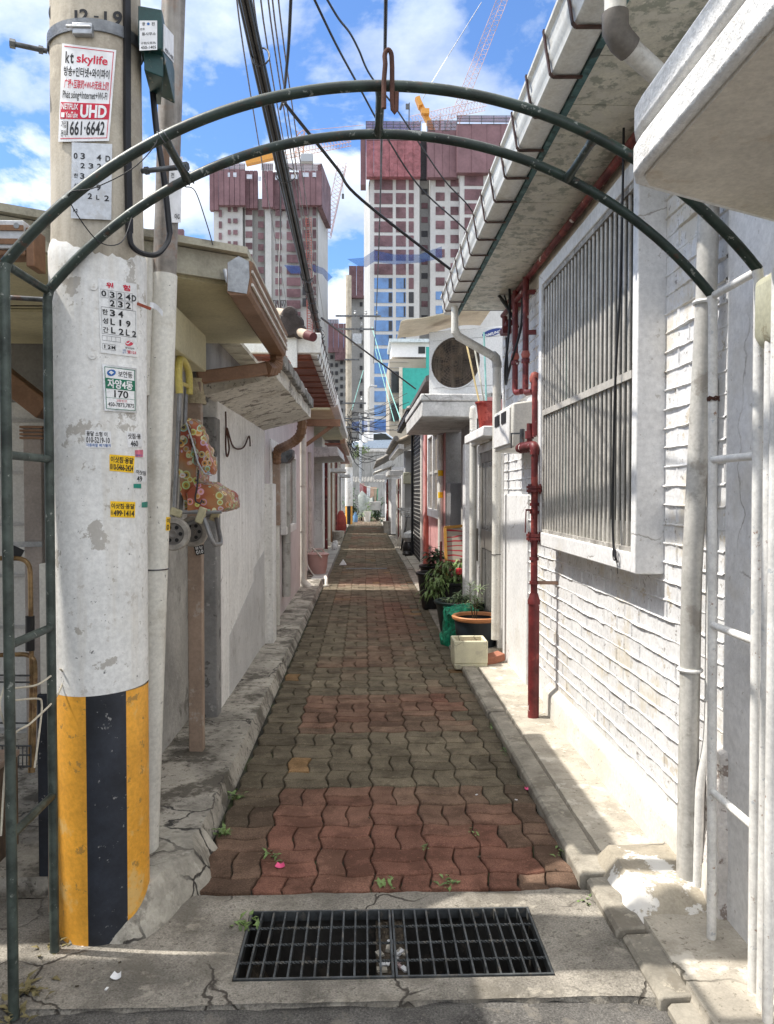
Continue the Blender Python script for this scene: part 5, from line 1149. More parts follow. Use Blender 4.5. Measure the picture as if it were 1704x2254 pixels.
MB().sheet(lambda u, v: (sx-sw/2+.022+(sw-.044)*u, sy-sd/2+.012+(sd-.024)*v, .21+.012*noise.noise((u*5, v*5, 1))), 14, 12).build('dry_soil', mat('chip_soil', None), sf)
single('brick', MB().obox((1.10, 6.55, .075), (.20, .10, .065), .5, .12, -.15), mat('orange_brick', (0.36, 0.15, 0.095), 0.85, var=0.15, bump=0.5), 'loose orange brick lying against the wall beside the styrofoam box', 'brick', bev=0.006)
# ---------------------------------------------------------------- black brick house
h3 = thing('black_brick_house', 'house of black bricks with bright white mortar joints beyond the pink house', 'house', (2.2, 16.5, 0))
MB().box(1.17, 3.2, 14.6, 18.0, 0, 3.0).build('mortar_wall', mat('bright_mortar', (0.66, 0.65, 0.62), 0.85, var=0.08), h3)
mb = MB(); r = random.Random(3); z = 0.05; k = 0
while z < 2.95:
    y = 14.62-(k % 2)*.11
    while y < 17.95:
        ya, yb = max(y, 14.61), min(y+.195, 17.99)
        if yb-ya > .03: mb.box(1.158, 1.172, ya, yb, z, z+.058)
        y += .225
    z += .085; k += 1
mb.build('black_bricks', mat('black_brick', (0.025, 0.024, 0.025), 0.6, var=0.3), h3, smooth=False)
MB().box(1.10, 1.15, 17.9, 18.0, 0.0, 3.0).build('corner_post', m_black, h3)
m_tile = mat('grey_roof_tile', (0.18, 0.165, 0.145), 0.8, var=0.22, vs=4, bump=0.5, spots=[((0.34,0.29,0.22), 5, 0.55, 0.12, 0.6)])
def tiled_eave(parent, x_e, z_e, x_i, z_i, y0, y1, pitch=.24, m=None, name='tiled_roof'):
    mb = MB()
    def fn(u, v):
        y = y0+(y1-y0)*u; x = x_e+(x_i-x_e)*v; z = z_e+(z_i-z_e)*v
        st_ = (v*6) % 1.0
        return (x, y, z+.045*abs(sin(pi*(y-y0)/pitch))+.02*(1-st_))
    n = max(8, int((y1-y0)/pitch*8)); mb.shell(fn, n, 24, (0, 0, .03))
    return mb.build(name, m or m_tile, parent)
tiled_eave(h3, 0.80, 3.0, 2.6, 3.75, 14.3, 18.4)
# the black sheet gutter of that roof and a tiny ladder like cable rack
gtr = MB(); gtr.prism([(0.80, 3.0), (0.80, 2.92), (0.90, 2.90), (0.90, 2.98)], 'y', 14.2, 18.5); gtr.build('gutter', m_black, h3)
# ---------------------------------------------------------------- grey house and the others further on
h4 = thing('grey_gate_house', 'low grey cement house with a gate wall and tiled roof behind the bicycle', 'house', (2.0, 22.5, 0))
mb = MB(); mb.box(1.09, 1.36, 20.6, 20.8, 0, 1.95); mb.build('gate_wall', mat('pale_cement', (0.40, 0.40, 0.40), 0.85, var=0.12, vs=2, bump=0.4), h4, bev=.01)
mb = MB(); mb.box(1.01, 1.088, 20.5, 20.85, 0, 1.96); mb.build('gate_post', m_wplast, h4, bev=.01)
mb = MB(); mb.hexa([(0.86, 20.7, 0), (1.0, 20.7, 0), (1.0, 21.2, 0), (0.86, 21.2, 0)], [(0.97, 20.75, .32), (1.0, 20.75, .34), (1.0, 21.1, .34), (0.97, 21.1, .32)]); mb.build('cement_foot', m_concl, h4)
MB().box(1.36, 3.4, 18.6, 26.0, 0, 2.7).build('house_wall', m_greyw, h4)
MB().box(1.1, 1.35, 21.0, 26.0, 0, 1.92).build('side_wall', m_wplast, h4)
MB().box(1.12, 1.40, 20.9, 21.6, 1.95, 2.62).build('upper_post', mat('pale_cement', None), h4)
mb = MB(); mb.box(0.72, 1.12, 22.0, 22.25, 1.97, 2.12); mb.box(0.72, 1.12, 24.6, 24.9, 1.97, 2.12); mb.box(0.70, 0.80, 22.25, 24.6, 1.98, 2.11); mb.build('gate_beam', m_slab, h4, bev=.01)
tiled_eave(h4, 0.82, 2.72, 2.6, 3.6, 19.2, 26.2, m=mat('tan_roof_tile', (0.30, 0.245, 0.18), 0.8, var=0.22, vs=4, bump=0.5))
MB().tube([(0.80, 19.2, 2.83), (0.80, 21, 2.84), (0.80, 26, 2.83)], .07, 10).build('ridge_cover', m_tile, h4)
MB().prism([(0.86, 2.70), (0.86, 2.58), (1.0, 2.56), (1.0, 2.68)], 'y', 19.2, 26.2).build('gutter', m_pvcg, h4)
for y, m_, lab in ((23.2, m_gas, 'red gas pipe standing at the far white gate wall'), (22.3, m_pvcg, 'grey pipe standing at the far white gate wall'), (24.4, m_pvc, 'white pipe farthest along the gate wall')):
    single('wall_pipe', MB().tube([(1.06, y, 1.9), (1.05, y, .05)], .035, 8), m_, lab, 'pipe', 'pipes along the gate wall')
single('meter_box', MB().box(1.05, 1.34, 20.48, 20.58, 1.72, 2.02), mat('aged_ivory_plastic', None), 'pale yellowish box hung on the grey gate wall above the bicycle', 'meter box', bev=.01)
h5 = thing('far_white_house', 'white walled house near the end of the alley on the right', 'house', (2.2, 31, 0))
MB().box(0.98, 3.4, 27.5, 36, 0, 2.4).build('white_wall', m_wplast, h5)
MB().box(0.97, 1.0, 30.2, 31.3, 0, 1.8).build('door', m_brnal, h5)
mb = MB(); mb.box(0.965, 0.985, 33, 34.2, 1.0, 1.9); mb.build('window', m_glass, h5)
tiled_eave(h5, 0.45, 2.55, 2.4, 3.6, 27, 36.5)
mb = MB(); mb.shell(lambda u, v: (0.35+.75*u, 27.4+2.6*v, 2.18+.28*u+.025*sin(v*60)), 3, 60, (0, 0, .012)); mb.build('corrugated_awning', m_pvc, h5)
MB().box(0.35, 1.0, 27.3, 27.5, 1.95, 2.12).build('gate_beam', m_slab, h5, bev=.01)
single('gas_pipe', MB().tube([(0.92, 30.0, 2.2), (0.92, 30.0, 1.0), (0.90, 30.0, 0)], [.03, .03, .06], 8), m_gas, 'red gas pipe at the corner of the far white house', 'gas pipe')
single('bucket', MB().lathe((0.86, 28.2, 0), [(.12, 0), (.17, .42), (.185, .44), (.16, .44)], 16), m_pvcg, 'pale grey bucket in front of the far white house', 'bucket', 'buckets in the alley')
# ---------------------------------------------------------------- bicycle
bi = thing('bicycle', 'black bicycle leaning against the right wall with its front wheel toward the camera', 'bicycle', (1.0, 20.1, 0))
bc = Vector((0.99, 19.45, 0.32)); bw = Vector((1.07, 20.45, 0.32)); bdv = (bw-bc).normalized(); lean = Vector((.18, 0, 1)).normalized()
def wheel(c):
    side = bdv.cross(lean).normalized(); t = []
    for k in range(28): a = k*2*pi/28; t.append(c+(bdv*cos(a)+lean*sin(a))*.315)
    o = MB().tube(t, .018, 6, closed=True).build('wheel', m_black, bi)
    mb = MB()
    for k in range(0, 28, 2): mb.tube([c, t[k]], .0018, 3)
    mb.tube([c+(bdv*cos(k*.3)+lean*sin(k*.3))*.292 for k in range(21)], .009, 5, closed=True); mb.build('rim', m_zinc, o)
    return o
wheel(bc); wheel(bw)
def bp(s, h): return bc+(bw-bc)*s+lean*h
m_bk = mat('black_bike_paint', (0.02, 0.02, 0.024), 0.35, var=0.1, bump=0)
mb = MB(); 
for a, b in ((bp(.22, .45), bp(.5, -.02)), (bp(.22, .50), bp(.62, .42)), (bp(.62, .48), bp(.5, -.02)), (bp(.5, -.02), bp(1, 0)), (bp(.62, .42), bp(1, 0)), (bp(0, 0), bp(.2, .55))): mb.cyl(a, b, .016, 8)
mb.build('frame', m_bk, bi)
hbx = Vector((1, -.08, 0)); MB().tube([bp(.18, .58), bp(.17, .72)], .013, 8).tube(smooth_pts([bp(.26, .76)-hbx*.27, bp(.18, .74)-hbx*.16, bp(.15, .72), bp(.18, .74)+hbx*.16, bp(.26, .76)+hbx*.27]), .012, 8).build('handlebar', m_zinc, bi)
MB().cyl(bp(.27, .765)-hbx*.28, bp(.20, .745)-hbx*.17, .018, 8).build('grip', m_black, bi)
MB().obox(bp(.66, .56), (.15, .27, .06)).build('saddle', m_black, bi, bev=.02)
bkm = MB(); b0 = bp(-.05, .58)
for zz in (0, .10, .2): 
    s = .13+.04*zz/.2; bkm.tube([b0+Vector((-s, -s, zz)), b0+Vector((s, -s, zz)), b0+Vector((s, s, zz)), b0+Vector((-s, s, zz))], .005, 4, closed=True)
for a in range(4):
    for k in range(5):
        t_ = k/4*2-1; q = {0: (t_, -1), 1: (1, t_), 2: (t_, 1), 3: (-1, t_)}[a]; bkm.tube([b0+Vector((q[0]*.13, q[1]*.13, 0)), b0+Vector((q[0]*.17, q[1]*.17, .2))], .003, 4)
bkm.build('wire_basket', m_zinc, bi)
MB().tube([bp(0, .0)+(bdv*cos(a*.2)+lean*sin(a*.2))*.35 for a in range(2, 15)], .012, 5).build('front_mudguard', m_zincd, bi)
single('round_pot', MB().lathe((1.08, 18.2, 0.0), [(.10, 0), (.16, .08), (.18, .2), (.14, .30), (.11, .33)], 18), mat('dark_glazed_pot', (0.03, 0.028, 0.027), 0.3, var=0.2), 'dark round earthen pot beside the bicycle', 'pot')
single('round_pot', MB().lathe((1.0, 17.7, 0.0), [(.06, 0), (.11, .04), (.12, .09), (.08, .14)], 14), mat('dark_glazed_pot', None), 'small dark bowl at the foot of the earthen pot', 'pot')
single('foil_bag', MB().lathe((1.1, 18.2, .33), [(.13, 0), (.19, .1), (.16, .2), (.05, .26), (0, .26)], 10), mat('white_bag', (0.62,0.62,0.60), 0.5, var=0.1, bump=0.8, bs=14, bd=.02), 'white crumpled bag on top of the dark earthen pot', 'bag')
# ================================================================ left side: first house with porch
m_stucco = mat('rough_grey_stucco', (0.40, 0.385, 0.36), 0.9, var=0.12, vs=3, bs=45, bump=0.8, bd=0.008, spots=[((0.13,0.12,0.105), 3.0, 0.60, 0.10, 0.7), ((0.55,0.53,0.50), 8, 0.6, 0.1, 0.5)])
m_cream = mat('cream_soffit_board', (0.52, 0.475, 0.31), 0.6, var=0.07, vs=3, bump=0.1, spots=[((0.30,0.27,0.17), 3, 0.6, 0.15, 0.5)])
m_fasc = mat('mildewed_fascia', (0.40, 0.38, 0.30), 0.75, var=0.14, vs=4, bump=0.3, spots=[((0.15,0.14,0.115), 5, 0.56, 0.12, 0.7)])
m_brn = mat('brown_gutter_metal', (0.235, 0.13, 0.075), 0.5, 0.1, var=0.12, vs=4, bump=0.05, spots=[((0.16,0.08,0.045), 8, 0.6, 0.1, 0.5)])
m_brnp = mat('pale_brown_pipe', (0.34, 0.25, 0.19), 0.55, var=0.1, vs=4, bump=0.08, spots=[((0.45,0.40,0.35), 9, 0.62, 0.06, 0.6)])
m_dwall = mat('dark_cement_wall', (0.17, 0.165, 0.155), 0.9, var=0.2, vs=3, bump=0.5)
m_lwall = mat('white_lime_wall', (0.83, 0.815, 0.79), 0.75, var=0.06, vs=2, bs=40, bump=0.4, bd=0.004, spots=[((0.46,0.43,0.39), 2.2, 0.62, 0.14, 0.5), ((0.22,0.19,0.16), 18, 0.71, 0.03, 0.6)], streak=((0.50,0.47,0.43), 0.35), crack=((0.2,0.18,0.16), 0.7, 0.004))
m_dado = mat('grey_dado_paint', (0.56, 0.55, 0.54), 0.75, var=0.06, vs=3, bump=0.3, spots=[((0.32,0.30,0.27), 4, 0.6, 0.1, 0.5)])
m_stain = mat('stained_canopy_plaster', (0.62, 0.585, 0.52), 0.85, var=0.08, vs=3, bs=40, bump=0.8, bd=0.008, spots=[((0.12,0.10,0.08), 7, 0.60, 0.04, 0.85), ((0.42,0.38,0.31), 3.5, 0.54, 0.12, 0.6), ((0.08,0.07,0.06), 22, 0.64, 0.04, 0.8)])
m_moss = mat('mossy_block', (0.25, 0.24, 0.225), 0.92, var=0.25, vs=6, bump=0.9, bd=.01, spots=[((0.10,0.095,0.085), 8, 0.5, 0.1, 0.8), ((0.5,0.48,0.45), 14, 0.62, 0.06, 0.7)])
h1 = thing('porch_house', 'left house with cream porch soffit, brown gutter and stained concrete door canopy', 'house', (-2.2, 5.2, 0))
MB().box(-1.30, -1.10, 3.5, 4.86, -0.02, 2.405).build('rough_side_wall', m_stucco, h1, bev=.012)
MB().box(-4.5, -1.301, 4.74, 4.84, 0, 2.04).build('siding_wall', mat('pale_siding', (0.50, 0.49, 0.465), 0.6, var=0.05, vs=3, bump=0.05), h1)
mb = MB()
for k in range(7): mb.box(-4.5, -1.302, 4.728, 4.739, 0.06+.312*k-.012, 0.06+.312*k+.006)
mb.build('siding_joint', mat('grey_seam', None), h1)
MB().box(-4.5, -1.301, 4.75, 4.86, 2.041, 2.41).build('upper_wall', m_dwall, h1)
spoly = [(-.557, 3.477), (-.557, 4.78), (-3.5, 4.78), (-3.5, 2.79), (-1.477, 2.886)]
MB().prism(spoly, 'z', 2.41, 2.445).build('soffit', m_cream, h1)
mb = MB()
for y in (3.84, 4.26): mb.box(-3.5, -1.31, y, y+.010, 2.406, 2.4099)
mb.build('soffit_seam', m_black, h1)
MB().box(-3.5, -1.31, 3.90, 4.73, 2.392, 2.4055).build('lower_soffit_board', m_cream, h1)
mb = MB(); mb.bar((-1.477, 2.878, 2.475), (-.506, 3.465, 2.475), .02, .11); mb.bar((-3.5, 2.777, 2.475), (-1.477, 2.878, 2.475), .02, .11); mb.build('fascia', m_fasc, h1)
MB().prism([(-.506, 3.40), (-.506, 4.75), (-.86, 4.78), (-.86, 7.3), (-4.5, 7.3), (-3.8, 2.72), (-1.477, 2.83)], 'z', 2.535, 2.565).build('roof', m_fasc, h1)
MB().box(-1.12, -0.806, 3.055, 4.0, 2.116, 2.30).build('boxed_beam', m_cream, h1, bev=.006)
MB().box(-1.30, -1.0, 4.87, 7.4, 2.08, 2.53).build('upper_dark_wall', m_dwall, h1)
MB().box(-1.12, -0.925, 4.87, 5.02, 0, 1.97).build('grey_pillar', mat('grey_cement_pillar', (0.24, 0.235, 0.23), 0.88, var=0.12, vs=3, bs=50, bump=0.6, bd=.006, spots=[((0.40,0.39,0.37), 9, 0.66, 0.04, 0.7), ((0.07,0.065,0.06), 9, 0.64, 0.06, 0.7)]), h1, bev=.01)
MB().box(-1.25, -0.94, 5.021, 7.35, 0, 2.10).build('white_wall', m_lwall, h1, bev=.01)
mb = MB(); mb.prism([(5.9, 0.05), (7.3, 0.05), (7.3, 0.95), (6.6, 0.85), (6.6, .74), (5.9, .60), (5.4, .50), (5.4, 0.05)], 'x', -.945, -.937); mb.build('grey_dado', m_dado, h1)
MB().box(-1.0, -0.86, 7.351, 7.60, 0.0, 1.58).build('white_pilaster', m_lwall, h1, bev=.008)
# gutter
g0, g1 = 3.17, 4.60
gq = [(-.553, 2.428), (-.553, 2.310), (-.540, 2.298), (-.473, 2.298), (-.460, 2.310), (-.457, 2.344), (-.452, 2.348), (-.451, 2.369), (-.457, 2.374), (-.453, 2.411), (-.446, 2.428), (-.460, 2.437)]
MB().prism(gq, 'y', g0, g1).build('gutter', m_brn, h1)
MB().prism([(-.550, 2.427), (-.550, 2.314), (-.473, 2.303), (-.462, 2.369), (-.464, 2.433), (-.506, 2.454)], 'y', g0-.006, g0-.001).build('gutter_end_cap', m_zinc, h1)
for z in (2.335, 2.388): MB().box(-.4555, -.448, g0, g1, z, z+.011).build('gutter_rib', mat('pale_gutter_rib', (0.62, 0.58, 0.52), 0.5), h1)
mb = MB(); mb.cyl((-.59, 3.33, 2.445), (-.574, 3.317, 2.386), .010, 8); mb.cyl((-.557, 3.29, 2.43), (-.54, 3.258, 2.344), .009, 8); mb.build('gutter_hook', m_zinc, h1)
def ribbed(mb, pts, r, n=14, k=14, amp=.12):
    pts = smooth_pts(pts, k); mb.tube(pts, [r*(1+amp*(1 if i % 3 == 0 else -.3)) for i in range(len(pts))], n); return mb
dq = thing('rain_pipe', 'square brown rain pipe with crumpled elbow running down beside the shopping trolley', 'rain pipe', (-.925, 4.27, 0.05))
ribbed(MB(), [(-.51, 4.56, 2.302), (-.51, 4.55, 2.245), (-.53, 4.50, 2.207), (-.557, 4.40, 2.196)], .040, 6, 8).build('flexible_elbow', m_brn, dq)
MB().bar((-.553, 4.41, 2.196), (-.915, 4.29, 2.125), .065, .07).build('cross_pipe', m_brn, dq, bev=.006)
MB().box(-.962, -.885, 4.235, 4.30, 0.05, 2.10).build('downpipe', m_brnp, dq, bev=.005)
mb = MB(); mb.sheet(lambda u, v: (-.923+(.060+.012*noise.noise((u*7, v*6, 3)))*cos(u*2*pi)*(1-.35*v), 4.268+(.055+.012*noise.noise((u*7, v*6, 9)))*sin(u*2*pi)*(1-.35*v), 1.98+.14*v), 24, 10); mb.build('foam_lump', mat('old_foam', (0.55,0.47,0.32), 0.9, var=0.2, bump=0.9, bd=.01), dq)
# concrete door canopy
cn = MB()
def canb(u, v, dz): 
    x = (-.96+.43*u)*(1-v)+(-.94+.44*u)*v; y = 4.70+2.62*v; z = 2.08+.115*u+dz
    return (x+.01*noise.noise((u*3, v*9, dz*7)), y+.012*noise.noise((u*9, v*3, 2)), z+.004*noise.noise((u*9, v*14, 3)))
cn.shell(lambda u, v: canb(u, v, 0), 14, 40, (0, 0, .10))
cano = cn.build('door_canopy', m_stain, h1, ang=50)
mb = MB(); rr = random.Random(2); y = 4.75
while y < 7.2:
    L_ = rr.uniform(.10, .22); mb.obox((-.525+.02*(y-4.7)/2.6, y+L_/2, 2.325), (.07, L_-.012, .06+rr.uniform(0, .03)), 0, rr.uniform(-.1, .1)); y += L_
mb.build('mossy_coping', m_moss, h1, bev=.008)
mb = MB(); y = 5.3
while y < 7.2:
    L_ = rr.uniform(.05, .12); mb.obox((-.555, y, 2.385+rr.uniform(-.01, .02)), (.06, L_, .05), rr.uniform(-.3, .3), rr.uniform(-.3, .3), rr.uniform(-.3, .3)); y += L_*.8
mb.build('rusty_rubble', mat('rusty_clay', (0.27, 0.07, 0.035), 0.9, var=0.4, vs=12, bump=0.8), h1)
single('hanging_wire', MB().tube(smooth_pts([(-.925, 5.22, 2.04), (-.925, 5.23, 1.95), (-.922, 5.20, 1.80), (-.922, 5.25, 1.74), (-.922, 5.33, 1.80), (-.922, 5.25, 1.93), (-.922, 5.5, 1.82), (-.922, 5.95, 1.84), (-.922, 6.25, 1.95), (-.92, 6.3, 1.87)]), .006, 6), m_rust, 'brown wire with a hanging loop on the white wall below the stained canopy', 'wire')
single('flyer', MB().box(-.918, -.916, 4.62, 4.845, 1.55, 1.70).box(-.924, -.916, 4.86, 4.868, 1.5, 1.72), m_paper, 'white and red advert flyer half hidden behind the shopping trolley', 'flyer')
fl = Label((447, 1040), (471, 1038), (471, 1068), (447, 1066), lambda px, py, off: P(px, py, y=4.855-off))
o = single('flyer', fl.panel(MB(), nu=1, nv=1), m_paper, 'white flyer with red print on the grey pillar edge behind the trolley', 'flyer')
parts_text(fl, o, [(K, 'lettering', 'iFi', .08, .10, .48, .32, .03), (Rr, 'red_lettering', '■■', .52, .08, .96, .34, .0), (Rr, 'red_lettering', '00원', .08, .58, .9, .92, .03)], 0.004)
stk('sticker', 'black and white crumpled sticker on the brown pipe below the trolley wheels', ((426, 1203), (448, 1198), (450, 1219), (432, 1223)), m_print_k, [(Wt, 'lettering', '용달', .08, .1, .9, .42, .01), (Wt, 'lettering', '010', .1, .5, .9, .9, .02)], hit=lambda px, py, off: P(px, py, y=4.23-off))
# front gutter, diagonal duct and downpipe of the porch
fg = thing('porch_gutter', 'white and brown porch gutter ending above the left leg of the arch', 'gutter', (-1.7, 2.76, 2.35))
xe = P(52, 520, y=2.70).x; zt_, zb_ = P(30, 484, y=2.70).z, P(30, 546, y=2.70).z
mb = MB(); mb.box(-2.8, xe, 2.70, 2.80, zb_, zt_); mb.build('trough', m_plate, fg, bev=.004)
for z in (zb_+.012, zb_+.058): MB().box(-2.8, xe+.001, 2.692, 2.699, z, z+.018).build('brown_rib', m_brn, fg)
mb = MB(); mb.box(xe+.002, P(72, 520, y=2.70).x, 2.71, 2.81, P(60, 584, y=2.70).z, zt_-.02); mb.box(-2.8, xe, 2.712, 2.80, zb_-.02, zb_-.001); mb.build('end_piece', m_brn, fg, bev=.004)
mb = MB(); mb.cyl((xe-.02, 2.69, zt_-.022), (xe-.02, 2.70, zt_-.022), .010, 10); mb.build('screw', m_zinc, fg)
du = thing('rain_pipe', 'square rain pipe with slanting brown duct behind the left legs of the arch', 'rain pipe', (-1.835, 4.4, 0.03))
a, b = P(-30, 800, y=4.4), P(104, 905, y=4.4)
MB().bar(a, b, .13, .115).build('slanting_duct', m_brn, du, bev=.006)
for k in range(4): MB().box(-1.90, -1.775, 4.33, 4.46, b.z-.10-.02*k, b.z-.088-.02*k).build('ribbed_joint', m_brn, du)
MB().box(-1.888, -1.787, 4.345, 4.445, 0.03, b.z-.085).build('downpipe', mat('grey_brown_pipe', (0.31, 0.27, 0.245), 0.55, var=0.1, vs=4), du, bev=.005)
MB().box(-1.96, -1.785, 4.335, 4.34, 1.195, 1.225).build('strap', m_zinc, du)
# square post behind the arch leg
qx = P(106, 1500, y=2.98).x; qz = P(106, 1525, y=2.98).z
sp_ = thing('square_post', 'square post painted white above and black below behind the arch leg', 'post', (qx, 2.98, 0))
MB().box(qx-.022, qx+.022, 2.96, 3.0, qz, P(106, 1240, y=2.98).z).build('white_upper', m_pvc, sp_, bev=.004)
MB().box(qx-.034, qx+.027, 2.955, 3.005, 0.02, qz-.001).build('black_lower', m_blk, sp_, bev=.004)
single('thin_rod', MB().cyl(P(110, 2030, y=2.75), P(110, 1745, y=2.75), .006, 8), m_brnp, 'thin tan rod leaning against the arch leg', 'rod')
# string tied round the arch leg
m_str = mat('cream_string', (0.55, 0.50, 0.40), 0.8, var=0.15)
for pts, lab in (([(2, 1840), (20, 1640), (70, 1590), (120, 1540), (142, 1490), (132, 1472)], 'cream string crossing both left arch legs'), ([(25, 1640), (0, 1560), (4, 1530), (12, 1505)], 'short cream string curling round the outer arch leg'), ([(30, 1515), (80, 1508), (112, 1488)], 'cream string stretched across between the left arch legs'), ([(30, 1542), (82, 1538), (92, 1550), (88, 1600), (76, 1690)], 'cream string hanging down behind the left arch legs')):
    single('string', MB().tube(smooth_pts([P(px, py, y=2.20+.0026*max(0, px)) for px, py in pts]), .0032, 6), m_str, lab, 'string', 'strings on the arch')
# hand truck
m_brass = mat('worn_brass_tube', (0.30, 0.20, 0.10), 0.4, 0.6, var=0.3, vs=10, spots=[((0.13,0.07,0.04), 12, 0.55, 0.1, 0.7)])
ht = thing('hand_truck', 'brassy tubular hand truck with black foam grip behind the arch legs', 'hand truck', (-1.7, 3.4, 0.03))
y_ = 3.4
MB().tube(fillet([P(-150, 1640, y=y_), P(-150, 1229, y=y_), P(66, 1229, y=y_), P(70, 1500, y=y_), P(67, 1700, y=y_)], .06), .0105, 10).build('frame_tube', m_brass, ht)
MB().cyl(P(66, 1356, y=y_), P(66, 1432, y=y_), .019, 12).build('foam_grip', m_black, ht)
MB().tube(fillet([P(-80, 1445, y=y_), P(58, 1440, y=y_), P(76, 1450, y=y_), P(78, 1480, y=y_), P(72, 1700, y=y_-.02)], .05), .010, 8).build('inner_tube', m_brass, ht)
for py in (1485, 1500, 1590, 1640, 1660, 1685): MB().cyl(P(-120, py, y=y_-.03), P(66, py+2, y=y_-.03), .004, 6).build('cross_wire', m_zincd, ht)
mb = MB()
for px in range(-40, 70, 9): mb.cyl(P(px, 1640, y=y_-.03), P(px, 1690, y=y_-.03), .0028, 5)
mb.build('wire_basket', m_zincd, ht)
single('foil_flag', MB().obox(P(36, 1217, y=3.45), (.05, .004, .05), .2, 0, .5), m_black, 'small black scrap standing above the hand truck handle', 'scrap')
# slatted crate
cr = thing('slatted_crate', 'brown slatted crate on the ground behind the left arch legs', 'crate', (-1.62, 3.0, 0.03))
mb = MB(); mb.box(-2.2, -1.44, 2.78, 3.25, 0.40, 0.425); mb.build('lid', m_brnp, cr, bev=.004)
m_slat = mat('dark_wood_slat', (0.13, 0.085, 0.055), 0.75, var=0.25, vs=8, bump=0.4)
for k in range(12): MB().box(-2.2, -1.445, 2.79, 2.80, .05+.029*k, .05+.029*k+.018).build('slat', m_slat, cr)
mb = MB()
for x in (-1.8, -2.17): MB().box(x, x+.03, 2.801, 2.82, .03, .40).build('crate_batten', m_slat, cr)
mb.box(-1.475, -1.445, 2.801, 3.24, .03, .40); mb.build('crate_side', m_slat, cr)
# neighbour house towards the camera on the left: its eave shades the alley mouth
h0 = thing('neighbour_house', 'plain left house beside the camera whose eave shades the alley mouth', 'house', (-2.4, 0, 0))
MB().box(-3.4, -1.75, -4, 2.5, 0, 2.5).build('wall', m_stucco, h0); MB().prism([(-1.32, 2.62), (-1.32, 2.67), (-3.6, 3.6), (-3.6, 3.5)], 'y', -4.2, 2.66).build('roof', m_fasc, h0)
# ---------------------------------------------------------------- hanging shopping trolley
def bag_mat():
    m = mat('dotted_trolley_fabric', (0.40, 0.12, 0.05), 0.55, var=0.2, vs=5, bs=50, bump=0.2)
    nt, b = nodes_of(m); pos = nd(nt, 'ShaderNodeNewGeometry').outputs['Position']
    c = ramp(nt, nd(nt, 'ShaderNodeTexNoise', {'Vector': pos, 'Scale': 6.0, 'Detail': 2.0}).outputs[0], [(.40, (0.27,0.06,0.03)), (.5, (0.34,0.14,0.05)), (.60, (0.27,0.17,0.10))])
    for sc, off in ((21.0, (0, 0, 0)), (28.0, (2.3, 1.1, .7))):
        v = nd(nt, 'ShaderNodeTexVoronoi', {'Vector': vmath(nt, 'ADD', pos, off), 'Scale': sc, 'Randomness': .75})
        dist = v.outputs['Distance']; colr = v.outputs['Color']
        cc = mix(nt, 0.66, colr, (0.42, 0.36, 0.27)); c2 = mix(nt, 0.6, vmath(nt, 'MULTIPLY', colr, (.5, .25, .2)), (0.50, 0.30, 0.05))
        c = mix(nt, ramp(nt, dist, [(.40, (1, 1, 1)), (.43, (0, 0, 0))]), c, cc)
        c = mix(nt, ramp(nt, dist, [(.29, (1, 1, 1)), (.32, (0, 0, 0))]), c, c2)
        c = mix(nt, ramp(nt, dist, [(.14, (1, 1, 1)), (.17, (0, 0, 0))]), c, (0.06, 0.045, 0.05))
    nt.links.new(c, b.inputs['Base Color']); return m
m_bag = bag_mat()
tr = thing('shopping_trolley', 'shopping trolley with orange dotted bag and yellow handle hanging on the left wall', 'shopping trolley', P(430, 1210, y=3.65))
Yn, Yf = 3.50, 3.80
def T(px, py, y=Yn): return P(px, py, y=y)
def puff(poly, y0, y1, mbb, n=8, bul=.05):
    m_ = len(poly); cx_ = sum(p[0] for p in poly)/m_; cy_ = sum(p[1] for p in poly)/m_
    def fn(u, v):
        t = u*m_; i = int(t) % m_; f_ = t-int(t); a = poly[i]; b = poly[(i+1) % m_]
        px, py = a[0]+(b[0]-a[0])*f_, a[1]+(b[1]-a[1])*f_
        k = 1-.09*(2*v-1)**8; px = cx_+(px-cx_)*k; py = cy_+(py-cy_)*k
        p = P(px, py, y=y0); wr = .010*noise.noise((px*.07, py*.045, v*4))+.005*noise.noise((px*.2, py*.12, v*9))
        return (p.x+wr, y0+(y1-y0)*v+wr, p.z+wr)
    o = len(mbb.v); N_ = m_*5; mbb.sheet(fn, N_, n)
    mbb.f.append(tuple(o+i for i in range(N_))); mbb.f.append(tuple(o+n*(N_+1)+i for i in range(N_))); return mbb
puff([(396, 935), (411, 923), (417, 942), (425, 985), (432, 1040), (436, 1066), (434, 1125), (404, 1127), (392, 1060), (388, 985)], Yn, Yf, MB()).build('bag_body', m_bag, tr, ang=70)
puff([(404, 1086), (430, 1060), (462, 1064), (494, 1086), (506, 1106), (503, 1122), (488, 1127), (408, 1127)], Yn-.03, Yf, MB()).build('front_pocket', m_bag, tr, ang=70)
puff([(409, 921), (424, 920), (441, 938), (452, 972), (463, 1010), (470, 1034), (464, 1044), (450, 1040), (438, 1020), (428, 985), (420, 950)], Yn-.05, Yn+.06, MB()).build('flap', m_bag, tr, ang=70)
MB().tube([T(410, 930, Yn-.055), T(424, 972, Yn-.06), T(436, 1018, Yn-.06), T(450, 1042, Yn-.055), T(466, 1046, Yn-.05)], .004, 6).build('piping', m_zinc, tr)
m_tube = mat('grey_lacquered_tube', (0.26, 0.26, 0.265), 0.35, 0.4, var=0.1, vs=8)
for y, px in ((Yn, 392), (Yf-.08, 406)): MB().tube([T(px+4, 850, y), T(px, 960, y), T(px-8, 1128, y), T(px-10, 1140, y)], .010, 10).build('upright', m_tube, tr)
m_ylw = mat('yellow_plastic', (0.58, 0.48, 0.13), 0.4, var=0.08)
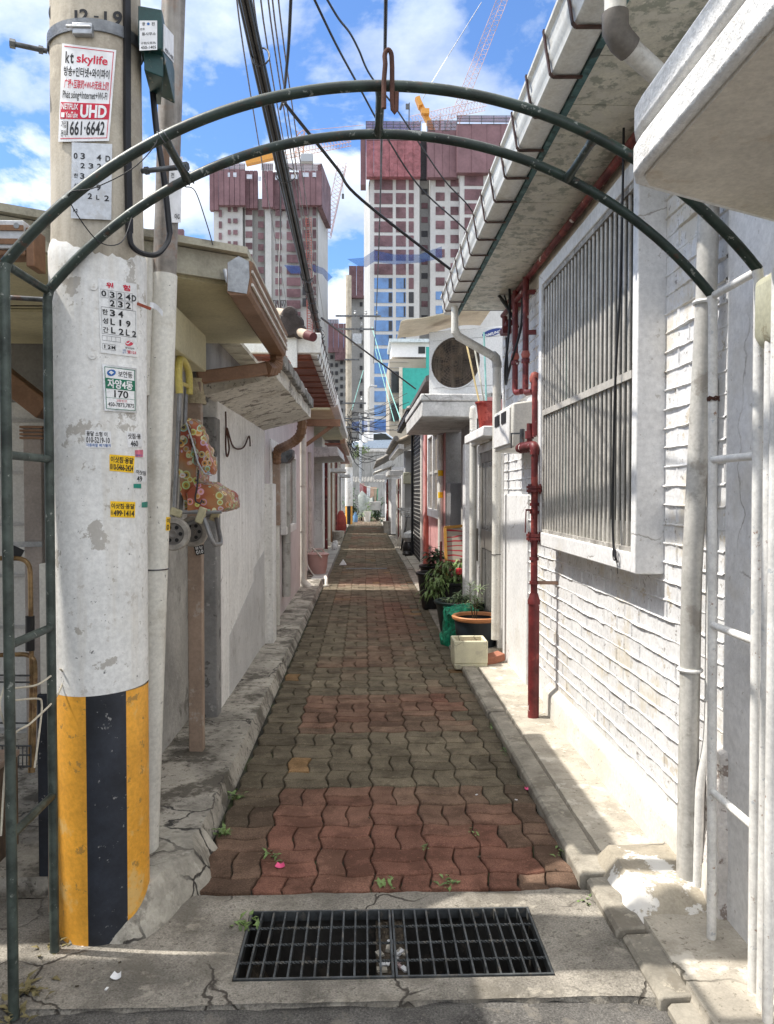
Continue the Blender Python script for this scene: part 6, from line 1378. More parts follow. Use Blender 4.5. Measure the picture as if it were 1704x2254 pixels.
mb = MB(); mb.tube(smooth_pts([T(395, 866, Yn), T(393, 820, Yn), T(396, 790, Yn+.05), T(408, 800, Yn+.15), T(416, 825, Yf-.08), T(417, 868, Yf-.08)]), .017, 10); mb.tube([T(394, 842, Yn), T(416, 850, Yf-.08)], .010, 8); mb.build('handle', m_ylw, tr)
MB().tube([T(378, 1127, Yn-.02), T(488, 1126, Yn-.02)], .010, 10).build('base_tube', m_tube, tr); MB().tube([T(392, 1160, Yf), T(470, 1135, Yf)], .010, 10).build('base_tube', m_tube, tr)
m_cpl = mat('cream_plastic_joint', (0.52, 0.47, 0.30), 0.45)
for p in ((T(443, 1134, Yn-.02), (.035, .03, .075)), (T(388, 1128, Yn-.02), (.055, .03, .035)), (T(473, 1136, Yf), (.04, .03, .05))): MB().obox(p[0], p[1], 0, 0, .35).build('joint', m_cpl, tr, bev=.006)
MB().tube(fillet([T(449, 1140, Yn-.02), T(470, 1200, Yn-.02), T(488, 1197, Yf-.05), T(476, 1140, Yf-.02)], .05), .0105, 10).build('stand', m_tube, tr)
m_tyre = mat('grey_tyre', (0.34, 0.315, 0.28), 0.8, var=0.15, vs=20, bump=0.4)
for (px, py, y) in ((382, 1175, Yn-.04), (425, 1170, Yf+.02)):
    c = T(px, py, y); w_ = MB(); w_.lathe(c, [(.050, -.016), (.070, -.017), (.075, -.010), (.075, .010), (.070, .017), (.050, .016)], 32, axis='y', cap=(False, False)); wo = w_.build('wheel', m_tyre, tr)
    h_ = MB(); h_.lathe(c, [(0, -.013), (.016, -.018), (.017, -.008), (.046, -.006), (.052, -.014), (.053, .0), (0, .004)], 28, axis='y', cap=(False, False)); hb_ = h_.build('hub', mat('grey_wheel_plastic', (0.20, 0.185, 0.17), 0.5, var=0.1), wo)
    s_ = MB()
    for k in range(6): a = k*pi/3; q = c+Vector((.032*cos(a), -.0085, .032*sin(a))); s_.lathe(q, [(0, 0), (.009, 0), (.009, .003)], 10, axis='y', cap=(False, False))
    s_.build('hub_hole', m_black, wo)
MB().tube(smooth_pts([T(437, 1035, Yn-.04), T(434, 1070, Yn-.05), T(430, 1100, Yn-.06), T(440, 1108, Yn-.06), T(445, 1100, Yn-.05)]), .004, 6).build('drawstring', m_black, tr)
# ---------------------------------------------------------------- second left house
m_mauve = mat('pale_mauve_wall', (0.66, 0.60, 0.59), 0.75, var=0.06, vs=2, bump=0.35, spots=[((0.42,0.38,0.37), 3, 0.6, 0.12, 0.5)], streak=((0.45,0.42,0.40), 0.3))
m_redsof = mat('red_brown_soffit', (0.20, 0.065, 0.04), 0.6, var=0.15, vs=5, bump=0.2)
h = thing('mauve_house', 'left house with pale mauve wall, ribbed white gutter and red brown soffit', 'house', (-2.2, 9.5, 0))
MB().box(-3.5, -0.97, 7.61, 11.8, 0, 2.78).build('wall', m_mauve, h)
MB().box(-3.5, -0.50, 7.35, 11.75, 2.78, 2.81).build('soffit', m_redsof, h)
for k in range(9): MB().box(-.98, -.50, 7.5+.5*k, 7.53+.5*k, 2.765, 2.779).build('soffit_batten', m_redsof, h)
gq2 = [(-.50, 2.95), (-.50, 2.79), (-.44, 2.78), (-.425, 2.84), (-.415, 2.845), (-.41, 2.90), (-.40, 2.95)]
gg = MB().prism(gq2, 'y', 7.32, 11.8).build('gutter', m_gut, h)
for k in range(12):
    y = 7.5+.36*k; b_ = MB()
    for (xa, za), (xb, zb_) in zip([(-.395, 2.955), (-.42, 2.84), (-.435, 2.772), (-.5, 2.776)], [(-.42, 2.84), (-.435, 2.772), (-.5, 2.776)]): b_.bar((xa, y, za), (xb, y, zb_), .015, .006, up=(1, 0, .3))
    b_.build('gutter_bracket', m_brkt, gg)
mb = MB(); mb.box(-1.15, -.40, 7.28, 7.36, 2.80, 2.99); mb.box(-.78, -.62, 7.26, 7.279, 2.66, 2.98); mb.build('end_fascia', m_gut, h, bev=.008)
tiled_eave(h, -.50, 2.96, -2.4, 3.7, 7.4, 11.8, m=m_tile)
om = thing('ridge_ornament', 'dark scrolled roof end tile with beige mortar roll on the mauve house', 'roof ornament', (-.8, 7.5, 2.98))
mb = MB()
c = P(638, 708, y=7.22)
for (dx, dz, r_) in ((0, .07, .075), (-.05, -.02, .085), (.05, -.02, .085), (0, -.06, .09), (-.09, -.09, .07), (.09, -.09, .07)): mb.lathe(c+Vector((dx, 0, dz)), [(0, -.035), (r_*.8, -.03), (r_, 0), (r_*.8, .03), (0, .035)], 16, axis='y', cap=(False, False))
mb.build('scroll_tile', mat('dark_clay_tile', (0.045, 0.035, 0.032), 0.8, var=0.3, bump=0.8, bs=50, bd=.01), om)
MB().tube([P(604, 690, y=7.4), P(618, 698, y=7.4)], [.06, .085], 14).tube([P(646, 726, y=7.3), P(676, 737, y=7.12)], [.036, .044], 14).build('mortar_roll', mat('beige_mortar', (0.50, 0.40, 0.31), 0.85, var=0.12, bump=0.5), om)
MB().tube([P(675, 737, y=7.13), P(690, 742, y=7.05)], [.046, .042], 14).build('maroon_cap', mat('maroon_tile', (0.10, 0.02, 0.022), 0.6), om)
wfr = MB(); 
for a in ((8.95, 9.02, 1.0, 2.0), (10.3, 10.37, 1.0, 2.0), (9.02, 10.3, 1.93, 2.0), (9.02, 10.3, 1.0, 1.09)): wfr.box(-.965, -.90, *a)
wo = wfr.build('window', m_lwall, h, bev=.005); MB().box(-.96, -.945, 9.02, 10.3, 1.09, 1.93).build('pane', mat('tan_frosted_glass', None), wo)
MB().box(-.968, -.955, 8.0, 8.75, 1.35, 2.05).build('boarded_panel', m_lwall, h)
single('vent_hood', MB().prism([(-.97, 1.98), (-.80, 1.98), (-.80, 1.90), (-.86, 1.83), (-.97, 1.83)], 'y', 8.72, 9.0), m_zincd, 'dark grey vent hood on the mauve wall', 'vent', bev=.006)
t = thing('rain_pipe', 'brown crumpled elbow pipe from the stained canopy joining a pipe on the mauve wall', 'rain pipe', (-.93, 8.2, 1.2))
ribbed(MB(), [(-.58, 7.35, 2.20), (-.60, 7.40, 2.06), (-.68, 7.55, 1.99), (-.82, 7.95, 1.96), (-.90, 8.10, 1.93), (-.915, 8.15, 1.80)], .045, 8, 10).build('flexible_elbow', m_brn, t)
MB().box(-.955, -.88, 8.12, 8.19, 1.15, 1.80).build('square_pipe', m_brnp, t); MB().cyl((-.915, 8.155, 1.15), (-.915, 8.155, .1), .03, 10).build('lower_pipe', m_pvc, t)
for (x, y, zt_, zb_, r, m_, lab) in ((-.92, 9.2, 1.9, .26, .05, m_pvcg, 'grey rain pipe with collar on the mauve wall'), (-.93, 11.85, 2.7, .08, .055, m_pvc, 'white rain pipe with a bent foot at the end of the mauve house'), (-.95, 13.6, 2.2, .05, .03, m_pvcg, 'thin grey pipe on the wall behind the pink bucket')):
    mb = MB(); mb.cyl((x, y, zt_), (x, y, zb_), r, 12)
    if 'foot' in lab: mb.tube([(x, y, .25), (x, y, .12), (x+.10, y-.05, .02)], [r, r*1.1, r*1.1], 12)
    for z in (.9, 1.6): mb.tube([(x+r*1.05*cos(a*pi/8), y+r*1.05*sin(a*pi/8), z) for a in range(16)], .006, 5, closed=True)
    single('rain_pipe', mb, m_, lab, 'rain pipe')
# third left house with small white canopy
h = thing('grey_door_house', 'left house with recessed grey door under a small white canopy', 'house', (-2.3, 16.5, 0))
MB().box(-3.5, -1.02, 12.9, 15.9, 0, 2.85).build('wall', m_mauve, h); MB().box(-3.5, -1.02, 19.0, 20.2, 0, 2.85).build('far_wall', m_lwall, h)
MB().box(-3.5, -1.22, 15.9, 19.0, 0, 2.85).build('recess_wall', m_mauve, h); MB().box(-1.22, -1.17, 16.6, 18.2, .05, 1.85).build('door', mat('mauve_grey_door', (0.26, 0.235, 0.245), 0.5, var=0.06), h)
MB().box(-1.215, -1.1, 15.95, 16.3, 1.75, 2.05).build('meter_panel', mat('mauve_grey_door', None), h)
mb = MB(); mb.hexa([(-1.2, 15.85, 2.20), (-.50, 15.85, 2.24), (-.46, 19.0, 2.24), (-1.2, 19.0, 2.20)], [(-1.2, 15.85, 2.42), (-.54, 15.85, 2.43), (-.50, 19.0, 2.43), (-1.2, 19.0, 2.42)]); mb.build('door_canopy', m_slab, h, bev=.012)
MB().box(-3.5, -.55, 12.8, 20.2, 2.86, 2.90).build('soffit', m_cream, h)
MB().box(-.56, -.42, 12.7, 20.3, 2.90, 3.05).build('gutter', m_gut, h, bev=.01); MB().box(-1.6, -.42, 12.66, 12.72, 2.92, 3.08).build('end_fascia', m_gut, h, bev=.008)
MB().box(-1.3, -.40, 13.2, 13.28, 2.62, 2.74).build('front_beam', m_brn, h); MB().bar((-.45, 13.3, 2.70), (-1.0, 13.3, 2.30), .06, .06).build('brace', m_brn, h)
tiled_eave(h, -.55, 3.08, -2.6, 3.9, 12.8, 20.3, m=mat('red_roof_tile', (0.34, 0.075, 0.045), 0.75, var=0.2, vs=4, bump=0.5))
for (Y0_, Y1_, nm, lab, wm, dm, em_) in ((20.6, 27.6, 'brown_door_house', 'left house with brown door and hanging pipes beyond the grey door', m_lwall, m_brn, m_brn), (28.0, 34.8, 'far_cream_house', 'last left house before the second utility pole', m_lwall, m_brnal, m_gut)):
    h = thing(nm, lab, 'house', (-2.3, (Y0_+Y1_)/2, 0))
    MB().box(-3.5, -1.0, Y0_, Y1_, 0, 2.75).build('wall', wm, h); MB().box(-1.0, -.96, Y0_+1.2, Y0_+2.3, 0, 1.95).build('door', dm, h); MB().box(-1.0, -.97, Y0_+3.6, Y0_+4.8, 1.0, 1.9).build('window', m_glass, h)
    MB().box(-3.5, -.62, Y0_, Y1_, 2.76, 2.80).build('soffit', m_redsof, h); MB().box(-.63, -.50, Y0_-.05, Y1_, 2.79, 2.92).build('gutter', em_, h); tiled_eave(h, -.62, 2.95, -2.6, 3.8, Y0_, Y1_)
    mb = MB(); mb.box(-1.0, -.52, Y0_+1.0, Y0_+2.5, 2.06, 2.16); mb.build('door_canopy', m_slab, h, bev=.01)
for k, (y, m_) in enumerate(((19.3, m_gas), (20.9, m_pvc), (22.0, m_brn), (23.6, m_pvc), (24.5, m_brnp), (26.2, m_gas), (28.6, m_pvc), (30.5, m_pvcg))):
    single('wall_pipe', MB().cyl((-.94, y, 2.6), (-.94, y, .05), .04, 8), m_, ('dark red gas', 'white plastic', 'rusty brown', 'white', 'tan', 'second dark red gas', 'farther white', 'farthest grey')[k]+' pipe on the far left walls', 'pipe', 'pipes on the far left walls')
# buckets and small things along the left ledge
bk = thing('bucket', 'pink plastic bucket with lid and grey hose on the left ledge', 'bucket', (-.80, 13.4, .03), 'buckets in the alley')
m_pinkp = mat('pink_plastic', (0.46, 0.30, 0.28), 0.45, var=0.06)
MB().lathe((-.80, 13.4, .03), [(.125, 0), (.165, .20), (.18, .38)], 22).build('body', m_pinkp, bk); MB().lathe((-.80, 13.4, .41), [(.195, 0), (.20, .02), (.17, .035), (.0, .045)], 22).build('lid', m_pinkp, bk)
MB().tube([(-.90, 13.3, .46), (-.85, 13.3, .52), (-.72, 13.3, .52), (-.68, 13.3, .46)], .010, 8).build('lid_handle', m_pinkp, bk)
single('hose', MB().tube(smooth_pts([(-.72, 13.2, .38), (-.90, 13.15, .55), (-.98, 13.1, .35), (-.86, 13.0, .12), (-.70, 12.9, .02), (-.60, 12.9, .02)]), .014, 8), m_pvcg, 'pale hose curling round the pink bucket', 'hose')
t = thing('bucket', 'greyish bucket with wire handle farther along the left ledge', 'bucket', (-.78, 22.6, .02), 'buckets in the alley')
MB().lathe((-.78, 22.6, .02), [(.14, 0), (.20, .2), (.215, .33), (.225, .34), (.20, .34)], 20).build('body', m_pvcg, t); MB().tube(arc((-.78, 22.38, .33), .2, 200, 320, 8), .006, 5).build('wire_handle', m_zincd, t)
single('stone_step', MB().box(-.86, -.62, 12.6, 20.5, -.02, .09), m_greyw, 'long grey stone step in front of the grey door', 'step', bev=.01)
for y, z in ((18.9, .09), (19.6, .09)): single('jar', MB().lathe((-.72, y, z), [(.05, 0), (.07, .03), (.07, .13), (.05, .16), (.055, .19), (0, .19)], 14), m_paper, f'white jar standing on the stone step, {"nearer" if y < 19 else "farther"} of the two', 'jar', 'jars on the stone step')
single('paper_tent', MB().add([(-.50, 15.8, .005), (-.36, 15.8, .005), (-.43, 15.85, .11), (-.50, 16, .005), (-.36, 16, .005), (-.43, 16, .11)], [(0, 1, 2), (3, 5, 4), (0, 2, 5, 3), (1, 4, 5, 2)]), m_paper, 'folded white paper standing on the pavement like a small tent', 'paper', smooth=False)
single('pipe_stub', MB().tube([(-.62, 12.45, .13), (-.60, 12.35, .10), (-.60, 12.3, .0)], .028, 10).cyl((-.60, 12.3, 0), (-.60, 12.3, .02), .05, 10), m_pvc, 'short white drain stub at the near end of the stone step', 'pipe')
single('red_bag', MB().lathe((-.80, 27.2, .02), [(.12, 0), (.2, .25), (.17, .6), (.08, .8), (0, .84)], 12), mat('red_cloth', (0.28, 0.05, 0.04), 0.8, var=0.2, bump=0.6, bs=12, bd=.02), 'red bag hanging by the far left wall', 'bag')
single('small_grate', MB().box(-.35, .45, 15.0, 15.18, 0.001, .006), m_iron, 'thin dark drain strip crossing the pavement farther on', 'drain grate')
# ================================================================ end of the alley
tg = thing('retaining_wall', 'tall grey concrete retaining wall closing the far end of the alley', 'wall', (0.5, 47, 0))
MB().box(-2.5, 3.2, 47, 47.5, 0, 3.95).build('wall', mat('old_grey_concrete', (0.33, 0.33, 0.32), 0.9, var=0.15, vs=1.2, bump=0.5, streak=((0.16,0.16,0.155), 0.7)), tg); MB().box(-2.5, 3.2, 46.9, 47.5, 3.951, 4.05).build('coping', m_slab, tg)
MB().box(-8, 8, 47.5, 90, -0.5, 3.9).build('upper_terrace', m_greyw, tg)
def leafball(name, label, cat, c, r, n, m, seed, sq=1.0, L=.12, group=None, trunk=True):
    q = random.Random(seed); t = thing(name, label, cat, c, group); c = Vector(c); mb = MB(); tk = MB()
    cl = [c+Vector((q.gauss(0, .5)*r, q.gauss(0, .35)*r, r*.9+q.gauss(0, .42)*r*sq)) for _ in range(9)]
    for k in cl: tk.tube([c, (c+k)/2+Vector((q.uniform(-.1, .1), 0, .05)), k], [.02*r/.5+.006, .012, .005], 5)
    for _ in range(n):
        k = q.choice(cl); d = Vector((q.gauss(0, 1), q.gauss(0, 1), q.gauss(0, .8))).normalized(); leaf(mb, k+d*r*.42*q.random()**.5, d+Vector((0, 0, q.uniform(-.4, .3))), L*q.uniform(.6, 1.2), L*.28, .6)
    mb.build('foliage', m, t, smooth=False, recalc=False); tk.build('stem', m_stem, t); return t
leafball('bush', 'green leafy bush on top of the concrete wall beside the thin steel pole', 'bush', (-.35, 46.3, 3.6), .55, 420, m_leafm, 3)
leafball('bush', 'dark green bush at the end of the alley behind the second utility pole', 'bush', (-.45, 41.0, 0.1), .75, 520, m_leafd, 5, L=.16)
leafball('bush', 'leafy green shrub right of the covered scooter', 'bush', (.72, 40.8, 0.0), .5, 360, m_leafd, 15, L=.15)
leafball('bush', 'low bush with pale leaves among the pots at the alley end', 'bush', (0.15, 39.5, 0.0), .4, 260, m_leafl, 8)
car = thing('parked_car', 'silver blue car parked on the terrace above the concrete wall', 'car', (1.1, 49.6, 3.9))
pr = [(0, .35), (0, .75), (.9, .85), (1.5, 1.32), (2.9, 1.36), (3.7, .9), (4.2, .8), (4.25, .35)]
m_carp = mat('silver_blue_car_paint', (0.36, 0.42, 0.50), 0.3, 0.4, var=0.04, bump=0, coat=.5)
MB().prism([(a*.8-.9, b+3.9) for a, b in pr], 'y', 49.0, 50.6).build('body', m_carp, car, bev=.05)
MB().prism([(1.0*.8-.9, .88+3.9), (1.55*.8-.9, 1.27+3.9), (2.8*.8-.9, 1.3+3.9), (3.45*.8-.9, .92+3.9)], 'y', 48.98, 48.995).build('side_window', m_glass, car)
for x in (-.25, 1.9): MB().cyl((x, 48.95, 4.22), (x, 49.2, 4.22), .31, 18).build('wheel', m_black, car)
t = thing('street_lamp', 'thin grey street lamp pole with bent arm beyond the concrete wall', 'street lamp', P(813, 985, y=50))
MB().tube(fillet([P(812, 1000, y=50), P(811.5, 852, y=50), P(820, 849, y=50)], .25), .075, 8).build('pole', m_pvcg, t); MB().obox(P(822, 850, y=50), (.5, .2, .12)).build('lamp_head', m_zinc, t, bev=.03)
t = thing('steel_pole', 'thin metal pole with white box standing at the end of the alley', 'pole', P(793, 1105, y=43))
MB().cyl(P(793, 1106, y=43), P(794, 915, y=43), .075, 8).build('pole', m_zinc, t); MB().obox(P(794, 977, y=42.9), (.22, .15, .36)).build('white_box', m_print_w, t, bev=.02)
for k, (px, py, s) in enumerate(((803, 962, .3), (815, 958, .35))): single('transformer_can', MB().cyl(P(px, py+12, y=44), P(px, py-6, y=44), s*.55, 14), m_print_w, f'white can shaped electric fitting on the wires, {"left" if k == 0 else "right"} of the two', 'transformer', 'white cans on the wires')
# laundry, covers, clutter
single('clothes_line', MB().tube(sag(P(790, 1060, y=42), P(832, 1075, y=42), .12), .012, 5), m_str, 'clothes line sagging across the end of the alley', 'line')
for k, (px, py, w, hgt, c_, lab) in enumerate(((797, 1064, .26, .75, (.40,.22,.22), 'faded pink shirt'), (803.5, 1070, .2, .6, (.25,.06,.06), 'small red cloth'), (811, 1070, .22, .55, (.65,.65,.66), 'white shirt'), (822, 1072, .36, .95, (.48,.32,.24), 'peach coloured towel'), (829, 1074, .2, .7, (.16,.3,.2), 'green cloth'))):
    a = P(px, py, y=42.02)
    single('laundry', MB().shell(lambda u, v: (a.x-w/2+w*u*(1-.1*v), 42.02+.04*sin(u*9+k)*v, a.z-hgt*v), 8, 6, (0, .02, 0)), mat('laundry_%s' % lab.replace(' ', '_'), c_, 0.9, var=0.12), f'{lab} hanging on the far clothes line', 'laundry', 'laundry on the far line')
t = thing('covered_scooter', 'scooter under a greyish white cover at the end of the alley', 'scooter', (.05, 40.6, 0))
MB().sheet(lambda u, v: (lambda a, hh: (-.25+.75*u+.05*sin(v*7), 40.3+.35*cos(a)*(1-.3*hh), .35+hh*(1.0+.18*sin(u*6)+.1*noise.noise((u*5, v*5, 2)))))(pi*v, sin(pi*v)), 20, 16).build('cover', mat('dusty_white_cover', (0.25,0.27,0.25), 0.7, var=0.1, bump=0.4, bs=14, bd=.02), t)
for x in (-.12, .35): MB().tube([(x, 40.45+.24*cos(a*pi/8), .26+.24*sin(a*pi/8)) for a in range(16)], .05, 6, closed=True).build('wheel', m_black, t)
single('white_crate', MB().prism([(.3, .55), (.85, .55), (.88, 1.0), (.27, 1.0)], 'y', 39.9, 40.3), m_greyw, 'pale grey crate stacked beside the covered scooter', 'crate', bev=.02)
single('white_bin', MB().lathe((.17, 39.3, 0), [(.15, 0), (.2, .5), (.22, .52), (.17, .52)], 14), m_pvc, 'white bin in front of the covered scooter', 'bin')
single('blue_jug', MB().lathe((-.42, 38.6, 0), [(.11, 0), (.13, .3), (.05, .42), (.05, .5)], 12), mat('blue_plastic', (0.10, 0.2, 0.33), 0.4), 'light blue jug by the far utility pole', 'jug')
single('end_awning', MB().shell(lambda u, v: (-.6+1.9*u, 43.0+1.2*v, 2.05+.3*v+.03*sin(u*70)), 90, 2, (0, 0, .02)), m_dwall, 'grey corrugated awning sheet before the concrete wall', 'awning')
# ---------------------------------------------------------------- second utility pole
x2, y2 = P(768, 1100, y=36).x, 36.0
t = thing('utility_pole', 'far concrete utility pole with tangled wires and yellow black foot', 'utility pole', (x2, y2, 0))
MB().lathe((x2, y2, 0), [(.16, 0), (.145, 5), (.135, 11.5)], 16).build('shaft', m_polec, t)
MB().lathe((x2, y2, 0), [(.185, .85), (.18, 2.65)], 16, cap=(True, True)).build('wrap', m_wrap, t)
for k in range(6): MB().sheet(lambda u, v: (x2+.168*cos(k*pi/3+u*pi/3), y2+.168*sin(k*pi/3+u*pi/3), .85*v), 4, 1).build('yellow_stripe' if k % 2 else 'black_stripe', m_yel if k % 2 else m_blk, t)
for z, w in ((9.6, 1.5), (9.0, 1.2), (7.6, .5), (5.6, .8), (4.9, 1.0), (4.5, .6)): MB().bar((x2-w*.4, y2-.2, z), (x2+w, y2-.2, z), .07, .07).build('crossarm', m_zincd, t)
for z, xo in ((9.75, .3), (9.75, .8), (9.75, 1.3), (9.2, .6), (5.05, .5), (5.05, .9), (5.8, .6)): MB().lathe((x2+xo, y2-.2, z-.08), [(.03, 0), (.07, .05), (.04, .1), (.06, .15), (0, .2)], 8).build('insulator', m_zinc, t)
MB().box(x2+.18, x2+.6, y2-.25, y2+.1, 8.3, 8.8).build('wire_box', m_zinc, t, bev=.03)
rt = random.Random(4); mb = MB()
for k in range(26):
    p0 = Vector((x2+rt.uniform(-.2, .1), y2-.2, rt.uniform(3.6, 5.2))); p1 = p0+Vector((rt.uniform(.2, 1.8), rt.uniform(-.5, .5), rt.uniform(-1.4, .3))); mb.tube(smooth_pts([p0, (p0+p1)/2+Vector((0, 0, rt.uniform(-.6, .3))), p1], 5), .014, 4)
mb.build('wire_tangle', m_black, t)
# ---------------------------------------------------------------- beige building on the right
t = thing('beige_building', 'beige sided building with teal awning and rooftop hut behind the tiled roofs', 'building', P(900, 960, y=55))
def fbox(parent, name, px0, px1, py0, py1, y, m, d=1.0, bev=0.0):
    a = P(px0, py0, y=y); b = P(px1, py1, y=y); return MB().box(a.x, b.x, y, y+d, b.z, a.z).build(name, m, parent, smooth=False, bev=bev)
m_bside = mat('beige_siding', (0.36, 0.315, 0.25), 0.75, var=0.1, vs=.6, bump=0.1)
fbox(t, 'wall', 857, 960, 790, 1000, 55, m_bside, 8)
for k in range(13): fbox(t, 'siding_line', 857, 900, 796+k*12.5, 797+k*12.5, 54.95, mat('grey_seam', None), .04)
for (a, b, c, d) in ((862, 883, 818, 864), (861, 880, 888, 926)): f_ = fbox(t, 'window', a-1, b+1, c-1, d+1, 54.93, m_zincd, .1); fbox(f_, 'pane', a+1, b-1, c+1, d-1, 54.9, m_glass, .02)
fbox(t, 'teal_awning', 886, 950, 810, 900, 53.5, mat('teal_sheet', (0.03, 0.33, 0.28), 0.5, var=0.06), .1); fbox(t, 'awning_post', 879, 886, 808, 940, 53.4, mat('cream_post', (0.55,0.5,0.42), 0.7), .2)
mb = MB(); c = P(938, 811, y=53.6); mb.lathe(c, [(.02, 0), (1.5, 0), (1.5, .1), (.02, .1)], 24, axis='y', a0=0, a1=pi); mb.build('arched_awning', mat('teal_sheet', None), t)
fbox(t, 'rooftop_hut', 862, 945, 752, 786, 56, m_print_w, 4); fbox(t, 'hut_roof', 857, 948, 745, 753, 55.5, mat('pale_blue_roof_sheet', (0.5, 0.56, 0.58), 0.5), 5)
fbox(t, 'hut_window', 921, 936, 763, 778, 55.95, m_glass, .05)
# ---------------------------------------------------------------- towers under construction
m_tc = mat('tower_concrete', (0.45, 0.45, 0.445), 0.85, var=0.06, vs=.15, bs=3, bump=0, fine=.03, streak=((0.30,0.30,0.295), 0.3))
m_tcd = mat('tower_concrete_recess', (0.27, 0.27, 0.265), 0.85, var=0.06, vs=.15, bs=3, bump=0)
m_mar = mat('maroon_sheeting', (0.13, 0.070, 0.080), 0.65, var=0.22, vs=.35, bs=1.5, bump=0.6, bd=.3)
m_mar2 = mat('maroon_safety_panel', (0.165, 0.090, 0.102), 0.6, var=0.10, vs=.3, bs=2, bump=0)
m_red = mat('red_safety_sheet', (0.24, 0.085, 0.098), 0.6, var=0.15, vs=.5, bs=1.0, bump=0.8, bd=.5)
m_blue = mat('blue_window_glass', (0.06, 0.16, 0.36), 0.12, var=0.25, vs=.3, bump=0, spec=.8)
m_dkw = mat('dark_opening', (0.03, 0.03, 0.035), 0.6, var=0.2, bump=0)
def netmat(nm, col, a):
    m = mat(nm, col, .8, var=.1, vs=.5, bump=0); nt, b = nodes_of(m)
    b.inputs['Alpha'].default_value = a; return m
m_netr = netmat('maroon_net', (0.20, 0.09, 0.11), .5); m_netb = netmat('blue_net', (0.03, 0.12, 0.42), .55)
def windows(parent, px0, px1, y0, dy, h, rows, Y, pick):
    for k in rows:
        m = pick(k); a = P(px0, y0+dy*k, y=Y-.12); b = P(px1, y0+dy*k+h, y=Y-.12)
        MB().box(a.x, b.x, Y-.12, Y+.05, b.z, a.z).build('window', m, parent, smooth=False)
        if m is m_blue:
            w = a.x+(b.x-a.x)*.78; MB().box(w, b.x-.1, Y-.16, Y-.121, b.z+.1, a.z-.1).build('dark_sash', m_dkw, parent, smooth=False)
cx6 = lambda x: 740+x/3.981; cy6 = lambda y: 180+y/3.981
T1 = thing('tower_block', 'tall unfinished tower block with red safety sheeting behind the crown of the arch', 'tower', P(930, 1040, y=150), 'tower blocks under construction')
fbox(T1, 'front_wall', cx6(296), cx6(728), cy6(800), 1060, 150, m_tc, 14)
a = P(815, 800, y=150).x; b = P(801.5, 800, y=163).x; zt = P(815, cy6(840), y=150).z
MB().prism([(a, 150.01), (a, 164), (b, 163)], 'z', 0, zt).build('side_wall', m_tc, T1)
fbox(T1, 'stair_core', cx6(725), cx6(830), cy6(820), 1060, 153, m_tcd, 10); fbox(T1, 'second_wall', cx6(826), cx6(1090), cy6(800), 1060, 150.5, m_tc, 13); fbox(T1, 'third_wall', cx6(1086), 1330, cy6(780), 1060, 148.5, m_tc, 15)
bl = lambda k: m_blue if k >= 7 else m_mar
windows(T1, cx6(335), cx6(495), cy6(850), 31.15, 24, range(20), 150, bl); windows(T1, cx6(525), cx6(611), cy6(850), 31.15, 24, range(12), 150, bl)
windows(T1, cx6(637), cx6(680), cy6(850), 31.15, 24, range(11), 150, lambda k: m_dkw if k >= 8 else m_mar); windows(T1, cx6(748), cx6(802), cy6(937), 30.9, 12.5, range(10), 153, lambda k: m_mar if k % 3 else m_dkw)
windows(T1, cx6(873), cx6(951), cy6(845), 31.15, 18, range(11), 150.5, lambda k: m_blue if k >= 8 else m_mar); windows(T1, cx6(1003), cx6(1084), cy6(845), 31.15, 18, range(8), 150.5, bl); windows(T1, cx6(1126), cx6(1290), cy6(815), 31.3, 24, range(5), 148.5, bl)
def panels(T, px0, px1, py0, py1, Y, m, n, d=1.5, nm='safety_panel'):
    for k in range(n): 
        a = px0+(px1-px0)*k/n; b = px0+(px1-px0)*(k+1)/n; fbox(T, nm, a+.35, b-.1, py0, py1, Y-.15*(k % 2), m, d)
panels(T1, cx6(212), cx6(262), cy6(430), cy6(900), 149.5, m_mar2, 1, 3); panels(T1, cx6(262), cx6(740), cy6(515), cy6(830), 148, m_red, 7)
panels(T1, cx6(262), cx6(740), cy6(425), cy6(512), 148.3, m_mar2, 7); fbox(T1, 'dark_gap', cx6(740), cx6(800), cy6(440), cy6(850), 150.5, m_dkw, 1)
panels(T1, cx6(798), cx6(1060), cy6(425), cy6(835), 148.5, m_mar2, 4); panels(T1, cx6(1060), 1330, cy6(370), cy6(795), 147, m_mar2, 10)
def fence(T, px0, px1, py0, py1, Y, nv, m):
    fbox(T, 'net_fence', px0, px1, py0, py1, Y, m, .05); mb = MB()
    for k in range(nv+1): px = px0+(px1-px0)*k/nv; mb.cyl(P(px, py1, y=Y-.1), P(px, py0, y=Y-.1), .06, 4)
    for k in range(4): py = py0+(py1-py0)*k/3; mb.cyl(P(px0, py, y=Y-.1), P(px1, py, y=Y-.1), .05, 4)
    mb.build('fence_rail', m_zincd, T)
fence(T1, cx6(262), cx6(740), cy6(345), cy6(425), 148.3, 8, m_netr); fence(T1, cx6(800), cx6(1058), cy6(340), cy6(425), 148.5, 5, m_netr); fence(T1, cx6(1060), 1330, cy6(295), cy6(370), 147, 12, m_netr)
fbox(T1, 'site_cabin', cx6(758), cx6(790), cy6(360), cy6(435), 148, m_print_w, 1)
cx5 = lambda x: 440+x/4.608; cy5 = lambda y: 220+y/4.608
T2 = thing('tower_block', 'wide unfinished tower block with maroon cladding crown on the left of the cables', 'tower', P(590, 1040, y=190), 'tower blocks under construction')
fbox(T2, 'front_wall', cx5(140), cx5(445), cy5(1000), 1060, 190, m_tc, 16); fbox(T2, 'recess_wall', cx5(440), cx5(670), cy5(1000), 1060, 192, m_tcd, 14); fbox(T2, 'middle_wall', cx5(660), cx5(735), cy5(1000), 1060, 189.5, m_tc, 12); fbox(T2, 'second_wall', cx5(730), cx5(1190), cy5(1000), 1060, 190.5, m_tc, 16)
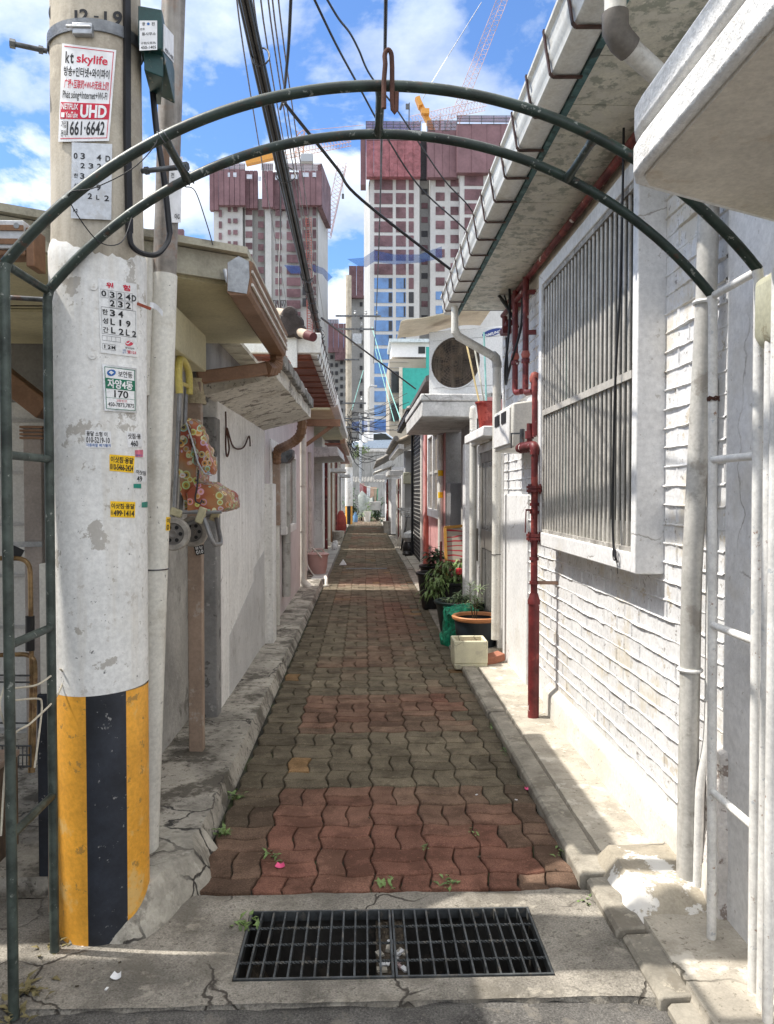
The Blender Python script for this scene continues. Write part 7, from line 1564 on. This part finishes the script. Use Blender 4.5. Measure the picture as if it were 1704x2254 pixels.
fbox(T2, 'fin_wall', cx5(455), cx5(545), cy5(1000), 1060, 191, m_tc, 10)
a = P(cx5(1188), 700, y=190.6).x; b = P(cx5(1300), 700, y=206).x; MB().prism([(a-.5, 191.0), (a+.3, 190.6), (b, 206), (b-12, 206)], 'z', 0, P(700, cy5(1080), y=190).z).build('side_wall', m_tc, T2)
mm = lambda k: m_mar if k % 4 != 2 else m_mar2
for x0, x1, y0, h, n in ((192, 222, 1115, 68, 6), (283, 313, 1085, 47, 6), (338, 382, 1085, 47, 6), (463, 532, 1100, 64, 7), (590, 648, 1115, 64, 9), (765, 830, 1110, 64, 10), (880, 1022, 1105, 85, 15), (1040, 1110, 1085, 85, 9), (1143, 1180, 1082, 88, 15)):
    windows(T2, cx5(x0), cx5(x1), cy5(y0), 25.1, h/4.608, range(n), 189.6 if x0 < 400 or x0 > 700 else 190.9, mm if x0 < 1000 else (lambda k: m_dkw if k > 6 and x0 < 1100 else m_mar))
panels(T2, cx5(95), cx5(190), cy5(700), cy5(1115), 189, m_mar2, 2); panels(T2, cx5(190), cx5(458), cy5(700), cy5(1065), 187.5, m_mar2, 5); panels(T2, cx5(460), cx5(585), cy5(715), cy5(1095), 189.3, m_mar, 3); panels(T2, cx5(628), cx5(742), cy5(715), cy5(1085), 187.5, m_mar2, 2); panels(T2, cx5(745), cx5(1000), cy5(730), cy5(1105), 189.2, m_mar, 4); panels(T2, cx5(1000), cx5(1235), cy5(715), cy5(1065), 187.5, m_mar2, 4)
a = P(cx5(1235), 400, y=187.6).x; b = P(cx5(1328), 400, y=203).x; zt = P(700, cy5(640), y=187.5).z; zb = P(700, cy5(1080), y=187.5).z
MB().prism([(a+.05, 187.6), (b, 203), (b-1.5, 203), (a-1, 188.5)], 'z', zb, zt).build('side_cladding', m_mar, T2)
for a_, b_ in ((190, 458), (628, 742), (765, 1235)): fence(T2, cx5(a_), cx5(b_), cy5(645), cy5(712), 187.6, 5, m_netr)
for x0, x1, y0 in ((283, 305, 735), (338, 372, 735), (475, 530, 755), (595, 622, 775), (765, 825, 765), (925, 1000, 755), (1043, 1105, 735), (1143, 1180, 735)): fbox(T2, 'mesh_opening', cx5(x0), cx5(x1), cy5(y0), cy5(y0+45), 187.3, mat('pale_mesh_opening', (0.45,0.48,0.55), .6, bump=0), .1)
T3 = thing('tower_block', 'small distant tower block with maroon top just left of the far utility pole', 'tower', P(745, 1040, y=240), 'tower blocks under construction')
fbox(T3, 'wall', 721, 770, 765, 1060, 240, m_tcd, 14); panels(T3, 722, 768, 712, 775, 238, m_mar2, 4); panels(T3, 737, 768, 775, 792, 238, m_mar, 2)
for c_ in range(4): windows(T3, 727+c_*11, 733+c_*11, 782+(c_ > 1)*12, 17.5, 8, range(8), 239.8, lambda k: m_dkw)
fence(T3, 722, 745, 703, 712, 238, 4, m_netr)
T4 = thing('tower_block', 'narrow tower block with maroon top peeping out left of the tall red sheeted tower', 'tower', P(785, 1040, y=200), 'tower blocks under construction')
fbox(T4, 'wall', 770, 803, 650, 1060, 200, m_tcd, 12); panels(T4, 768, 801, 585, 655, 198, m_mar, 2)
windows(T4, 792, 798, 665, 28, 9, range(13), 199.8, lambda k: m_dkw)
T5 = thing('tower_block', 'sliver of a distant tower block seen between the steel post and the porch roof', 'tower', P(385, 1040, y=230), 'tower blocks under construction')
fbox(T5, 'wall', 300, 402, 560, 1060, 230, m_tc, 12); panels(T5, 300, 404, 504, 566, 228, m_mar2, 6)
# blue safety nets
def net(name, pts, label):
    mb = MB(); mb.v = [tuple(P(px, py, y=y)) for px, py, y in pts]; n = len(pts)//2
    mb.f = [(i, i+1, n+i+1, n+i) for i in range(n-1)]
    single(name, mb, m_netb, label, 'safety net', 'blue safety nets', recalc=False)
net('safety_net', [(764, 570, 140), (800, 567, 145), (824, 551, 147), (868, 560, 147), (922, 560, 147), (973, 542, 145), (790, 586, 146), (806, 588, 149), (824, 576, 149.5), (868, 582, 149.5), (925, 578, 149.5), (974, 568, 149.5)], 'blue safety net stretched across the tall red sheeted tower')
net('safety_net', [(625, 583, 187), (663, 585, 188.5), (640, 602, 189), (662, 602, 189)], 'small blue net patch on the wide tower left of the cables')
net('safety_net', [(688, 582, 186), (712, 590, 186), (732, 610, 186), (687, 598, 189), (710, 604, 189), (721, 620, 189)], 'blue net corner sticking out right of the wide tower')
net('safety_net', [(770, 930, 120), (800, 926, 130), (855, 925, 146), (780, 948, 122), (800, 950, 130), (855, 952, 146)], 'low blue net near the ground in front of the tall tower')
# cranes
def lattice(mb, p0, p1, w, n, r=.07, up=(0, 0, 1)):
    p0 = Vector(p0); p1 = Vector(p1); d = (p1-p0).normalized(); a = d.cross(Vector(up)).normalized(); b = a.cross(d).normalized()
    off = [a*w*.5-b*w*.35, -a*w*.5-b*w*.35, b*w*.6]
    for o in off: mb.cyl(p0+o, p1+o, r, 5)
    for k in range(n):
        q0 = p0.lerp(p1, k/n); q1 = p0.lerp(p1, (k+1)/n)
        for i in range(3): mb.cyl(q0+off[i], q1+off[(i+1) % 3], r*.6, 4)
    return mb
m_crw = mat('pink_white_crane_steel', (0.48, 0.33, 0.31), 0.5, var=0.25, vs=.4, bump=0); m_cry = mat('yellow_crane_steel', (0.62, 0.29, 0.05), 0.5, var=0.1, bump=0); m_cro = mat('orange_crane_steel', (0.50, 0.27, 0.15), 0.5, var=0.15, bump=0)
t = thing('luffing_crane', 'luffing crane with steep pale red lattice jib above the tall red sheeted tower', 'crane', P(990, 270, y=156))
lattice(MB(), P(996, 300, y=156), P(1004, 258, y=156), 2.6, 4).build('mast', m_crw, t); lattice(MB(), P(1003, 258, y=156), P(1128, -60, y=150), 1.9, 30, .062).build('jib', m_crw, t)
for (a, b, m_) in (((950, 182), (985, 125), m_print_w), ((985, 125), (1060, 5), m_zincd), ((930, 218), (950, 182), m_zincd)): MB().cyl(P(*a, y=155), P(*b, y=155), .07, 4).build('stay_cable', m_, t)
t = thing('crane_mast', 'yellow crane A frame leaning above the tall tower roof', 'crane', P(945, 290, y=155))
MB().bar(P(918, 216, y=155), P(958, 300, y=155), 1.3, .9).build('yellow_boom', m_cry, t); mb = MB(); mb.bar(P(919, 217, y=154.6), P(926, 236, y=154.6), 2.0, .8); mb.obox(P(936, 246, y=154), (1.6, 1, 1)); mb.build('winch', m_cry, t); MB().cyl(P(900, 300, y=155), P(901, 226, y=155), .12, 5).box(P(893, 230, y=155).x, P(902, 230, y=155).x, 154.6, 155, P(893, 241, y=155).z, P(893, 230, y=155).z).build('ladder_cage', m_zincd, t)
t = thing('tower_crane', 'pale red lattice crane arm lying level behind the tall tower', 'crane', P(1000, 265, y=170))
lattice(MB(), P(905, 268, y=170), P(1068, 231, y=170), 2.0, 24, .06).build('jib', m_crw, t); lattice(MB(), P(960, 320, y=170), P(962, 255, y=170), 2.2, 8, .08).build('mast', m_crw, t)
t = thing('tower_crane', 'orange crane arm slanting above the wide left tower', 'crane', P(640, 360, y=196))
MB().bar(P(541, 358, y=196), P(620, 340, y=196), 1.6, 1.4).build('counter_jib', m_cry, t); lattice(MB(), P(610, 342, y=196), P(772, 310, y=196), 2.2, 24, .075).build('jib', m_cro, t); lattice(MB(), P(660, 362, y=196), P(664, 288, y=196), 2.0, 8, .09).build('mast', m_cro, t)
MB().cyl(P(664, 288, y=196), P(640, 315, y=196), .09, 4).cyl(P(664, 288, y=196), P(800, 275, y=196), .06, 4).cyl(P(668, 290, y=196), P(770, 311, y=196), .05, 4).build('stay_cable', m_cro, t); MB().obox(P(676, 350, y=195), (3, 2, 2)).build('cab', m_zinc, t, bev=.1)
t = thing('luffing_crane', 'slim pink lattice crane jib rising right of the wide left tower', 'crane', P(722, 500, y=205))
lattice(MB(), P(721, 520, y=205), P(756, 360, y=205), 2.3, 18, .1).build('jib', m_crw, t); MB().cyl(P(755, 366, y=205), P(755, 428, y=205), .05, 4).obox(P(755, 432, y=205), (.6, .5, 1.2)).build('hook_block', m_zincd, t)
t = thing('construction_lift', 'red lattice mast of a lift climbing the wide left tower', 'lift', P(680, 700, y=189))
lattice(MB(), P(681, 760, y=188.5), P(678, 478, y=188.5), 1.3, 50, .08).build('mast', mat('red_lift_steel', (0.33, 0.10, 0.08), 0.5, bump=0), t)
single('gondola', lattice(MB(), P(598, 676, y=188), P(629, 676, y=188), 2.6, 6, .16), m_zincd, 'suspended work platform low on the wide left tower', 'platform')
# ---------------------------------------------------------------- overhead cables
def ycat(y): return 3.72+.0021*(y-22)**2*(1 if y < 22 else 1.6)
bund = thing('cable_bundle', 'thick black bundle of telephone cables running along the left side of the alley', 'cable bundle', (-.68, 12, 3.8))
rc = random.Random(6)
for k in range(9):
    ax, az, r = rc.uniform(-.028, .028), rc.uniform(-.034, .034), rc.uniform(.011, .018); ph = rc.uniform(0, 6)
    MB().tube([(-.685+ax*(1+.5*sin(y*.5+ph)), y, ycat(y)+az*(1+.5*cos(y*.4+ph))) for y in [-1+.75*i for i in range(50)]], r, 6).build('strand', m_black, bund)
for y in (5.1, 6.7, 9.2, 12.0, 15.5, 19): MB().tube([(-.685+(.075+.02*sin(y))*cos(a*.42)+.02, y+.05*sin(a*.42), ycat(y)+.085*sin(a*.42)) for a in range(15)], .006, 5, closed=True).build('loop', m_black, bund)
MB().tube([(-.685+.065*cos(i*1.3), 9+i*.09, ycat(9+i*.09)+.055*sin(i*1.3)) for i in range(150)], .007, 5).build('wrapped_strand', m_black, bund)
def wire(pts, r, label, m=None, n=8):
    single('overhead_wire', MB().tube(smooth_pts([P(px, py, y=y) for px, py, y in pts], n), r, 6), m or m_black, label, 'wire', 'overhead wires')
for px, qx_, lab in ((531, 640, 'left of the thick bundle'), (568, 690, 'first right of the thick bundle'), (584, 700, 'second right of the thick bundle'), (600, 704, 'third right of the thick bundle'), (609, 708, 'fourth right of the thick bundle'), (622, 716, 'fifth right of the thick bundle')):
    wire([(px-12, -60, 7), (px+(qx_-px)*.33, 300, 12), (qx_, 720, 40)], .009, 'thin grey overhead wire, ' + lab, m_zincd)
wire([(642, -40, 4.0), (636, 90, 4.3), (630, 160, 4.6), (624, 215, 5.0), (617, 240, 5.2)], .009, 'twisted black wire dropping from the top edge to the thick bundle')
wire([(626, 226, 5.0), (740, 368, 5.6), (798, 441, 6.0), (1024, 617, 6.7), (1060, 640, 6.6), (1100, 652, 6.3), (1140, 720, 6.0)], .012, 'black cable from the thick bundle down to the right hand gutter')
wire([(688, -10, 3.6), (740, 98, 4.0), (790, 190, 4.5), (855, 308, 5.3), (928, 416, 6.0), (1029, 511, 6.8), (1090, 600, 6.5), (1120, 680, 6.2)], .0065, 'straight black wire crossing the sky to the right eave')
wire([(718, -5, 3.6), (745, 40, 3.8), (770, 72, 4.0), (790, 110, 4.2), (815, 165, 4.5), (869, 235, 5.0), (903, 285, 5.4), (978, 396, 6.2), (1044, 474, 6.7), (1050, 570, 6.7), (1090, 640, 6.5), (1130, 700, 6.2)], .006, 'kinked black wire crossing the sky to the right eave')
wire([(850, -40, 3.0), (846, 180, 4.0), (840, 310, 5.5), (836, 481, 9.0), (828, 697, 18.0), (822, 800, 26)], .008, 'black wire running straight down the middle of the sky')
wire([(619, 368, 8.5), (617, 520, 8.4), (614, 600, 8.0), (616, 690, 7.7)], .008, 'dark wire hanging beside the roof ornament')
wire([(708, 700, 12), (800, 770, 15), (915, 856, 17)], .016, 'black cable slanting from the bundle to the tiled roof on the right')
m_tealr = mat('teal_rope', (0.20, 0.42, 0.38), 0.7)
for pts, lab in (([(800, 815, 38), (770, 918, 36)], 'teal rope tied to the far utility pole'), ([(819, 720, 40), (850, 830, 34), (884, 930, 24)], 'long teal rope slanting down to the tiled roof'), ([(824, 760, 40), (846, 845, 38), (868, 928, 34)], 'shorter teal rope beside the long one')):
    wire(pts, .018, lab, m_tealr)
rq = random.Random(9)
for k in range(12):
    y0_, y1_ = rq.uniform(905, 950), rq.uniform(840, 960)
    wire([(770, y0_, 36), ((770+895)/2, (y0_+y1_)/2+rq.uniform(4, 14), 36), (rq.uniform(840, 910), y1_, rq.uniform(34, 44))], .013, 'thin tangled wire between the far utility pole and the roofs on the right')
wire([(665, 926, 14), (720, 926, 20), (768, 926, 35)], .03, 'thick black cable level with the far left eaves')
# weeds, petals and scraps
def weed(x, y, z, s, label, seed, m=None):
    q = random.Random(seed); mb = MB()
    for k in range(int(16*s/.05)):
        a = q.uniform(0, 6.28); leaf(mb, (x+q.gauss(0, s*.35), y+q.gauss(0, s*.5), z), (cos(a)*.8, sin(a)*.8, q.uniform(.2, 1.2)), s*q.uniform(.5, 1.1), s*.14, .7)
    single('weed', mb, m or m_leafm, label, 'weed', 'weeds in the joints', smooth=False, recalc=False)
def W(px, py): p = P(px, py, z=0.005); return p.x, p.y
for k, (px, py, s, lab) in enumerate(((540, 2030, .055, 'weed growing over the left corner of the drain grate'), (512, 1752, .07, 'weed on the left pavement edge'), (484, 1832, .06, 'weed with a yellow leaf on the left pavement edge, lower one'), (593, 1882, .045, 'small weed between the red pavers left of the middle'), (848, 1945, .05, 'grassy weed at the front edge of the pavers, left one'), (985, 1944, .05, 'grassy weed at the front edge of the pavers, right one'), (1047, 1830, .035, 'tiny weed between the pavers on the right'), (1090, 1600, .05, 'weed by the right kerb farther up'), (1118, 1655, .05, 'weed by the right kerb above the shadow'), (936, 1865, .03, 'tiny weed in the middle joint'), (1294, 1985, .04, 'weed at the corner of the kerb near the grate'), (1242, 1880, .05, 'weed by the right kerb near the broken slab'), (1066, 1548, .04, 'weed by the right kerb, farthest'))):
    weed(*W(px, py), 0.0, s, lab, k)
for px, py, s, lab in ((62, 2190, .07, 'tall dry grass by the outer left arch leg'), (118, 2085, .06, 'dry grass at the foot of the utility pole'), (30, 2235, .06, 'dry grass at the bottom left corner')): weed(*W(px, py), 0.0, s, lab, px, mat('dry_grass', (0.20, 0.17, 0.08), .8, var=.3))
m_petal = mat('pink_petal', (0.80, 0.10, 0.25), 0.5, var=.1)
for px, py, r_, m_, lab in ((617, 1908, .020, m_petal, 'bright pink petal on the red pavers'), (1160, 1738, .014, m_petal, 'pink petal by the right kerb'), (257, 2152, .017, m_paper, 'white petal on the concrete left of the grate')):
    x, y = W(px, py); single('petal', MB().shell(lambda u, v: (x+(u-.5)*r_*2*(1-.4*v), y+(v-.5)*r_*1.4, .006+.008*(2*u-1)**2+.004*v), 6, 4, (0, 0, .001)), m_, lab, 'petal', 'fallen petals')
rs = random.Random(12)
for k in range(26):
    px, py = rs.choice(((rs.uniform(560, 1180), rs.uniform(1500, 1930)), (rs.uniform(1130, 1250), rs.uniform(1600, 1950)), (rs.uniform(140, 480), rs.uniform(1960, 2190))))
    x, y = W(px, py); s = rs.uniform(.003, .008); single('litter_scrap', MB().obox((x, y, .006), (s*2, s, s*.5), rs.uniform(0, 3)), rs.choice([m_paper, m_soil, m_concl]), 'tiny scrap of litter on the ground', 'litter', 'tiny litter scraps')
